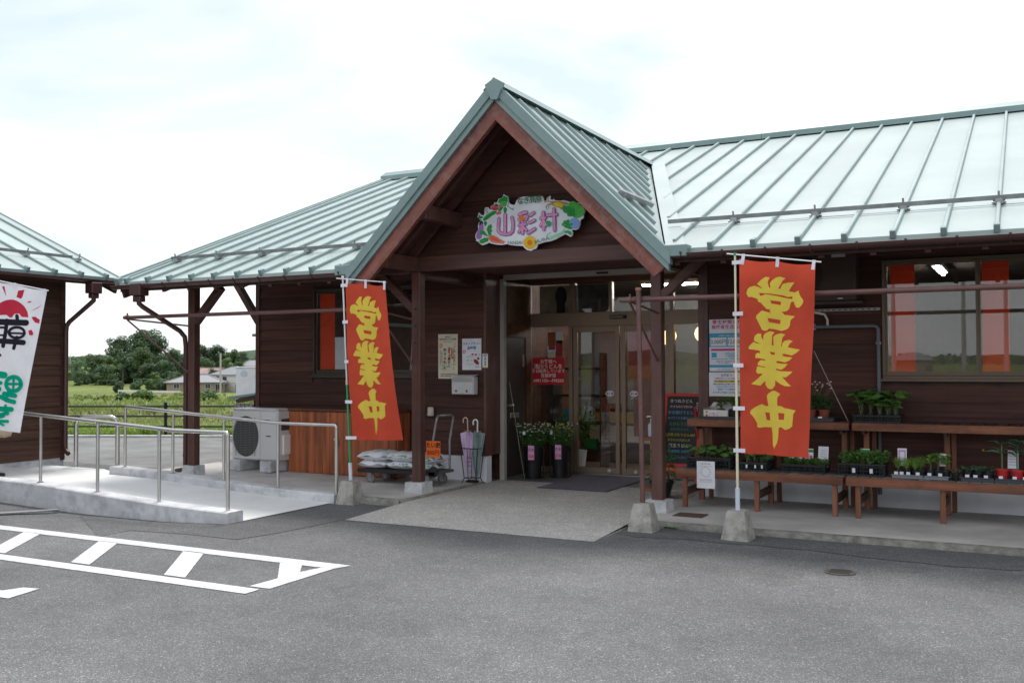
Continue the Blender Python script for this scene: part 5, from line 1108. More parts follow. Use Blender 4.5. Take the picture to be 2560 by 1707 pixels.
mb.lathe((0,0,0), [(.02,-.055),(.11,-.045),(.14,.0),(.13,.08),(.08,.14)], 12); mb.v = [(x*1.05+rgp.uniform(-.01,.01), y*.6+rgp.uniform(-.01,.01), z+rgp.uniform(-.008,.008)) for x, y, z in mb.v]
tag(mb.build('cloth_bag', plain('beige_cloth', (196,178,150), .85, var=.15), smooth=80, loc=(sp_.x-.05, sp_.y, sp_.z+.0)), 'beige cloth bag showing below the white banner', 'bag')
f_ = at(0,1186, Z=.175); mb = MB(); mb.prism([(-.25,-.1,0),(.02,-.06,0),(.10,0,0),(.02,.06,0),(-.25,.1,0)], (0,0,.03)); tag(mb.build('stand_foot', M_BLACK, loc=(f_.x, f_.y, .162)), 'black flat stand foot on the ramp at the left edge', 'foot')

# ================================================================ HANDRAILS
def handrail(label, posts_, top, ends):
    o = Vector(posts_[0][0]); t = thing('handrail', label, 'handrail', tuple(o)); mb = MB(); mb.tube([Vector(p)-o for p in top], .021, 14); mb.build('top_rail', M_STEEL, t, 50)
    for b, h in posts_:
        b = Vector(b)-o; mb = MB(); mb.tube([b+Vector((0,0,-.02)), Vector((b.x,b.y,b.z+h-.01))], .021 if (b.length < .01 and ends) else .018, 14); mb.lathe(b, [(.036,0),(.036,.003)], 14); mb.build('post', M_STEEL, t, 50)
    return t
yb = 7.53
handrail('stainless handrail on the front kerb of the ramp', [((-7.245,yb,.112),.78),((-8.22,yb,.14),.765),((-9.175,yb,.195),.77),((-10.135,yb,.25),.77),((-11.1,yb,.26),.80)], [(-7.245,yb,.86),(-7.246,yb,.888),(-7.262,yb,.902),(-7.29,yb,.905),(-8.03,yb,.905),(-8.12,yb,.912),(-10.13,yb,1.02),(-10.9,yb,1.065),(-11.3,yb,1.07)], True)
yb = 9.15
handrail('stainless handrail on the rear kerb of the ramp', [((-7.12,yb,.10),.77),((-8.0,yb,.125),.765),((-8.87,yb,.168),.755),((-9.745,yb,.222),.755),((-10.62,yb,.25),.77)], [(-7.12,yb,.86),(-7.122,yb,.876),(-7.135,yb,.888),(-7.16,yb,.89),(-8.0,yb,.893),(-8.15,yb,.90),(-10.57,yb,1.045),(-10.60,yb,1.045),(-10.616,yb,1.035),(-10.62,yb,1.01)], True)
pa, pb_ = Vector((-12.05,9.52,.16)), Vector((-11.53,9.80,.16)); d = pb_-pa; up = Vector((0,0,1))
t = thing('barrier_arch', 'stainless inverted U barrier at the back of the ramp platform', 'barrier', tuple(pa)); L_ = d.length; dn = d.normalized(); r_ = .12; H_ = .70; pts = [up*-.05, up*(H_-r_)]+[dn*(r_-r_*math.cos(a))+up*(H_-r_+r_*math.sin(a)) for a in [math.pi/2*i/6 for i in range(1,7)]]+[dn*(L_-r_+r_*math.sin(a))+up*(H_-r_+r_*math.cos(a)) for a in [math.pi/2*i/6 for i in range(0,7)]]+[d+up*-.05]
mb = MB(); mb.tube(pts, .03, 14); mb.build('hoop', M_STEEL, t, 50)
# ================================================================ GABLE SIGN
zS = crop(1180,480,8.11); YS = 9.765
def sp2(q): p = at(*zS(*q), Y=YS); return (p.x-PX, p.z-3.17)
sg_ = thing('gable_sign', 'white cut-out sign with pink lettering and painted vegetables on the porch gable', 'sign', (PX,YS,3.17))
OUT = [(70,870),(85,830),(130,770),(120,690),(135,630),(180,580),(210,575),(150,555),(112,510),(135,415),(175,465),(240,475),(255,430),(245,370),(265,320),(320,310),(345,350),(375,360),(385,300),(450,240),(455,210),(500,225),(540,140),(615,120),(640,45),(670,70),(720,90),(740,150),(735,190),(765,240),(850,268),(875,245),(900,180),(945,125),(1050,95),(1180,95),(1350,85),(1430,90),(1450,130),(1455,180),(1510,185),(1520,110),(1560,90),(1580,65),(1598,110),(1580,150),(1640,165),(1650,140),(1680,170),(1790,180),(1860,168),(1990,205),(2045,188),(2095,220),(2170,225),(2235,275),(2280,330),(2290,390),(2260,470),(2265,520),(2200,565),(2195,660),(2160,740),(2110,770),(2020,765),(2045,830),(2030,890),(2000,910),(1940,880),(1890,850),(1800,900),(1690,960),(1590,995),(1480,1015),(1330,1060),(1320,1110),(1290,1150),(1240,1165),(1200,1195),(1110,1175),(1060,1130),(1030,1095),(900,1090),(760,1075),(700,1055),(600,1075),(480,1065),(390,1045),(340,1025),(300,1050),(205,1080),(150,1040),(115,1000),(80,995),(85,960),(65,910)]
v, f = fill2d([sp2(q) for q in OUT]); mb = MB(); n_ = len(v); mb.add([(x,0,z) for x, z in v], [q if True else q for q in f]); mb.prism([(a,.001,b) for a, b in [sp2(q) for q in OUT]], (0,.02,0)); mb.build('panel', plain('sign_white', (232,234,240), .6, var=.06, sc=(3,3,3)), sg_)
lay = [.0012]
def sput(name, polys, mt, raw=False):
    mb = MB()
    for pl in polys:
        lay[0] += .00012; v, f = fill2d([sp2(q) for q in pl]); mb.add([(x,-lay[0],z) for x, z in v], f)
    return mb.build(name, mt, sg_)
def sstroke(*a): return [p for pts, w in a for p in stroke2d(pts, w)]
C_ = lambda n, *rgb: plain(n, rgb, .7, var=.08)
s_green, s_lg, s_dg, s_pink, s_pur, s_red, s_yel, s_or, s_tan, s_blue, s_pale, s_egg, s_navy = C_('sg1',28,150,62), C_('sg2',80,185,75), C_('sg3',20,110,70), C_('sg4',222,150,190), C_('sg5',98,62,150), C_('sg6',200,60,75), C_('sg7',235,195,25), C_('sg8',235,125,35), C_('sg9',170,140,90), C_('sg10',130,170,225), C_('sg11',170,220,190), C_('sg12',165,125,190), C_('sg13',45,35,95)
# vegetables
sput('tomato', [ell(460,315,90,60,24), ell(545,430,60,32,20,-.3), ell(590,280,50,30,18)], C_('sg14',215,110,120)); sput('tomato', [ell(470,345,70,32,20)], s_red)
sput('tomato_leaf', [[(440,255),(480,265),(470,225),(500,250),(540,245),(520,275),(570,285),(510,295),(450,300),(475,280)]], s_dg)
sput('pepper_leaf', [[(520,215),(560,140),(620,125),(640,70),(680,90),(725,110),(730,190),(690,230),(640,200),(560,200)]], s_green)
sput('pepper_leaf', [[(525,215),(600,190),(690,190),(720,230),(690,290),(650,310),(620,270),(560,240)]], s_lg)
sput('pepper_leaf', [[(530,380),(560,310),(640,305),(600,380),(540,400)],[(640,320),(690,305),(715,350),(700,410),(660,440),(640,400)]], s_green)
sput('vine', sstroke(([(720,285),(780,330),(845,365)],12),([(800,345),(850,330)],9),([(740,200),(745,260),(710,290)],9),([(270,400),(260,360),(290,340),(320,355),(290,390),(330,410),(300,440)],9)), s_dg)
sput('cucumber', [[(220,575),(240,520),(300,460),(400,400),(500,380),(510,400),(470,450),(400,490),(330,550),(260,585)]], s_green); sput('cucumber', [[(235,530),(300,465),(400,405),(420,410),(320,475),(250,545)]], s_lg)
sput('bean_leaf', [[(125,520),(140,460),(180,490),(235,505),(210,540),(150,550)],[(250,600),(290,590),(312,640),(270,700),(245,650)]], s_green)
sput('eggplant', [[(150,650),(220,650),(240,720),(235,780),(210,850),(200,930),(150,960),(105,950),(85,890),(100,830),(140,770)]], s_egg); sput('eggplant_cap', [[(140,670),(165,600),(200,585),(230,610),(232,660),(200,640),(180,670)]], s_navy)
sput('radish_leaf', [[(350,910),(320,820),(300,760),(330,690),(370,655),(400,670),(410,720),(385,750),(415,790),(385,830),(400,860),(365,900)],[(150,770),(200,790),(250,790),(290,840),(340,910),(280,890),(210,860),(150,850),(180,820)],[(340,930),(330,1000),(270,1020),(210,1050),(140,1020),(170,1000),(140,985),(200,960),(260,930)]], s_green)
sput('radish_leaf', sstroke(([(160,775),(250,850),(345,910)],10),([(370,670),(360,780),(350,900)],10),([(160,1020),(240,990),(335,930)],10)), s_lg)
sput('carrot', [[(360,880),(420,875),(520,915),(560,945),(660,1000),(680,1010),(640,1050),(500,1040),(400,1020),(345,960)]], C_('sg15',225,130,120)); sput('carrot', [[(375,900),(420,900),(500,940),(590,1000),(560,1025),(470,990),(390,975)]], C_('sg16',230,95,40))
sput('corn_husk', [[(1600,190),(1690,185),(1800,190),(1900,200),(1975,235),(1960,270),(1860,260),(1830,370),(1770,320),(1660,290),(1620,260)]], s_tan)
sput('corn', [[(1650,235),(1720,210),(1820,225),(1855,260),(1835,315),(1740,300),(1660,275)]], s_yel); sput('corn_silk', sstroke(([(1640,220),(1560,190),(1470,210)],14),([(1620,230),(1530,260),(1500,310),(1535,350)],14),([(1560,190),(1530,120),(1580,85)],14),([(1620,250),(1550,280),(1565,325)],10)), s_tan)
sput('cabbage', [ell(2130,380,150,150,28), ell(2050,270,90,80,22)], s_lg); sput('cabbage', [[(1840,310),(1870,275),(1980,285),(2090,360),(2105,480),(2000,500),(1940,490),(1930,440),(1870,420),(1840,370)]], s_green)
sput('cabbage_vein', sstroke(([(1850,320),(1980,400),(2095,520)],8),([(2000,230),(2090,360),(2095,530)],7),([(2180,260),(2130,400),(2110,520)],5),([(2250,380),(2160,430)],5)), s_dg)
sput('turnip', [ell(2080,640,110,110,28)], s_blue); sput('turnip_leaf', [[(1865,580),(1900,590),(1960,555),(1990,600),(1970,640),(2055,640),(2040,680),(1990,690),(2050,740),(1990,760),(1920,730),(1870,720),(1895,670),(1860,640)]], s_green)
sput('leek', [[(1550,930),(1600,890),(1720,855),(1820,810),(1860,750),(1900,760),(1880,820),(1760,900),(1640,950),(1590,975),(1555,960)]], s_pale); sput('leek', sstroke(([(1570,960),(1680,900),(1860,800)],9)), C_('sg17',90,190,140)); sput('leek_leaf', [[(1880,800),(1960,780),(2020,810),(2020,870),(1990,880),(1950,840),(1880,830)],[(1820,660),(1870,600),(1880,700),(1830,690)]], C_('sg18',45,165,110))
sput('leek_root', sstroke(([(1600,830),(1550,850),(1520,890),(1560,900)],8)), C_('sg17',90,190,140))
# flower
sput('petal', [ell(1180+92*math.cos(a), 1025+92*math.sin(a), 44, 20, 12, a) for a in [2*math.pi*k/18 for k in range(18)]], s_yel); sput('flower_heart', [ell(1180,1030,52,58,20)], s_or)
# lettering: purple outline then pink
LTR = [([(555,545),(545,700),(545,790),(590,840),(690,865),(780,850),(830,800),(845,700),(840,600),(820,520)],1),([(683,465),(680,600),(680,850)],1),
 ([(975,465),(1040,430),(1110,420)],1.1),([(965,560),(985,590)],1),([(1130,505),(1105,570)],.9),([(970,680),(1100,655)],1),([(1035,620),(1035,840)],1),([(1020,720),(960,820)],.9),([(1050,710),(1110,775)],.9),([(1190,480),(1260,425)],1),([(1180,625),(1275,578)],1),([(1150,835),(1280,750)],1.05),
 ([(1405,540),(1490,530)],1),([(1455,420),(1465,760)],1),([(1450,600),(1400,690)],.85),([(1475,600),(1510,680)],.85),([(1535,478),(1725,460)],1),([(1670,350),(1685,780)],1)]
sput('lettering_outline', [p for pts, k in LTR for p in stroke2d(pts, 72*k)], s_pur); sput('lettering', [p for pts, k in LTR for p in stroke2d(pts, 52*k)], s_pink)
sput('dot', [ell(1025,540,52,60,22)], s_or); sput('dot', [ell(1565,643,50,58,22)], C_('sg19',20,165,100))
def stext(s, px, py, sz, mt, rot=0., xs=1., bold=.0):
    c = sp2((px,py)); lay[0] += .0004; return text(s, sz, mt, parent=sg_, M=MF(c[0],-lay[0],c[1]) @ Matrix.Rotation(rot,4,'Z'), xs=xs, bold=bold)
for i, ch in enumerate('なぎ高原'): stext(ch, (990,1120,1240,1365)[i], (195,180,165,160)[i], .088, s_dg, R(3), 1., .01)
stext('SANSAI', 885, 1035, .052, s_dg, R(-2), 1.15); stext('MURA', 1430, 985, .055, s_dg, R(14), 1.2)

# ================================================================ WALL THINGS, LEFT OF THE DOOR
YP = YW-.036
t = board('wall_poster', 'cream vertical poster with black and orange lettering left of the door', 'poster', -6.925,-6.625,1.402,1.99,YP,M_CREAM)
lt(t,'第70回',.026,0,.255,M_INK,.01); lt(t,'社会を明るくする運動',.026,0,.225,M_INK,.015); lt(t,'立ち直りを支える',.018,.0,.192,M_INKG,.01)
lt(t,'「ごめんなさい」',.046,.098,.0,M_INK,.02,1.,.92,vert=True); lt(t,'言える勇気と',.046,.022,-.015,M_INK,.02,1.,.98,vert=True); lt(t,'許せる心',.046,-.045,.0,M_INK,.02,1.,1.2,vert=True); lt(t,'犯罪や非行を防止し',.018,-.092,-.02,M_INK,.01,1.,1.0,vert=True); lt(t,'立ち直りを支える地域のチカラ',.016,-.117,-.03,M_INK,.01,1.,1.0,vert=True)
lt(t,'主催 岡山県推進委員会 那岐',.018,.0,-.235,M_INK,.01); lt(t,'協賛 更生保護女性会 保護司',.018,.0,-.26,M_INK,.01)
lay2 = [-.0016]
def pshape(t, polys, mt, y=None):
    mb = MB()
    for pl in polys: lay2[0] -= .00008; v, f = fill2d(pl); mb.add([(a,y or lay2[0],b) for a, b in v], f)
    return mb.build('print', mt, t)
pshape(t, [ell(-.105,.142,.024,.028,20)], M_ORANGE); pshape(t, [ell(-.105,.142,.011,.014,14)], M_CREAM); pshape(t, stroke2d([(.06,.10),(.065,.04),(.05,.0)],.022)+[ell(.02,-.03,.02,.018,14), ell(.07,-.02,.015,.02,14), ell(-.055,-.07,.018,.014,14), ell(.015,.07,.014,.02,14)], M_ORANGE, -.0009); pshape(t, stroke2d([(-.09,-.11),(-.03,-.17)],.008)+stroke2d([(-.1,-.17),(.0,-.13)],.008)+stroke2d([(-.05,-.12),(-.06,-.18)],.008), M_INKG, -.0008)
t = board('wall_poster', 'white poster with blue heading and chestnut pictures above the mailbox', 'poster', -6.555,-6.268,1.517,1.925,YP,M_PAPER)
lt(t,'スタンプラリー',.042,0,.135,M_INKB,.03,.9); lt(t,'登録店',.045,0,.08,M_INKB,.03); lt(t,'2021',.036,.085,-.165,plain('brown_ink',(110,85,80),.8),.0); lt(t,'あ   り',.032,-.03,-.08,plain('brown_ink',(110,85,80),.8)); lt(t,'6',.04,.115,-.005,plain('brown_ink',(110,85,80),.8))
pshape(t, [ell(-.112,.035,.022,.022,18)], M_INKR); pshape(t, [ell(-.112,.035,.012,.012,14)], M_PAPER); pshape(t, [ell(.015,.0,.02,.014,14), ell(.065,-.006,.02,.014,14)], C_('nut1',205,110,110)); pshape(t, [ell(.07,-.10,.048,.026,18,-.7), ell(.10,-.055,.018,.018,14)], C_('nut2',140,60,40))
for k, (z, w) in enumerate(((.178,.12),(.04,.09),(-.02,.05),(-.035,.07),(-.125,.06),(-.135,.03))): mb = MB(); mb.bb(-.02-w if k else -w,-.02+w if k else w,-.0012,-.0004,z-.0015,z+.0015); mb.build('text_line', plain('grey_ink',(150,150,160),.8), t)
t = board('name_plate', 'small white vertical name plate right of the chestnut poster', 'plate', -6.252,-6.172,1.545,1.728,YP,M_PAPER,.006)
lt(t,'登録商店',.03,.004,-.005,M_INK,.02,1.,1.05,vert=True); mb = MB(); mb.bb(-.036,.036,-.0012,0,-.09,-.078); mb.build('print', M_YELLOW, t); mb = MB(); mb.bb(-.03,.03,-.0012,0,.06,.085); mb.build('print', C_('plate_grey',185,165,165), t)
t = thing('mailbox', 'grey steel mailbox with two round marks on the wall', 'mailbox', (-6.49,YP+.005,1.195))
mb = MB(); mb.bb(-.165,.165,-.11,.0,.005,.235,.006); mb.build('body', M_ACW, t); mb = MB(); mb.bb(-.15,.15,-.118,-.111,.17,.222,.002); mb.build('slot_flap', plain('flap_grey',(165,165,162),.4), t); mb = MB(); mb.bb(-.158,.158,-.122,-.111,.012,.165,.004); mb.build('door', plain('box_grey',(200,200,200),.4), t)
for dx in (-.09,.07): mb = MB(); mb.lathe((dx,-.122,.05), [(.018,0),(.018,.003),(.012,.006)], 16, Matrix.Rotation(R(90),3,'X')); mb.build('knob', plain('knob_grey',(110,112,112),.4), t)
mb = MB(); mb.bb(-.03,.02,-.132,-.122,.022,.030); mb.build('latch', M_STEEL, t); mb = MB(); mb.prism([(-.17,-.125,.235),(.17,-.125,.235),(.17,.0,.255),(-.17,.0,.255)], (0,0,.006)); mb.build('lid', M_ACW, t)
t = thing('door_chime_box', 'small cream switch box on the wall behind the left porch post', 'switch box', (-7.03,YP,.965)); mb = MB(); mb.bb(-.042,.042,-.045,.005,-.06,.06,.012); mb.build('casing', plain('cream_plastic',(205,200,184),.5), t); mb = MB(); mb.bb(-.035,.035,-.06,-.045,-.055,-.015,.01); mb.build('hood', plain('cream_plastic',(205,200,184),.5), t)
# air conditioner on the ground
t = thing('air_conditioner', 'pale grey outdoor air conditioner beside the cedar cabinet', 'air conditioner', (-10.03,10.50,.26))
W_, H_, D_ = .84, .70, .32
mb = MB(); mb.bb(0,W_,.012,D_,0,H_,.012); mb.build('casing', M_ACW, t); mb = MB(); mb.bb(-.004,W_+.004,.0,D_+.004,H_,H_+.02,.006); mb.build('lid', M_ACW, t)
mb = MB(); mb.bb(.012,.52,0,.0115,.015,H_-.02,.004); pnl = mb.build('front_panel', M_ACW, t); mb = MB(); mb.bb(.535,W_-.012,.002,.0115,.015,H_-.02,.004); mb.build('service_panel', M_ACW, t)
pv, pf = fill2d(ell(.265,.33,.235,.285,32)); mb = MB(); mb.add([(x,-.0015,z) for x, z in pv], pf); mb.build('fan_opening', plain('fan_dark2',(66,68,70),.6), t)
for k in range(22):
    z = .08+.024*k; hw_ = .24*math.sqrt(max(.05,1-((z-.33)/.30)**2)); mb = MB(); mb.bb(.265-hw_,.265+hw_,-.012,-.004,z,z+.007); mb.build('grille_bar', plain('grille_grey',(112,114,114),.5), t)
for k in range(5): x = .09+.088*k; mb = MB(); mb.bb(x,x+.005,-.016,-.012,.06,.60); mb.build('grille_bar', plain('grille_grey',(112,114,114),.5), t)
mb = MB(); mb.bb(.60,.70,-.0005,.0018,.54,.57); mb.build('badge', M_INKB, t); mb = MB(); mb.bb(.64,.72,-.004,.0018,.335,.35); mb.build('panel_grip', plain('fan_dark',(58,60,62),.6), t)
mb = MB(); mb.bb(W_-.002,W_+.035,.09,.24,.08,.36,.01); mb.build('valve_cover', M_WHITE, t); mb = MB(); mb.bb(W_+.0005,W_+.003,.08,.26,.42,.58); mb.build('side_label', plain('label_dark',(70,62,72),.6), t)
for k, x in enumerate((-9.98,-9.42)):
    mb = MB(); mb.bb(-.10,.10,-.22,.22,0,.155,.008); tag(mb.build('concrete_block', M_CURB, loc=(x+.06,10.66,.105)), ('left','right')[k]+' concrete block under the ground air conditioner', 'block', 'air conditioner blocks')
# cedar cabinet
CX0, CX1, CY, CZ0, CZ1 = -9.20, -7.38, 10.74, .10, .985
t = thing('cedar_cabinet', 'orange brown cedar plank cabinet with padlock against the wall', 'cabinet', ((CX0+CX1)/2,CY,CZ0)); hw_ = (CX1-CX0)/2
mb = MB(); mb.bb(-hw_+.01,hw_-.01,.022,.32,0,CZ1-CZ0-.03); mb.build('carcass', M_WOODDK, t)
npl = 15; pw_ = 2*hw_/npl
m_ = MB(); m_.bb(-pw_/2+.0012,pw_/2-.0012,0,.02,-(CZ1-CZ0-.04)/2,(CZ1-CZ0-.04)/2,.003); pm_ = m_.mesh('plank', M_CAB)
for k in range(npl): link('plank', pm_, t, (-hw_+pw_*(k+.5), random.uniform(-.0015,.0015), (CZ1-CZ0-.04)/2))
for k in range(3): mb = MB(); mb.bb(hw_-.009,hw_+.010,.022+.1*k,.119+.1*k,0,CZ1-CZ0-.04,.003); mb.build('plank', M_CAB, t)
mb = MB(); mb.bb(-hw_-.012,hw_+.03,-.03,.335,CZ1-CZ0-.035,CZ1-CZ0,.006); mb.build('top', mat('dark_cedar',(.13,.042,.018),.5,.35,(1,11,11),.2), t)
mb = MB(); mb.bb(-.11,-.03,-.012,-.001,.46,.49,.002); mb.tube([(-.055,-.02,.475),(-.055,-.02,.45),(-.03,-.02,.45),(-.03,-.02,.475)],.004,6); mb.bb(-.065,-.02,-.03,-.012,.395,.445,.004); mb.build('padlock', M_STEEL, t)
# cart with bags
t = thing('platform_cart', 'steel platform cart loaded with white sacks behind the left porch post', 'cart', (-7.02,10.46,.08))
mb = MB(); mb.bb(-.60,.56,-.22,.24,.15,.185,.008); mb.build('deck', plain('cart_deck',(92,90,88),.5), t); mb = MB(); mb.bb(-.61,.57,-.235,-.222,.14,.19,.004); mb.build('bumper', M_BLACK, t)
for sx, sy in ((-.45,-.16),(-.45,.18),(.42,-.16),(.42,.18)):
    w_ = MB(); w_.lathe((sx,sy-.017,.066), [(.058,-.0),(.066,.004),(.066,.030),(.058,.034)], 18, Matrix.Rotation(R(-90),3,'X')); wo_ = w_.build('wheel', plain('tyre_grey',(120,120,118),.6), t, 40)
    w_ = MB(); w_.lathe((sx,sy-.019,.066), [(.034,0),(.034,.038)], 14, Matrix.Rotation(R(-90),3,'X')); w_.build('hub', M_STEEL, wo_, 40); w_ = MB(); w_.bb(sx-.03,sx+.03,sy-.026,sy-.021,.05,.15); w_.bb(sx-.03,sx+.03,sy+.021,sy+.026,.05,.15); w_.build('fork', M_GALV, wo_)
mb = MB(); xh = .52; mb.tube([(xh-.01,-.19,.18),(xh-.01,-.19,.55),(xh+.04,-.19,.80),(xh+.05,-.185,.85),(xh+.04,-.15,.875),(xh+.04,.17,.875),(xh+.05,.205,.85),(xh+.04,.21,.80),(xh-.01,.21,.55),(xh-.01,.21,.18)], .015, 10); mb.build('handle', M_GALV, t, 50)
mb = MB(); mb.lathe((xh+.02,-.235,.19), [(.07,0),(.07,.02)], 16, Matrix.Rotation(R(-90),3,'X')); mb.build('hinge_disc', M_BLACK, t, 40)
M_BAG = mat('white_sack', (.80,.82,.86), .45, .05, (5,5,5), .3, bsc=9, bumpd=.02)
def sack(label, x, y, z, l, w, h, rz, seed):
    rgs = random.Random(seed); t = thing('sack', label, 'sack', (x,y,z), rz, 'white sacks on the cart'); mb = MB(); nu, nv_ = 16, 10; V = []
    for s in (1,-1):
        for j in range(nv_+1):
            for i in range(nu+1):
                u, v = i/nu*2-1, j/nv_*2-1; e = max(0,(1-abs(u)**3.2))*max(0,(1-abs(v)**2.6)); wr = .010*math.sin(u*9+v*5+seed)*(.3+abs(u))
                V.append((u*l/2*(1-.03*v*v), v*w/2*(1-.06*abs(u)**3), h/2+s*(h/2*(e**.42))+(wr if s > 0 else 0)))
    n = (nu+1)*(nv_+1)
    for k, s in ((0,1),(1,-1)):
        fs = [(j*(nu+1)+i, j*(nu+1)+i+1, (j+1)*(nu+1)+i+1, (j+1)*(nu+1)+i) for j in range(nv_) for i in range(nu)]
        mb.add(V[k*n:(k+1)*n], fs if s > 0 else [q[::-1] for q in fs])
    mb.build('bag', M_BAG, t, 70)
    for k, (s, yy) in enumerate((('バーク堆肥',-.02),)):
        me = text(s, .075, M_INKG if seed % 2 else M_INK, parent=t, M=Matrix.Translation((0,yy,h*.5+.52*h)), bold=.02).data
        for vv in me.vertices:
            u, v = vv.co.x/(l/2), vv.co.y/(w/2); e = max(0,(1-abs(u)**3.2))*max(0,(1-abs(v)**2.6)); vv.co.z = h/2+h/2*(e**.42)+.010*math.sin(u*9+v*5+seed)*(.3+abs(u))+.006
    me = text('バーク堆肥', .05, M_INKG, parent=t, M=MF(0,-w/2*.99-.004,h*.55) , bold=.015).data
    for vv in me.vertices:
        u = vv.co.x/(l/2); vv.co.y = -w/2*.93-.004
    return t
zc = .08+.187
sack('white sack, lower one at the left end of the cart', -7.42,10.44,zc,.44,.46,.11,R(90),1); sack('white sack, upper one at the left end of the cart', -7.40,10.42,zc+.10,.46,.46,.12,R(92),3)
sack('white sack, lower one in the middle of the cart', -7.0,10.44,zc,.46,.40,.11,R(3),2); sack('white sack, upper one in the middle of the cart', -6.98,10.43,zc+.10,.48,.42,.12,R(-3),5)
sack('white sack, lower one at the right end of the cart', -6.66,10.44,zc,.30,.42,.10,R(2),4); sack('white sack, upper one at the right end of the cart', -6.65,10.43,zc+.09,.34,.42,.11,R(-2),6)
t = board('price_sign', 'orange card priced 300 yen hung on the cart handle', 'sign', -6.585,-6.38,.45,.65,10.235,plain('orange_card',(236,110,25),.7)); lt(t,'たい肥',.068,0,.045,M_INK,.03); lt(t,'300円',.075,0,-.045,plain('dark_red_ink',(120,30,10),.7),.02)
# umbrella stand and umbrellas
ux, uy, uz = -6.33, 10.93, .075
t = thing('umbrella_stand', 'black wire umbrella stand by the wall corner', 'umbrella stand', (ux,uy,uz))
hx, hy = .125, .085
mb = MB(); mb.tube([(-hx,-hy,.44),(hx,-hy,.44),(hx,hy,.44),(-hx,hy,.44),(-hx,-hy,.44)], .006, 6); mb.build('top_ring', M_BLACKM, t); mb = MB(); bx_ = .085; mb.tube([(-bx_,-.06,.06),(bx_,-.06,.06),(bx_,.06,.06),(-bx_,.06,.06),(-bx_,-.06,.06)], .005, 6); mb.build('lower_ring', M_BLACKM, t)
for sx in (-1,1):
    for sy in (-1,1): mb = MB(); mb.tube([(sx*hx,sy*hy,.44),(sx*bx_,sy*.06,.06),(sx*(bx_+.025),sy*.075,0)], .006, 6); mb.build('leg', M_BLACKM, t)
for sx in (-.028,.028): mb = MB(); mb.tube([(sx,-hy,.44),(sx,-.06,.06)], .004, 6); mb.build('bar', M_BLACKM, t)
for z in (.22,.27,.32): mb = MB(); mb.tube([(-.028,-hy+.01+(.44-z)*.05,z),(.028,-hy+.01+(.44-z)*.05,z)], .004, 6); mb.build('bar', M_BLACKM, t)
mb = MB(); mb.bb(-.07,.07,-.05,.05,.005,.03,.006); mb.build('drip_tray', M_BLACK, t)
def umbrella(label, x, y, z, lean, cm, hm, seed, hz=.80):
    t = thing('umbrella', label, 'umbrella', (x,y,z), 0, 'umbrellas in the stand'); ax = Vector((lean,.01,1)); rgs = random.Random(seed); V = []; n = 18; zs = [0,.08,.2,.34,.48,.55,.60]; rr = [.010,.024,.042,.058,.076,.088,.034]
    for q, (zz, r_) in enumerate(zip(zs, rr)):
        for k in range(n):
            a = 2*math.pi*k/n; fl_ = (1.0+.24*(1 if k % 2 else -1)*min(1,q/3)); V.append(Vector((math.cos(a)*r_*fl_, math.sin(a)*r_*fl_*.75, zz+(.03*(1 if k % 2 else -.6) if q == 5 else 0)+rgs.uniform(-.004,.004)))+ax*zz-Vector((0,0,zz)))
    mb = MB(); mb.add(V, [(i*n+j, i*n+(j+1) % n, (i+1)*n+(j+1) % n, (i+1)*n+j) for i in range(len(zs)-1) for j in range(n)]); mb.build('canopy', cm, t, 25)
    mb = MB(); mb.tube([ax*-.04, ax*.64], .005, 6); mb.build('shaft', M_BLACKM, t)
    top = ax*hz; mb = MB(); mb.tube([ax*.60, ax*(hz-.05)]+[ax*(hz-.05)+Vector((-.032+.032*math.cos(a),0,.032*math.sin(a)*1.1)) for a in [math.pi*i/8 for i in range(1,9)]]+[ax*(hz-.05)+Vector((-.064,0,-.035))], .0075 if seed == 1 else .0105, 8); mb.build('handle', hm, t, 60)
    for k in range(8): a = 2*math.pi*k/8; mb = MB(); mb.tube([ax*.57+Vector((math.cos(a)*.045,math.sin(a)*.035,0)), ax*.62+Vector((math.cos(a)*.04,math.sin(a)*.03,0))], .004, 5); mb.build('rib_tip', M_GALV, t)
umbrella('lilac folded umbrella with beige hooked handle', ux-.045, uy-.01, uz+.045, -.03, mat('lilac_cloth',(.72,.54,.80),.5,.2,(20,20,4),.1,trans=.15), plain('beige_handle',(215,190,178),.4), 1, .80)
umbrella('grey green folded umbrella with white hooked handle', ux+.05, uy+.02, uz+.045, .02, mat('greygreen_cloth',(.24,.31,.30),.5,.2,(20,20,4),.1,trans=.1), M_WHITE, 2, .775)
mb = MB(); mb.tube([(-6.13,11.58,1.35),(-5.93,11.62,.07)], .0035, 6); o = mb.build('leaning_stick', plain('stick_grey',(150,145,138),.6)); tag(o, 'thin pale stick leaning beside the shutter rail', 'stick')
# door mat
t = thing('door_mat', 'purple grey doormat in front of the sliding doors', 'mat', (-4.93,11.67,.062)); mb = MB(); mb.bb(-.45,.45,-.75,.75,0,.009,.003); mb.build('pile', mat('mat_pile',(.13,.115,.15),.95,.45,(70,70,70),.6,col2=(.26,.235,.29)), t); mb = MB()
for a in ((-.465,.465,-.765,-.75),(-.465,.465,.75,.765),(-.465,-.45,-.75,.75),(.45,.465,-.75,.75)): mb.bb(a[0],a[1],a[2],a[3],0,.007)
mb.build('border', plain('mat_border',(70,64,76),.8), t)
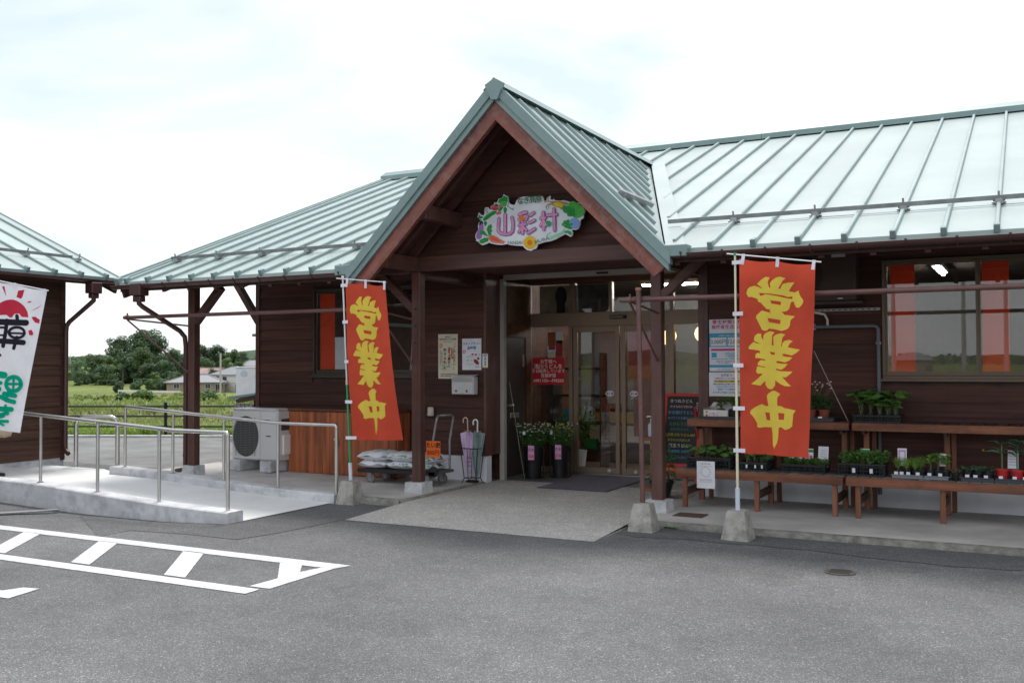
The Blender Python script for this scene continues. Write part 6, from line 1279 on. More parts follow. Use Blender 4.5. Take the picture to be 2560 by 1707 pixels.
# flower buckets
rgf = np.random.default_rng(11)
def leafblade(V, F, p, d, n, l, w, fold=.3):
    d = Vector(d).normalized(); n = Vector(n); s = d.cross(n)
    if s.length < 1e-4: s = d.orthogonal()
    s.normalize(); n = s.cross(d); p = Vector(p); o = len(V); q = p+d*l*.5+n*l*.08
    V += [tuple(p), tuple(q-s*w/2+n*w*fold), tuple(q), tuple(q+s*w/2+n*w*fold), tuple(p+d*l-n*l*.05)]
    F += [(o,o+2,o+1),(o,o+3,o+2),(o+1,o+2,o+4),(o+2,o+3,o+4)]
def bucket(label, x, y, price, nfl, yel, seed):
    t = thing('flower_bucket', label, 'bucket', (x,y,.062), 0, 'black flower buckets'); mb = MB()
    for (r0, z0, r1, z1) in ((.095,.02,.125,.41),): mb.lathe((0,0,0), [(.13,0),(.13,.012),(.098,.02),(.105,.20),(.125,.41),(.135,.415),(.135,.43),(.122,.43),(.115,.38)], 20)
    mb.build('bucket', M_BLACK, t, 40)
    for a in range(4): b = a*math.pi/2+.6; mb = MB(); mb.tube([(math.cos(b)*.14,math.sin(b)*.14,0),(math.cos(b)*.135,math.sin(b)*.135,.40)], .009, 6); mb.build('frame_leg', M_BLACK, t)
    rg = np.random.default_rng(seed); V, F = [], []; fw, fy = MB(), MB(); wrap = MB(); st = MB()
    for i in range(nfl):
        a = rg.random()*6.283; q_ = rg.random()**.6; r_ = .06+.16*rg.random()**.5; h = .42+.28*q_; r_ *= .55+.6*q_; tip = Vector((math.cos(a)*r_*1.1,math.sin(a)*r_*.85,h+.03)); bs_ = Vector((math.cos(a)*.05,math.sin(a)*.05,.25)); st.tube([bs_,tip],.003,4,False)
        for k in range(13):
            p = bs_.lerp(tip,.3+.72*rg.random()); d = Vector((rg.normal(),rg.normal(),.5)); leafblade(V,F,p,d,(0,0,1),.045+.03*rg.random(),.022)
        m_ = fy if rg.random() < yel else fw; sz = .008+.011*rg.random()
        m_.lathe(tip, [(.003,-.004),(sz*.8,.0),(sz,.007),(sz*.5,.013)], 9)
    mb = MB(); mb.add(V,F); mb.build('leaves', M_LEAF, t); st.build('stems', M_LEAFD, t); fw.build('white_flowers', plain('flower_white',(228,226,215),.7,trans=.2), t, 60)
    if fy.v: fy.build('yellow_flowers', plain('flower_yellow',(225,200,60),.7,trans=.2), t, 60)
    for k in range(4):
        a = 6.283*k/4+.4; cx, cy = math.cos(a)*.10, math.sin(a)*.08; wm = MB(); nn = 10
        wm.add([(cx*.3+math.cos(b)*.02,cy*.3+math.sin(b)*.02,.36) for b in [6.283*j/nn for j in range(nn)]]+[(cx+math.cos(b)*.095*(1+.12*math.sin(b*5)),cy+math.sin(b)*.085,.66+.03*math.sin(b*4+k)) for b in [6.283*j/nn for j in range(nn)]], [(j,(j+1) % nn,nn+(j+1) % nn,nn+j) for j in range(nn)]); wm.build('wrapping', M_CELLO, t, 60)
    tg = MB(); tg.bb(-.005,.085,-.152,-.149,.255,.445); tg.build('price_tag', plain('pink_card',(226,160,205),.7), t)
    text('花束', .045, M_INK, parent=t, M=MF(.04,-.1535,.385), bold=.0); text(price, .055, M_INKR, parent=t, M=MF(.04,-.1535,.30), bold=.02)
    tg = MB(); tg.bb(-.08,-.04,-.16,-.158,.585,.63); tg.build('small_tag', M_PAPER, t)
bucket('black bucket of white chrysanthemums tagged 220 beside the side door', -5.90, 11.83, '220', 85, .08, 21)
bucket('black bucket of white and yellow chrysanthemums tagged 210', -5.62, 12.08, '210', 85, .4, 22)
# green shrub behind buckets (indoors, behind the left pane)
def bush(t, mt, c, rx, rz_, n, l, w, seed, name='foliage'):
    rg = np.random.default_rng(seed); V, F = [], []
    for i in range(n):
        d = Vector(rg.normal(size=3)); d.normalize(); p = Vector(c)+Vector((d.x*rx,d.y*rx,d.z*rz_))*float(rg.random()**.4); leafblade(V,F,p,(d+Vector((0,0,.2))),Vector((rg.normal()*.5,rg.normal()*.5,1)),l*(.6+.8*rg.random()),w*(.7+.6*rg.random()))
    mb = MB(); mb.add(V,F); return mb.build(name, mt, t)
t = thing('potted_shrub', 'green potted shrub behind the left pane', 'plant', (-5.75,12.95,.05)); mb = MB(); mb.lathe((0,0,0),[(.10,0),(.14,.3),(.15,.3)],16); mb.build('pot', M_WHITE, t, 40); bush(t, M_LEAF, (0,0,.68), .28, .2, 240, .09, .035, 3)
# chalkboard
tb = thing('chalkboard_sign', 'black menu chalkboard in a red frame right of the doors', 'chalkboard', (-3.805,11.57,.06))
lean = math.atan2(.28,1.15); Rm = Matrix.Rotation(-lean,4,'X')
def cb(mb, nm, mt): 
    o = mb.build(nm, mt, tb); o.matrix_local = Rm; return o
M_RF = plain('red_frame',(205,40,28),.5)
for a in ((-.238,.238,1.15,1.19),(-.238,.238,.27,.31),(-.238,-.203,.31,1.15),(.203,.238,.31,1.15)): mb = MB(); mb.bb(a[0],a[1],-.012,.015,a[2],a[3],.003); cb(mb,'frame',M_RF)
mb = MB(); mb.bb(-.238,.238,-.013,.012,.20,.269); cb(mb,'lower_panel',M_RF)
for sx in (-.22,.22): mb = MB(); mb.bb(sx-.014,sx+.014,-.01,.014,0,.2); cb(mb,'leg',M_RF); mb = MB(); mb.beam((sx,.02,1.0),(sx,.32,.055),.025,.025); mb.build('rear_leg', M_RF, tb)
mb = MB(); mb.bb(-.203,.203,.0,.006,.31,1.15); cb(mb,'board',plain('chalk_black',(22,22,24),.6))
CHK = [('きつねうどん',1.09,.052,M_WINK,0),('大きなあげ2枚500',1.02,.038,plain('chalk_pink',(240,190,190),.8),0),('かき揚げうどん',.945,.05,plain('chalk_blue',(110,180,225),.8),0),('あげたてかき揚げ入り',.875,.034,plain('chalk_blue',(110,180,225),.8),0),('ちからうどん',.80,.05,plain('chalk_green',(60,160,100),.8),0),('大きなもち入り',.735,.036,plain('chalk_green',(60,160,100),.8),0),('えび天ぷらうどん600',.665,.044,M_YELLOW,0),('大きなえび2本入り',.60,.036,M_YELLOW,0),('温玉うどん',.53,.054,M_WINK,0),('地場限定 500円',.46,.042,plain('chalk_blue',(110,180,225),.8),0),('ひやしぶっかけ500',.385,.046,plain('chalk_blue',(110,180,225),.8),0)]
for s, z, sz, mt, _ in CHK:
    o = text(s, sz*.95, mt, parent=tb, M=MF(-.025,-.002,z)); o.matrix_local = Rm
o = text('\n'.join('味の秘伝'), .03, M_WINK, parent=tb, M=MF(.18,-.002,1.02)); o.matrix_local = Rm
o = text('素材は しっかり', .04, M_YELLOW, parent=tb, M=MF(-.02,-.0145,.235)); o.matrix_local = Rm
# sanitizer stand, planter
t = thing('sanitizer_bottle', 'white pump bottle of hand sanitizer on a small wooden stand', 'bottle', (-4.05,11.35,.705)); mb = MB(); mb.lathe((0,0,0),[(.045,0),(.05,.01),(.05,.14),(.035,.165),(.018,.175),(.018,.19)],18); mb.build('bottle', plain('bottle_white',(215,225,238),.3,trans=.3), t, 40); mb = MB(); mb.lathe((0,0,.19),[(.02,0),(.02,.025),(.008,.03),(.008,.055)],12); mb.tube([(0,0,.245),(-.05,-.01,.245),(-.06,-.012,.235)],.008,8); mb.build('pump', M_WHITE, t, 40)
t = thing('wooden_stand', 'small wooden stand under the sanitizer bottle', 'stand', (-4.05,11.35,.062)); mb = MB(); mb.bb(-.09,.09,-.09,.09,.60,.638,.005); mb.build('top', M_BENCH, t); mb = MB(); mb.bb(-.02,.02,-.02,.02,.03,.60,.004); mb.build('column', M_BENCHZ, t); mb = MB(); mb.bb(-.11,.11,-.11,.11,0,.03,.004); mb.build('foot', M_BENCH, t); mb = MB(); mb.beam((.0,0,.45),(.08,0,.60),.03,.03); mb.build('brace', M_BENCH, t)
t = thing('planter', 'black round planter with a leafy plant behind the right porch post', 'planter', (-3.70,10.68,.062)); mb = MB(); mb.lathe((0,0,0),[(.085,0),(.13,.17),(.145,.175),(.145,.20),(.13,.20),(.12,.17)],20); mb.build('pot', M_BLACK, t, 40); bush(t, M_LEAFD, (0,0,.38), .17, .20, 260, .06, .022, 8)

# ================================================================ WALL RIGHT: posters, AC, conduit
t = board('wall_poster', 'white and blue subsidy poster above the notice right of the doors', 'poster', -3.245,-2.825,1.502,2.096,YP,M_PAPER)
lt(t,'衛生対策支援',.05,0,.262,M_PINK,.02,1.15); lt(t,'高齢者生活応援',.05,0,.205,M_PINK,.02,1.05)
for (x0,x1,z0,z1,mt) in ((-.21,.21,.125,.137,M_CYAN),(-.21,.21,-.02,.125,M_CYAN),(-.195,-.008,-.008,.088,M_PAPER),(.006,.195,-.008,.088,M_PAPER),(-.19,.09,-.065,-.04,M_PINK),(-.185,-.125,-.14,-.085,M_CYAN),(-.19,.0,-.162,-.155,M_CYAN),(.02,.20,-.162,-.155,M_CYAN),(-.21,.21,-.255,-.225,M_CYAN)):
    lay2[0] -= .0001; mb = MB(); mb.bb(x0,x1,lay2[0],-.0003,z0,z1); mb.build('print', mt, t)
yy = lay2[0]-.0004
lt(t,'3,000円',.065,-.10,.035,M_INK,.0,.9,y=yy); lt(t,'12,000円',.065,.10,.035,M_INK,.0,.8,y=yy); lt(t,'5月1日',.036,.03,-.10,M_CYAN,.01,y=yy); lt(t,'〜9月30日',.034,.05,-.13,M_CYAN,.01,y=yy); lt(t,'お世帯にお届けします',.02,0,.108,M_PAPER,.01,y=yy); lt(t,'対象者 市内に住民登録のある方',.016,-.02,-.185,M_INK,y=yy); lt(t,'お問い合わせ 福祉課',.014,-.05,-.205,M_INK,y=yy); lt(t,'詳しくはお問い合わせください',.016,0,-.278,M_INK,y=yy)
t = board('wall_notice', 'white laminated customer notice below the subsidy poster', 'notice', -3.252,-2.84,1.215,1.49,YP,M_PAPER)
for s, z, sz, mt in (('お客様へ',.10,.034,M_INK),('〜移動販売サービスのお知らせ〜',.065,.021,M_PINK),('毎月 第2水曜日 午前中 開催',.032,.024,M_INK),('商品1,000円以上お買い上げの方に',0,.021,M_INK),('お好みの商品ご自宅まで',-.03,.022,M_CYAN),('配送サービス実施中!',-.06,.023,M_INKB),('どうぞご来店くださいませ',-.097,.028,M_INK)): lt(t,s,sz,0,z,mt,.015,.98)
mb = MB(); mb.bb(-.15,.15,-.0009,-.0003,.02,.044); mb.build('print', M_YELLOW, t)
t = thing('wall_air_conditioner', 'dark brown outdoor air conditioner mounted high on the wall behind the right banner', 'air conditioner', (-2.38,10.72,2.245)); mb = MB(); mb.bb(0,.80,.01,.30,0,.53,.012); mb.build('casing', M_ACB, t); pv, pf = fill2d(ell(.26,.27,.21,.22,28)); mb = MB(); mb.add([(x,.008,z) for x, z in pv], pf); mb.build('fan_opening', plain('fan_black',(25,22,22),.6), t)
for k in range(16): z = .07+.025*k; w_ = .21*math.sqrt(max(.05,1-((z-.27)/.23)**2)); mb = MB(); mb.bb(.26-w_,.26+w_,-.002,.006,z,z+.007); mb.build('grille_bar', M_ACB, t)
mb = MB(); mb.bb(.56,.70,.006,.0095,.46,.50); mb.build('label', plain('label_pale',(170,180,178),.5), t); mb = MB(); mb.bb(.62,.67,.005,.0095,.02,.03); mb.build('badge', M_PAPER, t); mb = MB(); mb.bb(-.02,.86,.02,.33,-.03,-.004); mb.build('support', M_ACB, t)
t = thing('slotted_rail', 'galvanised slotted steel rail on the wall below the wall air conditioner', 'rail', (-2.4,YP-.0,2.165)); mb = MB(); mb.bb(-.1,1.02,-.03,0,-.014,.014); mb.build('channel', plain('pale_galv',(172,174,172),.5), t)
for k in range(18): mb = MB(); mb.bb(-.07+.06*k,-.035+.06*k,-.0315,-.0295,-.005,.005); mb.build('slot', M_BLACKM, t)
t = thing('conduit', 'grey conduit running along and down the wall behind the upper shelf', 'conduit', (-1.40,YP-.03,0)); mb = MB(); mb.tube([(-1.2,0,1.985),(-.05,0,1.985),(-.015,0,1.975),(0,0,1.95),(0,0,.2)], .020, 12); mb.build('pipe', M_GREYP, t, 50)
for x, z in ((-.66,1.985),(0,1.80),(0,.62)): mb = MB(); mb.bb(x-.024,x+.024,-.012,.032,z-.014,z+.014) if x == 0 else mb.bb(x-.014,x+.014,-.012,.032,z-.03,z+.03); mb.build('clip', plain('pale_galv',(172,174,172),.5), t)
mb = MB(); mb.tube([(-.52,0,1.99),(-.52,0,2.06),(-.55,0,2.12),(-.68,-.01,2.15)], .014, 8); mb.build('cable_tail', M_CREAM, t, 50)
mb = MB(); mb.tube([(-1.95,10.4,1.72),(-1.66,10.65,.99)], .004, 6); tag(mb.build('thin_cord', plain('cord_grey',(170,165,160),.6)), 'thin pale cord hanging from the right banner to the upper shelf', 'cord')

# ================================================================ PLANT BENCHES
def bench(label, x0, x1, legs):
    t = thing('plant_bench', label, 'bench', (x0,10.14,.06)); w = x1-x0; ob = Vector((x0,10.14,.06))
    mb = MB(); mb.bb(.004,w-.004,0,.032,.318,.402,.004); mb.build('front_rail', M_BENCH, t)
    n = max(1, round(w/.108)); pw = w/n
    m1 = MB(); m1.bb(-pw/2+.003,pw/2-.003,-.335,.335,-.012,.012,.003); me1 = m1.mesh('shelf_plank', M_GREYPL); m2 = MB(); m2.bb(-pw/2+.003,pw/2-.003,-.24,.24,-.012,.012,.003); me2 = m2.mesh('shelf_plank', M_PLANK)
    for k in range(n):
        link('shelf_plank', me1, t, (pw*(k+.5), .365, .394+random.uniform(-.0015,.0015))); link('shelf_plank', me2, t, (pw*(k+.5), .41+.025+.25, .906+random.uniform(-.0015,.0015)))
    mb = MB(); mb.bb(.004,w-.004,.41,.442,.836,.917,.004); mb.build('upper_rail', M_BENCH, t)
    mb = MB(); mb.bb(.01,w-.01,.90,.93,.836,.892); mb.build('back_rail', M_BENCH, t)
    for lx_ in legs:
        l = lx_-x0; mb = MB(); mb.bb(l-.025,l+.025,.033,.083,0,.38,.004); mb.build('leg', M_BENCHZ, t); mb = MB(); mb.bb(l-.028,l+.028,.655,.705,0,.835,.004); mb.build('leg', M_BENCHZ, t); mb = MB(); mb.bb(l+.03,l+.075,.83,.88,0,.89,.004); mb.build('leg', M_BENCHZ, t)
        mb = MB(); mb.bb(l-.014,l+.014,.084,.654,.12,.20,.003); mb.build('stretcher', M_PLANK, t); mb = MB(); mb.bb(l-.015,l+.013,.45,.89,.80,.835); mb.build('bearer', M_PLANK, t)
    return t
bench('two tier timber plant bench nearest the doors', -3.36, -1.632, (-3.27,-2.50,-1.72)); bench('two tier timber plant bench at the right edge', -1.612, .16, (-1.50,-.73,.06))
ZL, ZU = .06+.408, .06+.92
t = board('bench_paper', 'white sheet with a diagram hanging from the bench front', 'paper', -3.12,-2.925,.275,.56,10.133,M_PAPER,.002); lt(t,'お買い物のお願い',.014,0,.115,M_INK); 
for k in range(14): a = 6.283*k/14; mb = MB(); mb.bb(.05*math.cos(a)-.006,.05*math.cos(a)+.006,-.001,-.0003,.03+.05*math.sin(a)-.004,.03+.05*math.sin(a)+.004); mb.build('print', plain('grey_ink',(150,150,160),.8), t)
for z in (.09,-.05,-.06,-.075): mb = MB(); mb.bb(-.07,.07,-.001,-.0003,z,z+.003); mb.build('print', plain('grey_ink',(150,150,160),.8), t)

# ---- crates, trays and seedlings
def crate(label, x0, x1, y0, y1, z, h, mt, grp='black lattice crates'):
    t = thing('lattice_crate', label, 'crate', (x0,y0,z), 0, grp); w, d = x1-x0, y1-y0; mb = MB(); mb.bb(0,w,0,d,0,.008); mb.build('base', mt, t)
    for (ax, ln, off, nm) in ((0,w,0,'side'),(0,w,d-.008,'side'),(1,d,0,'side'),(1,d,w-.008,'side')):
        mb = MB()
        def bar(u0,u1,z0,z1):
            if ax == 0: mb.bb(u0,u1,off,off+.008,z0,z1)
            else: mb.bb(off,off+.008,u0,u1,z0,z1)
        for z_ in (.008,h*.38,h*.68): bar(.0085 if ax else 0,ln-(.0085 if ax else 0),z_,z_+.007)
        bar(.0085 if ax else 0,ln-(.0085 if ax else 0),h-.02,h)
        k = .0
        while k < ln-.005: bar(k+.0002 if not ax else max(k,.0085),min(k+.006,ln-.0085 if ax else ln),.0151,h-.0201); k += .03
        mb.build('lattice_side', mt, t)
    mb = MB(); e = .012; mb.bb(-e,w+e,-e,-.0005,h-.012,h); mb.bb(-e,w+e,d+.0005,d+e,h-.012,h); mb.bb(-e,-.0005,0,d,h-.012,h); mb.bb(w+.0005,w+e,0,d,h-.012,h); mb.build('rim', mt, t); return t
def tray(label, x0, x1, y0, y1, z, h, mt, grp='shallow plant trays'):
    t = thing('plant_tray', label, 'tray', (x0,y0,z), 0, grp); w, d = x1-x0, y1-y0; mb = MB(); mb.bb(0,w,0,d,0,.006); mb.bb(0,w,0,.008,.006,h); mb.bb(0,w,d-.008,d,.006,h); mb.bb(0,.008,.008,d-.008,.006,h); mb.bb(w-.008,w,.008,d-.008,.006,h); mb.build('body', mt, t)
    mb = MB(); mb.bb(-.01,w+.01,-.010,0,h-.008,h+.0); mb.build('rim', mt, t); mb = MB(); mb.bb(-.01,w+.01,d,d+.010,h-.008,h); mb.build('rim', mt, t); return t
POTC = {}
def seedling(label, grp, x, y, z, kind, seed, pot='black', s=1.):
    rg = np.random.default_rng(seed); t = thing('seedling', label, 'seedling', (x,y,z), rg.random()*6.28, grp)
    if pot:
        pr = .036*s if pot == 'black' else .05*s
        key = (pot, s)
        if key not in POTC:
            mb = MB(); mb.lathe((0,0,0), [(pr*.7,0),(pr,pr*1.7),(pr*1.08,pr*1.7),(pr*1.08,pr*1.9),(pr*.95,pr*1.9),(pr*.92,pr*1.75)], 12); POTC[key] = mb.mesh('pot', {'black':M_BLACK,'red':plain('red_pot',(185,40,40),.5),'clay':plain('clay_pot',(130,72,52),.8)}[pot], 40)
        link('pot', POTC[key], t); zt = pr*1.75
    else: zt = .0
    V, F = [], []; st = MB()
    def lf(p, d, l, w): leafblade(V, F, p, d, (rg.normal()*.3, rg.normal()*.3, 1), l, w)
    if kind == 'squash':      # big drooping round leaves on pale stalks
        for k in range(int(4+rg.integers(0,3))):
            a = rg.random()*6.283; h = (.10+.12*rg.random())*s; tip = Vector((math.cos(a)*.06*s,math.sin(a)*.06*s,zt+h)); st.tube([(0,0,zt),(tip.x*.4,tip.y*.4,zt+h*.7),tip],[.004*s,.003*s,.0025*s],5,False)
            o = len(V); nn = 9; R_ = (.035+.03*rg.random())*s; tl = Vector((math.cos(a)*.6,math.sin(a)*.6,-.35+.5*rg.random())).normalized(); sd_ = tl.cross(Vector((0,0,1))).normalized(); nn_ = sd_.cross(tl); V.append(tuple(tip))
            for q in range(nn): b = 6.283*q/nn; V.append(tuple(tip+tl*(R_*.7+math.cos(b)*R_)+sd_*math.sin(b)*R_*1.05+nn_*(-.25*R_*(math.sin(b)**2)+rg.normal()*.003)))
            V[o] = tuple(tip+tl*R_*.4+nn_*.012); F += [(o,o+1+q,o+1+(q+1) % nn) for q in range(nn)]
    elif kind == 'fern':
        for k in range(46): a = rg.random()*6.283; e = rg.random(); lf((0,0,zt),(math.cos(a)*(.15+.5*e),math.sin(a)*(.15+.5*e),1),(.08+.06*rg.random())*s,.004*s)
        for k in range(60): a = rg.random()*6.283; r_ = .035*rg.random()**.5*s; lf((math.cos(a)*r_,math.sin(a)*r_,zt+.02+.08*rg.random()*s),(rg.normal(),rg.normal(),1.2),.03*s,.004*s)
    elif kind == 'pepper':
        h = .12*s; st.tube([(0,0,zt),(0,0,zt+h)],.003*s,5,False)
        for k in range(14): a = rg.random()*6.283; zz = zt+h*(.3+.7*rg.random()); lf((0,0,zz),(math.cos(a),math.sin(a),.15+.35*rg.random()),(.05+.03*rg.random())*s,.028*s)
    elif kind == 'palm':
        h = .20*s; st.tube([(0,0,zt),(0,0,zt+h)],.006*s,6,False)
        for k in range(13): a = rg.random()*6.283; zz = zt+h*(.55+.45*rg.random()); lf((0,0,zz),(math.cos(a),math.sin(a),.1+.5*rg.random()),(.10+.06*rg.random())*s,.024*s)
    elif kind == 'low':
        for k in range(26): a = rg.random()*6.283; r_ = .03*rg.random()**.5*s; lf((math.cos(a)*r_,math.sin(a)*r_,zt+.01),(math.cos(a)*.8,math.sin(a)*.8,.3+.8*rg.random()),(.03+.03*rg.random())*s,.014*s)
    elif kind == 'leafy':
        for k in range(26):
            a = rg.random()*6.283; h = (.03+.07*rg.random())*s; r_ = .03*rg.random()*s; p = Vector((math.cos(a)*r_,math.sin(a)*r_,zt+h)); st.tube([(0,0,zt),p],.0016*s,4,False); lf(p,(math.cos(a),math.sin(a),.1+.3*rg.normal()),(.035+.025*rg.random())*s,.03*s)
    elif kind == 'flowery':
        for k in range(70): a = rg.random()*6.283; r_ = .06*rg.random()**.5*s; lf((math.cos(a)*r_,math.sin(a)*r_,zt+.12*rg.random()*s),(math.cos(a)*.6,math.sin(a)*.6,.6+.5*rg.normal()),(.035+.02*rg.random())*s,.024*s)
        fm = MB()
        for k in range(5): a = rg.random()*6.283; tip = Vector((math.cos(a)*.07,math.sin(a)*.07,zt+(.18+.08*rg.random())*s)); st.tube([(0,0,zt+.05),tip],.0014,4,False); fm.lathe(tip,[(.003,-.004),(.010,0),(.012,.008),(.004,.014)],7)
        fm.build('flowers', plain('flower_pinkish',(205,170,175),.7), t)
    m_ = {'squash':M_LEAFB if False else M_LEAF,'fern':M_LEAFL,'pepper':M_LEAFL,'palm':M_LEAFB,'low':M_LEAFB,'leafy':M_LEAF,'flowery':M_LEAFD}[kind]
    mb = MB(); mb.add(V,F); mb.build('leaves', m_, t)
    if st.v: st.build('stem', M_STEMP, t)
    return t
M_CRB = plain('crate_black',(34,35,38),.5); M_CRG = plain('tray_grey',(128,134,140),.5); M_CRD = plain('tray_dark',(62,68,76),.5)
# lower tier
crate('black lattice crate of squash seedlings at the left end of the lower shelf', -3.27,-2.80,10.27,10.58,ZL,.12,M_CRB)
crate('black crate of tied seedlings behind the right banner pole on the lower shelf', -2.70,-2.42,10.26,10.70,ZL,.09,M_CRB)
crate('black lattice crate packed with small green seedlings under the red banner', -2.265,-1.84,10.30,10.62,ZL,.085,M_CRB)
crate('black lattice crate of leafy seedlings across the gap between the benches', -1.70,-1.26,10.27,10.56,ZL,.12,M_CRB)
tray('grey shallow tray under the feathery seedlings', -1.19,-.905,10.25,10.50,ZL,.035,M_CRG); tray('grey shallow tray under the light green pepper seedlings', -.90,-.685,10.25,10.50,ZL,.035,M_CRG)
tray('dark shallow tray holding small herbs on the lower shelf', -.575,-.29,10.24,10.52,ZL,.04,M_CRD); tray('dark shallow tray holding red pots at the right edge', -.285,.12,10.24,10.52,ZL,.04,M_CRD)
i = 0
def rows(label, grp, xs, ys, z, kind, pot='black', s=1.):
    global i
    on = ('first','second','third','fourth','fifth','sixth','seventh'); rn = ('front','second','third','back')
    for jy, y in enumerate(ys):
        for jx, x in enumerate(xs): i += 1; seedling(label+', %s row, %s from left' % ('back' if jy == len(ys)-1 else rn[jy], on[jx]), grp, x+random.uniform(-.006,.006), y+random.uniform(-.006,.006), z, kind, 900+i, pot, s)
rows('squash seedling in the leftmost lower crate','squash seedlings lower left',(-3.20,-3.07,-2.98,-2.87),(10.35,10.48),ZL+.01,'squash','black',.85)
rows('tied upright seedling in the crate behind the banner pole','tied seedlings',(-2.64,-2.56,-2.48),(10.34,10.45,10.58),ZL+.01,'squash','black',.8)
rows('small green seedling in the packed crate under the red banner','packed seedlings',[-2.22+.06*k for k in range(7)],(10.35,10.43,10.51,10.58),ZL+.01,'leafy','black',.75)
rows('leafy seedling in the crate across the bench gap','leafy seedlings',(-1.65,-1.56,-1.47,-1.38,-1.30),(10.33,10.42,10.50),ZL+.01,'leafy','black',1.25)
rows('feathery light green seedling in the grey tray','feathery seedlings',(-1.14,-1.06,-.98),(10.30,10.40),ZL+.008,'fern','black',1.05); seedling('tall feathery light green seedling at the right end of its grey tray','feathery seedlings',-.93,10.30,ZL+.008,'fern',777,'black',1.2)
rows('light green pepper seedling in its grey tray','pepper seedlings',(-.85,-.78,-.71),(10.30,10.40),ZL+.008,'pepper','black',1.15); seedling('pale trailing herb between the grey and the dark tray','herb seedlings',-.62,10.27,ZL+.002,'low',778,'black',1.)
rows('small bluish herb in the dark tray','bluish herbs',(-.52,-.43,-.34),(10.30,10.41),ZL+.008,'low','black',1.15)
seedling('dark slender plant in the left red pot','red pot plants',-.225,10.33,ZL+.008,'palm',801,'red',1.2); seedling('dark slender plant in the middle red pot','red pot plants',-.10,10.32,ZL+.008,'palm',802,'red',1.15); seedling('dark slender plant in the right red pot','red pot plants',.03,10.33,ZL+.008,'palm',803,'red',1.15); seedling('dark slender plant behind the red pots','red pot plants',-.03,10.45,ZL+.008,'palm',804,'black',1.3)
# white price tags on pots and standing cards
TAGN = 0
def ptag(x, y, z, w=.035, h=.028, lab=None): 
    mb = MB(); mb.bb(-w/2,w/2,0,.0015,0,h); return tag(mb.build('pot_label', M_PAPER, loc=(x,y,z)), lab or 'small white label on the front of the pots along the lower shelf', 'label', 'white pot labels')
for k, x in enumerate((-1.15,-1.10,-1.04,-.955,-.85,-.755,-.52,-.45,-.36,-.235,-.12,-.035)): ptag(x,10.235,ZL+.036,lab=('first','second','third','fourth','fifth','sixth','seventh','eighth','ninth','tenth','eleventh','twelfth')[k]+' small white pot label from the left along the shallow trays')
for k, x in enumerate((-2.62,-2.53,-2.46)): ptag(x,10.252,ZL+.03,.018,.035,('left','middle','right')[k]+' narrow white label on the crate behind the banner pole')
for k, x in enumerate((-1.55,-1.385)): ptag(x,10.262,ZL+.03,.03,.045,('left','right')[k]+' white label on the crate across the bench gap')
def card(label, x, y, z, w, h, rz, stripes, tilt=.15):
    t = thing('plant_card', label, 'card', (x,y,z), rz, 'picture cards among the seedlings'); mb = MB(); mb.add([(-w/2,0,0),(w/2,0,0),(w/2,h*tilt,h),(-w/2,h*tilt,h),(-w/2,.003,0),(w/2,.003,0),(w/2,h*tilt+.003,h),(-w/2,h*tilt+.003,h)],[(0,1,2,3),(5,4,7,6),(3,2,6,7),(0,4,5,1),(1,5,6,2),(4,0,3,7)]); mb.build('sheet', M_PAPER, t)
    for k, (z0, z1, x0, x1, mt) in enumerate(stripes): e = -.0006-.0003*k; mb = MB(); mb.add([(x0*w,z0*h*tilt+e,z0*h),(x1*w,z0*h*tilt+e,z0*h),(x1*w,z1*h*tilt+e,z1*h),(x0*w,z1*h*tilt+e,z1*h)],[(0,1,2,3)]); mb.build('print', mt, t)
    return t
gi = plain('grey_ink',(150,150,160),.8); mauve = plain('mauve',(190,150,200),.8)
card('picture card with green heading beside the red banner foot',-2.03,10.50,ZL+.06,.085,.17,R(4),[(.78,.95,-.48,.48,M_INKG),(.1,.7,-.35,.05,mauve),(.2,.6,.1,.4,M_PINK)])
card('plain beige printed card at the right end of the packed crate',-1.885,10.47,ZL+.05,.105,.21,R(-8),[(.5,.52,-.3,.4,gi),(.6,.62,-.3,.4,gi),(.7,.72,-.3,.4,gi),(.8,.82,-.3,.4,gi),(.3,.48,.05,.3,M_CREAM)])
card('pair of small white cards near the left of the packed crate',-2.20,10.46,ZL+.09,.05,.05,R(10),[(.3,.35,-.3,.3,gi)]); card('small white card tilted beside the pair in the packed crate',-2.12,10.47,ZL+.09,.05,.05,R(-12),[(.3,.35,-.3,.3,gi)])
card('picture card with green heading and tomatoes in the leafy crate',-1.475,10.50,ZL+.09,.09,.16,R(2),[(.72,.95,-.48,.48,M_INKG),(.1,.6,-.4,.4,M_CREAM),(.3,.55,-.1,.25,M_INKR)])
card('pale mauve framed card above the feathery seedlings',-1.12,10.47,ZL+.10,.085,.17,R(0),[(.2,.9,-.4,.4,mauve),(.3,.8,-.25,.25,M_PAPER)])
card('small pale card with a leaf among the pepper seedlings',-.745,10.47,ZL+.11,.065,.12,R(8),[(.15,.85,-.4,.4,mauve),(.2,.6,-.1,.3,M_LEAFL)])
card('white printed card leaning among the red pots',-.135,10.42,ZL+.12,.09,.17,R(-6),[(.2,.23,-.4,.4,M_CYAN),(.35,.38,-.4,.4,gi),(.5,.53,-.4,.4,gi),(.65,.68,-.4,.4,gi),(.8,.85,-.3,.4,M_CYAN)])
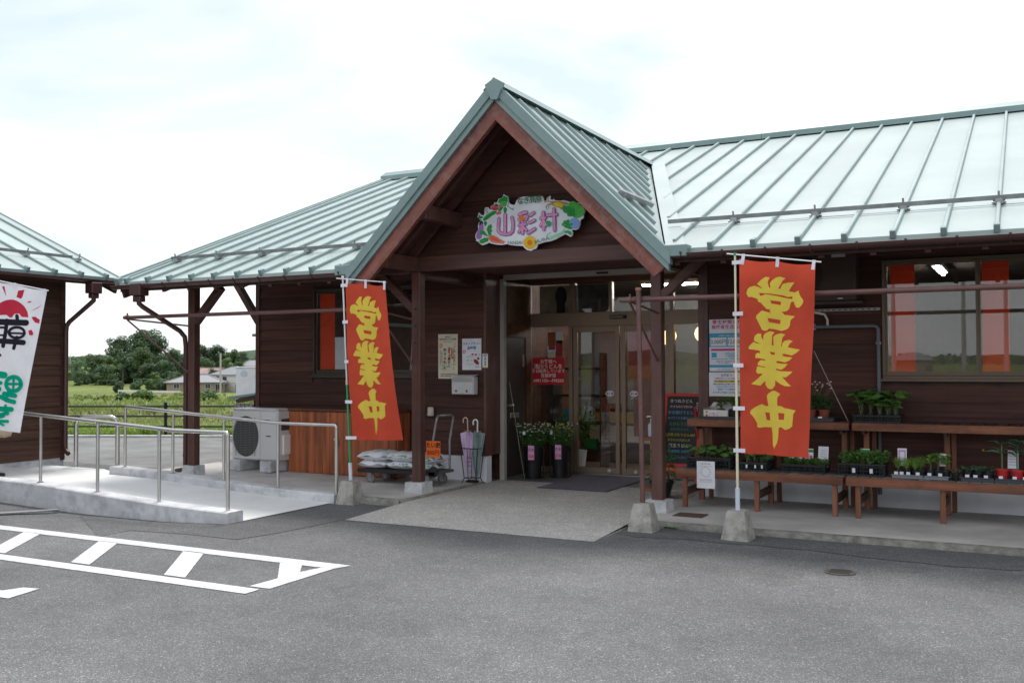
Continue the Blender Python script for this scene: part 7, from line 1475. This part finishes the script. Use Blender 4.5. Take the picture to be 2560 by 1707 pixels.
# upper tier
tray('dark tray holding the strawberry box on the upper shelf', -3.20,-2.75,10.60,10.92,ZU,.03,M_CRD); tray('dark tray holding clay pots behind the right banner', -2.42,-1.80,10.60,10.95,ZU,.035,M_CRD)
t = thing('strawberry_box', 'white open carton printed with strawberries on the upper shelf', 'box', (-3.19,10.63,ZU+.012)); M_CARD = plain('white_card',(222,220,216),.8)
mb = MB(); mb.bb(0,.27,0,.24,0,.004); mb.bb(0,.27,0,.004,.004,.085); mb.bb(0,.27,.236,.24,.004,.11); mb.bb(0,.004,.0045,.2355,.004,.10); mb.bb(.266,.27,.0045,.2355,.004,.10); mb.build('carton', M_CARD, t); mb = MB(); mb.add([(0,.24,.11),(.27,.24,.11),(.24,.30,.16),(.03,.30,.16)],[(0,1,2,3)]); mb.add([(-.001,.0,.085),(-.001,.24,.10),(.04,.2,.135),(.05,.04,.125)],[(0,1,2,3)]); mb.build('flap', M_CARD, t); mb = MB(); mb.bb(.03,.24,.03,.2,.03,.035); mb.build('cardboard', plain('kraft',(150,112,78),.8), t)
text('いちご', .04, plain('berry_red',(190,60,70),.7), parent=t, M=MF(.115,-.0012,.042), bold=.01); 
for x, z in ((.035,.062),(.035,.025)): pv, pf = fill2d([(x-.015,z+.006),(x-.008,z+.013),(x,z+.008),(x+.008,z+.013),(x+.015,z+.006),(x,z-.014)]); mb = MB(); mb.add([(a,-.0012,b) for a, b in pv], pf); mb.build('berry_print', plain('berry_red',(190,60,70),.7), t)
seedling('leafy seedling standing in the strawberry box','box seedlings',-3.04,10.80,ZU+.02,'leafy',611,'black',1.2)
rows('dark leafy seedling in a black pot beside the strawberry box','upper left seedlings',(-2.86,-2.79),(10.68,10.80),ZU+.01,'leafy','black',1.35)
for k, x in enumerate((-2.33,-2.19,-2.05,-1.91)): seedling(('first','second','third','fourth')[k]+' flowering plant from the left in a clay pot on the upper shelf','clay pot plants',x,10.72,ZU+.01,'flowery',620+k,'clay',1.15)
for k, x in enumerate((-2.30,-2.16,-2.02)): seedling(('left','middle','right')[k]+' flowering plant in the back row of clay pots','clay pot plants back',x,10.86,ZU+.01,'flowery',630+k,'clay',1.2)
for k, x in enumerate((-2.16,-1.93)): ptag(x,10.592,ZU+.03,.04,.02,('left','right')[k]+' white label on the clay pot tray')
crate('black lattice crate of tall squash seedlings on the upper shelf', -1.60,-1.15,10.62,10.93,ZU,.075,M_CRB)
rows('tall squash seedling in the upper crate','tall squash seedlings',(-1.54,-1.45,-1.36,-1.27,-1.20),(10.69,10.78,10.87),ZU+.01,'squash','black',1.12)
mb = MB(); mb.lathe((0,0,0),[(.004,0),(.011,.004),(.004,.008)],8,Matrix.Rotation(R(90),3,'X')); tag(mb.build('pushpin', M_YELLOW, loc=(-.41,YW-.032,.70)), 'tiny yellow pin on the wall between the shelves', 'pin')
# moss tufts at the kerb
rg = np.random.default_rng(9); V, F = [], []
for k in range(60): x = -3.15+rg.random()*.16; leafblade(V,F,(x,9.075+rg.random()*.02,.003),(rg.normal(),rg.normal()-.5,1.),(0,0,1),.03,.012)
mb = MB(); mb.add(V,F); tag(mb.build('kerb_weeds', M_LEAF), 'tiny green weeds at the foot of the kerb', 'weeds', kind='stuff')
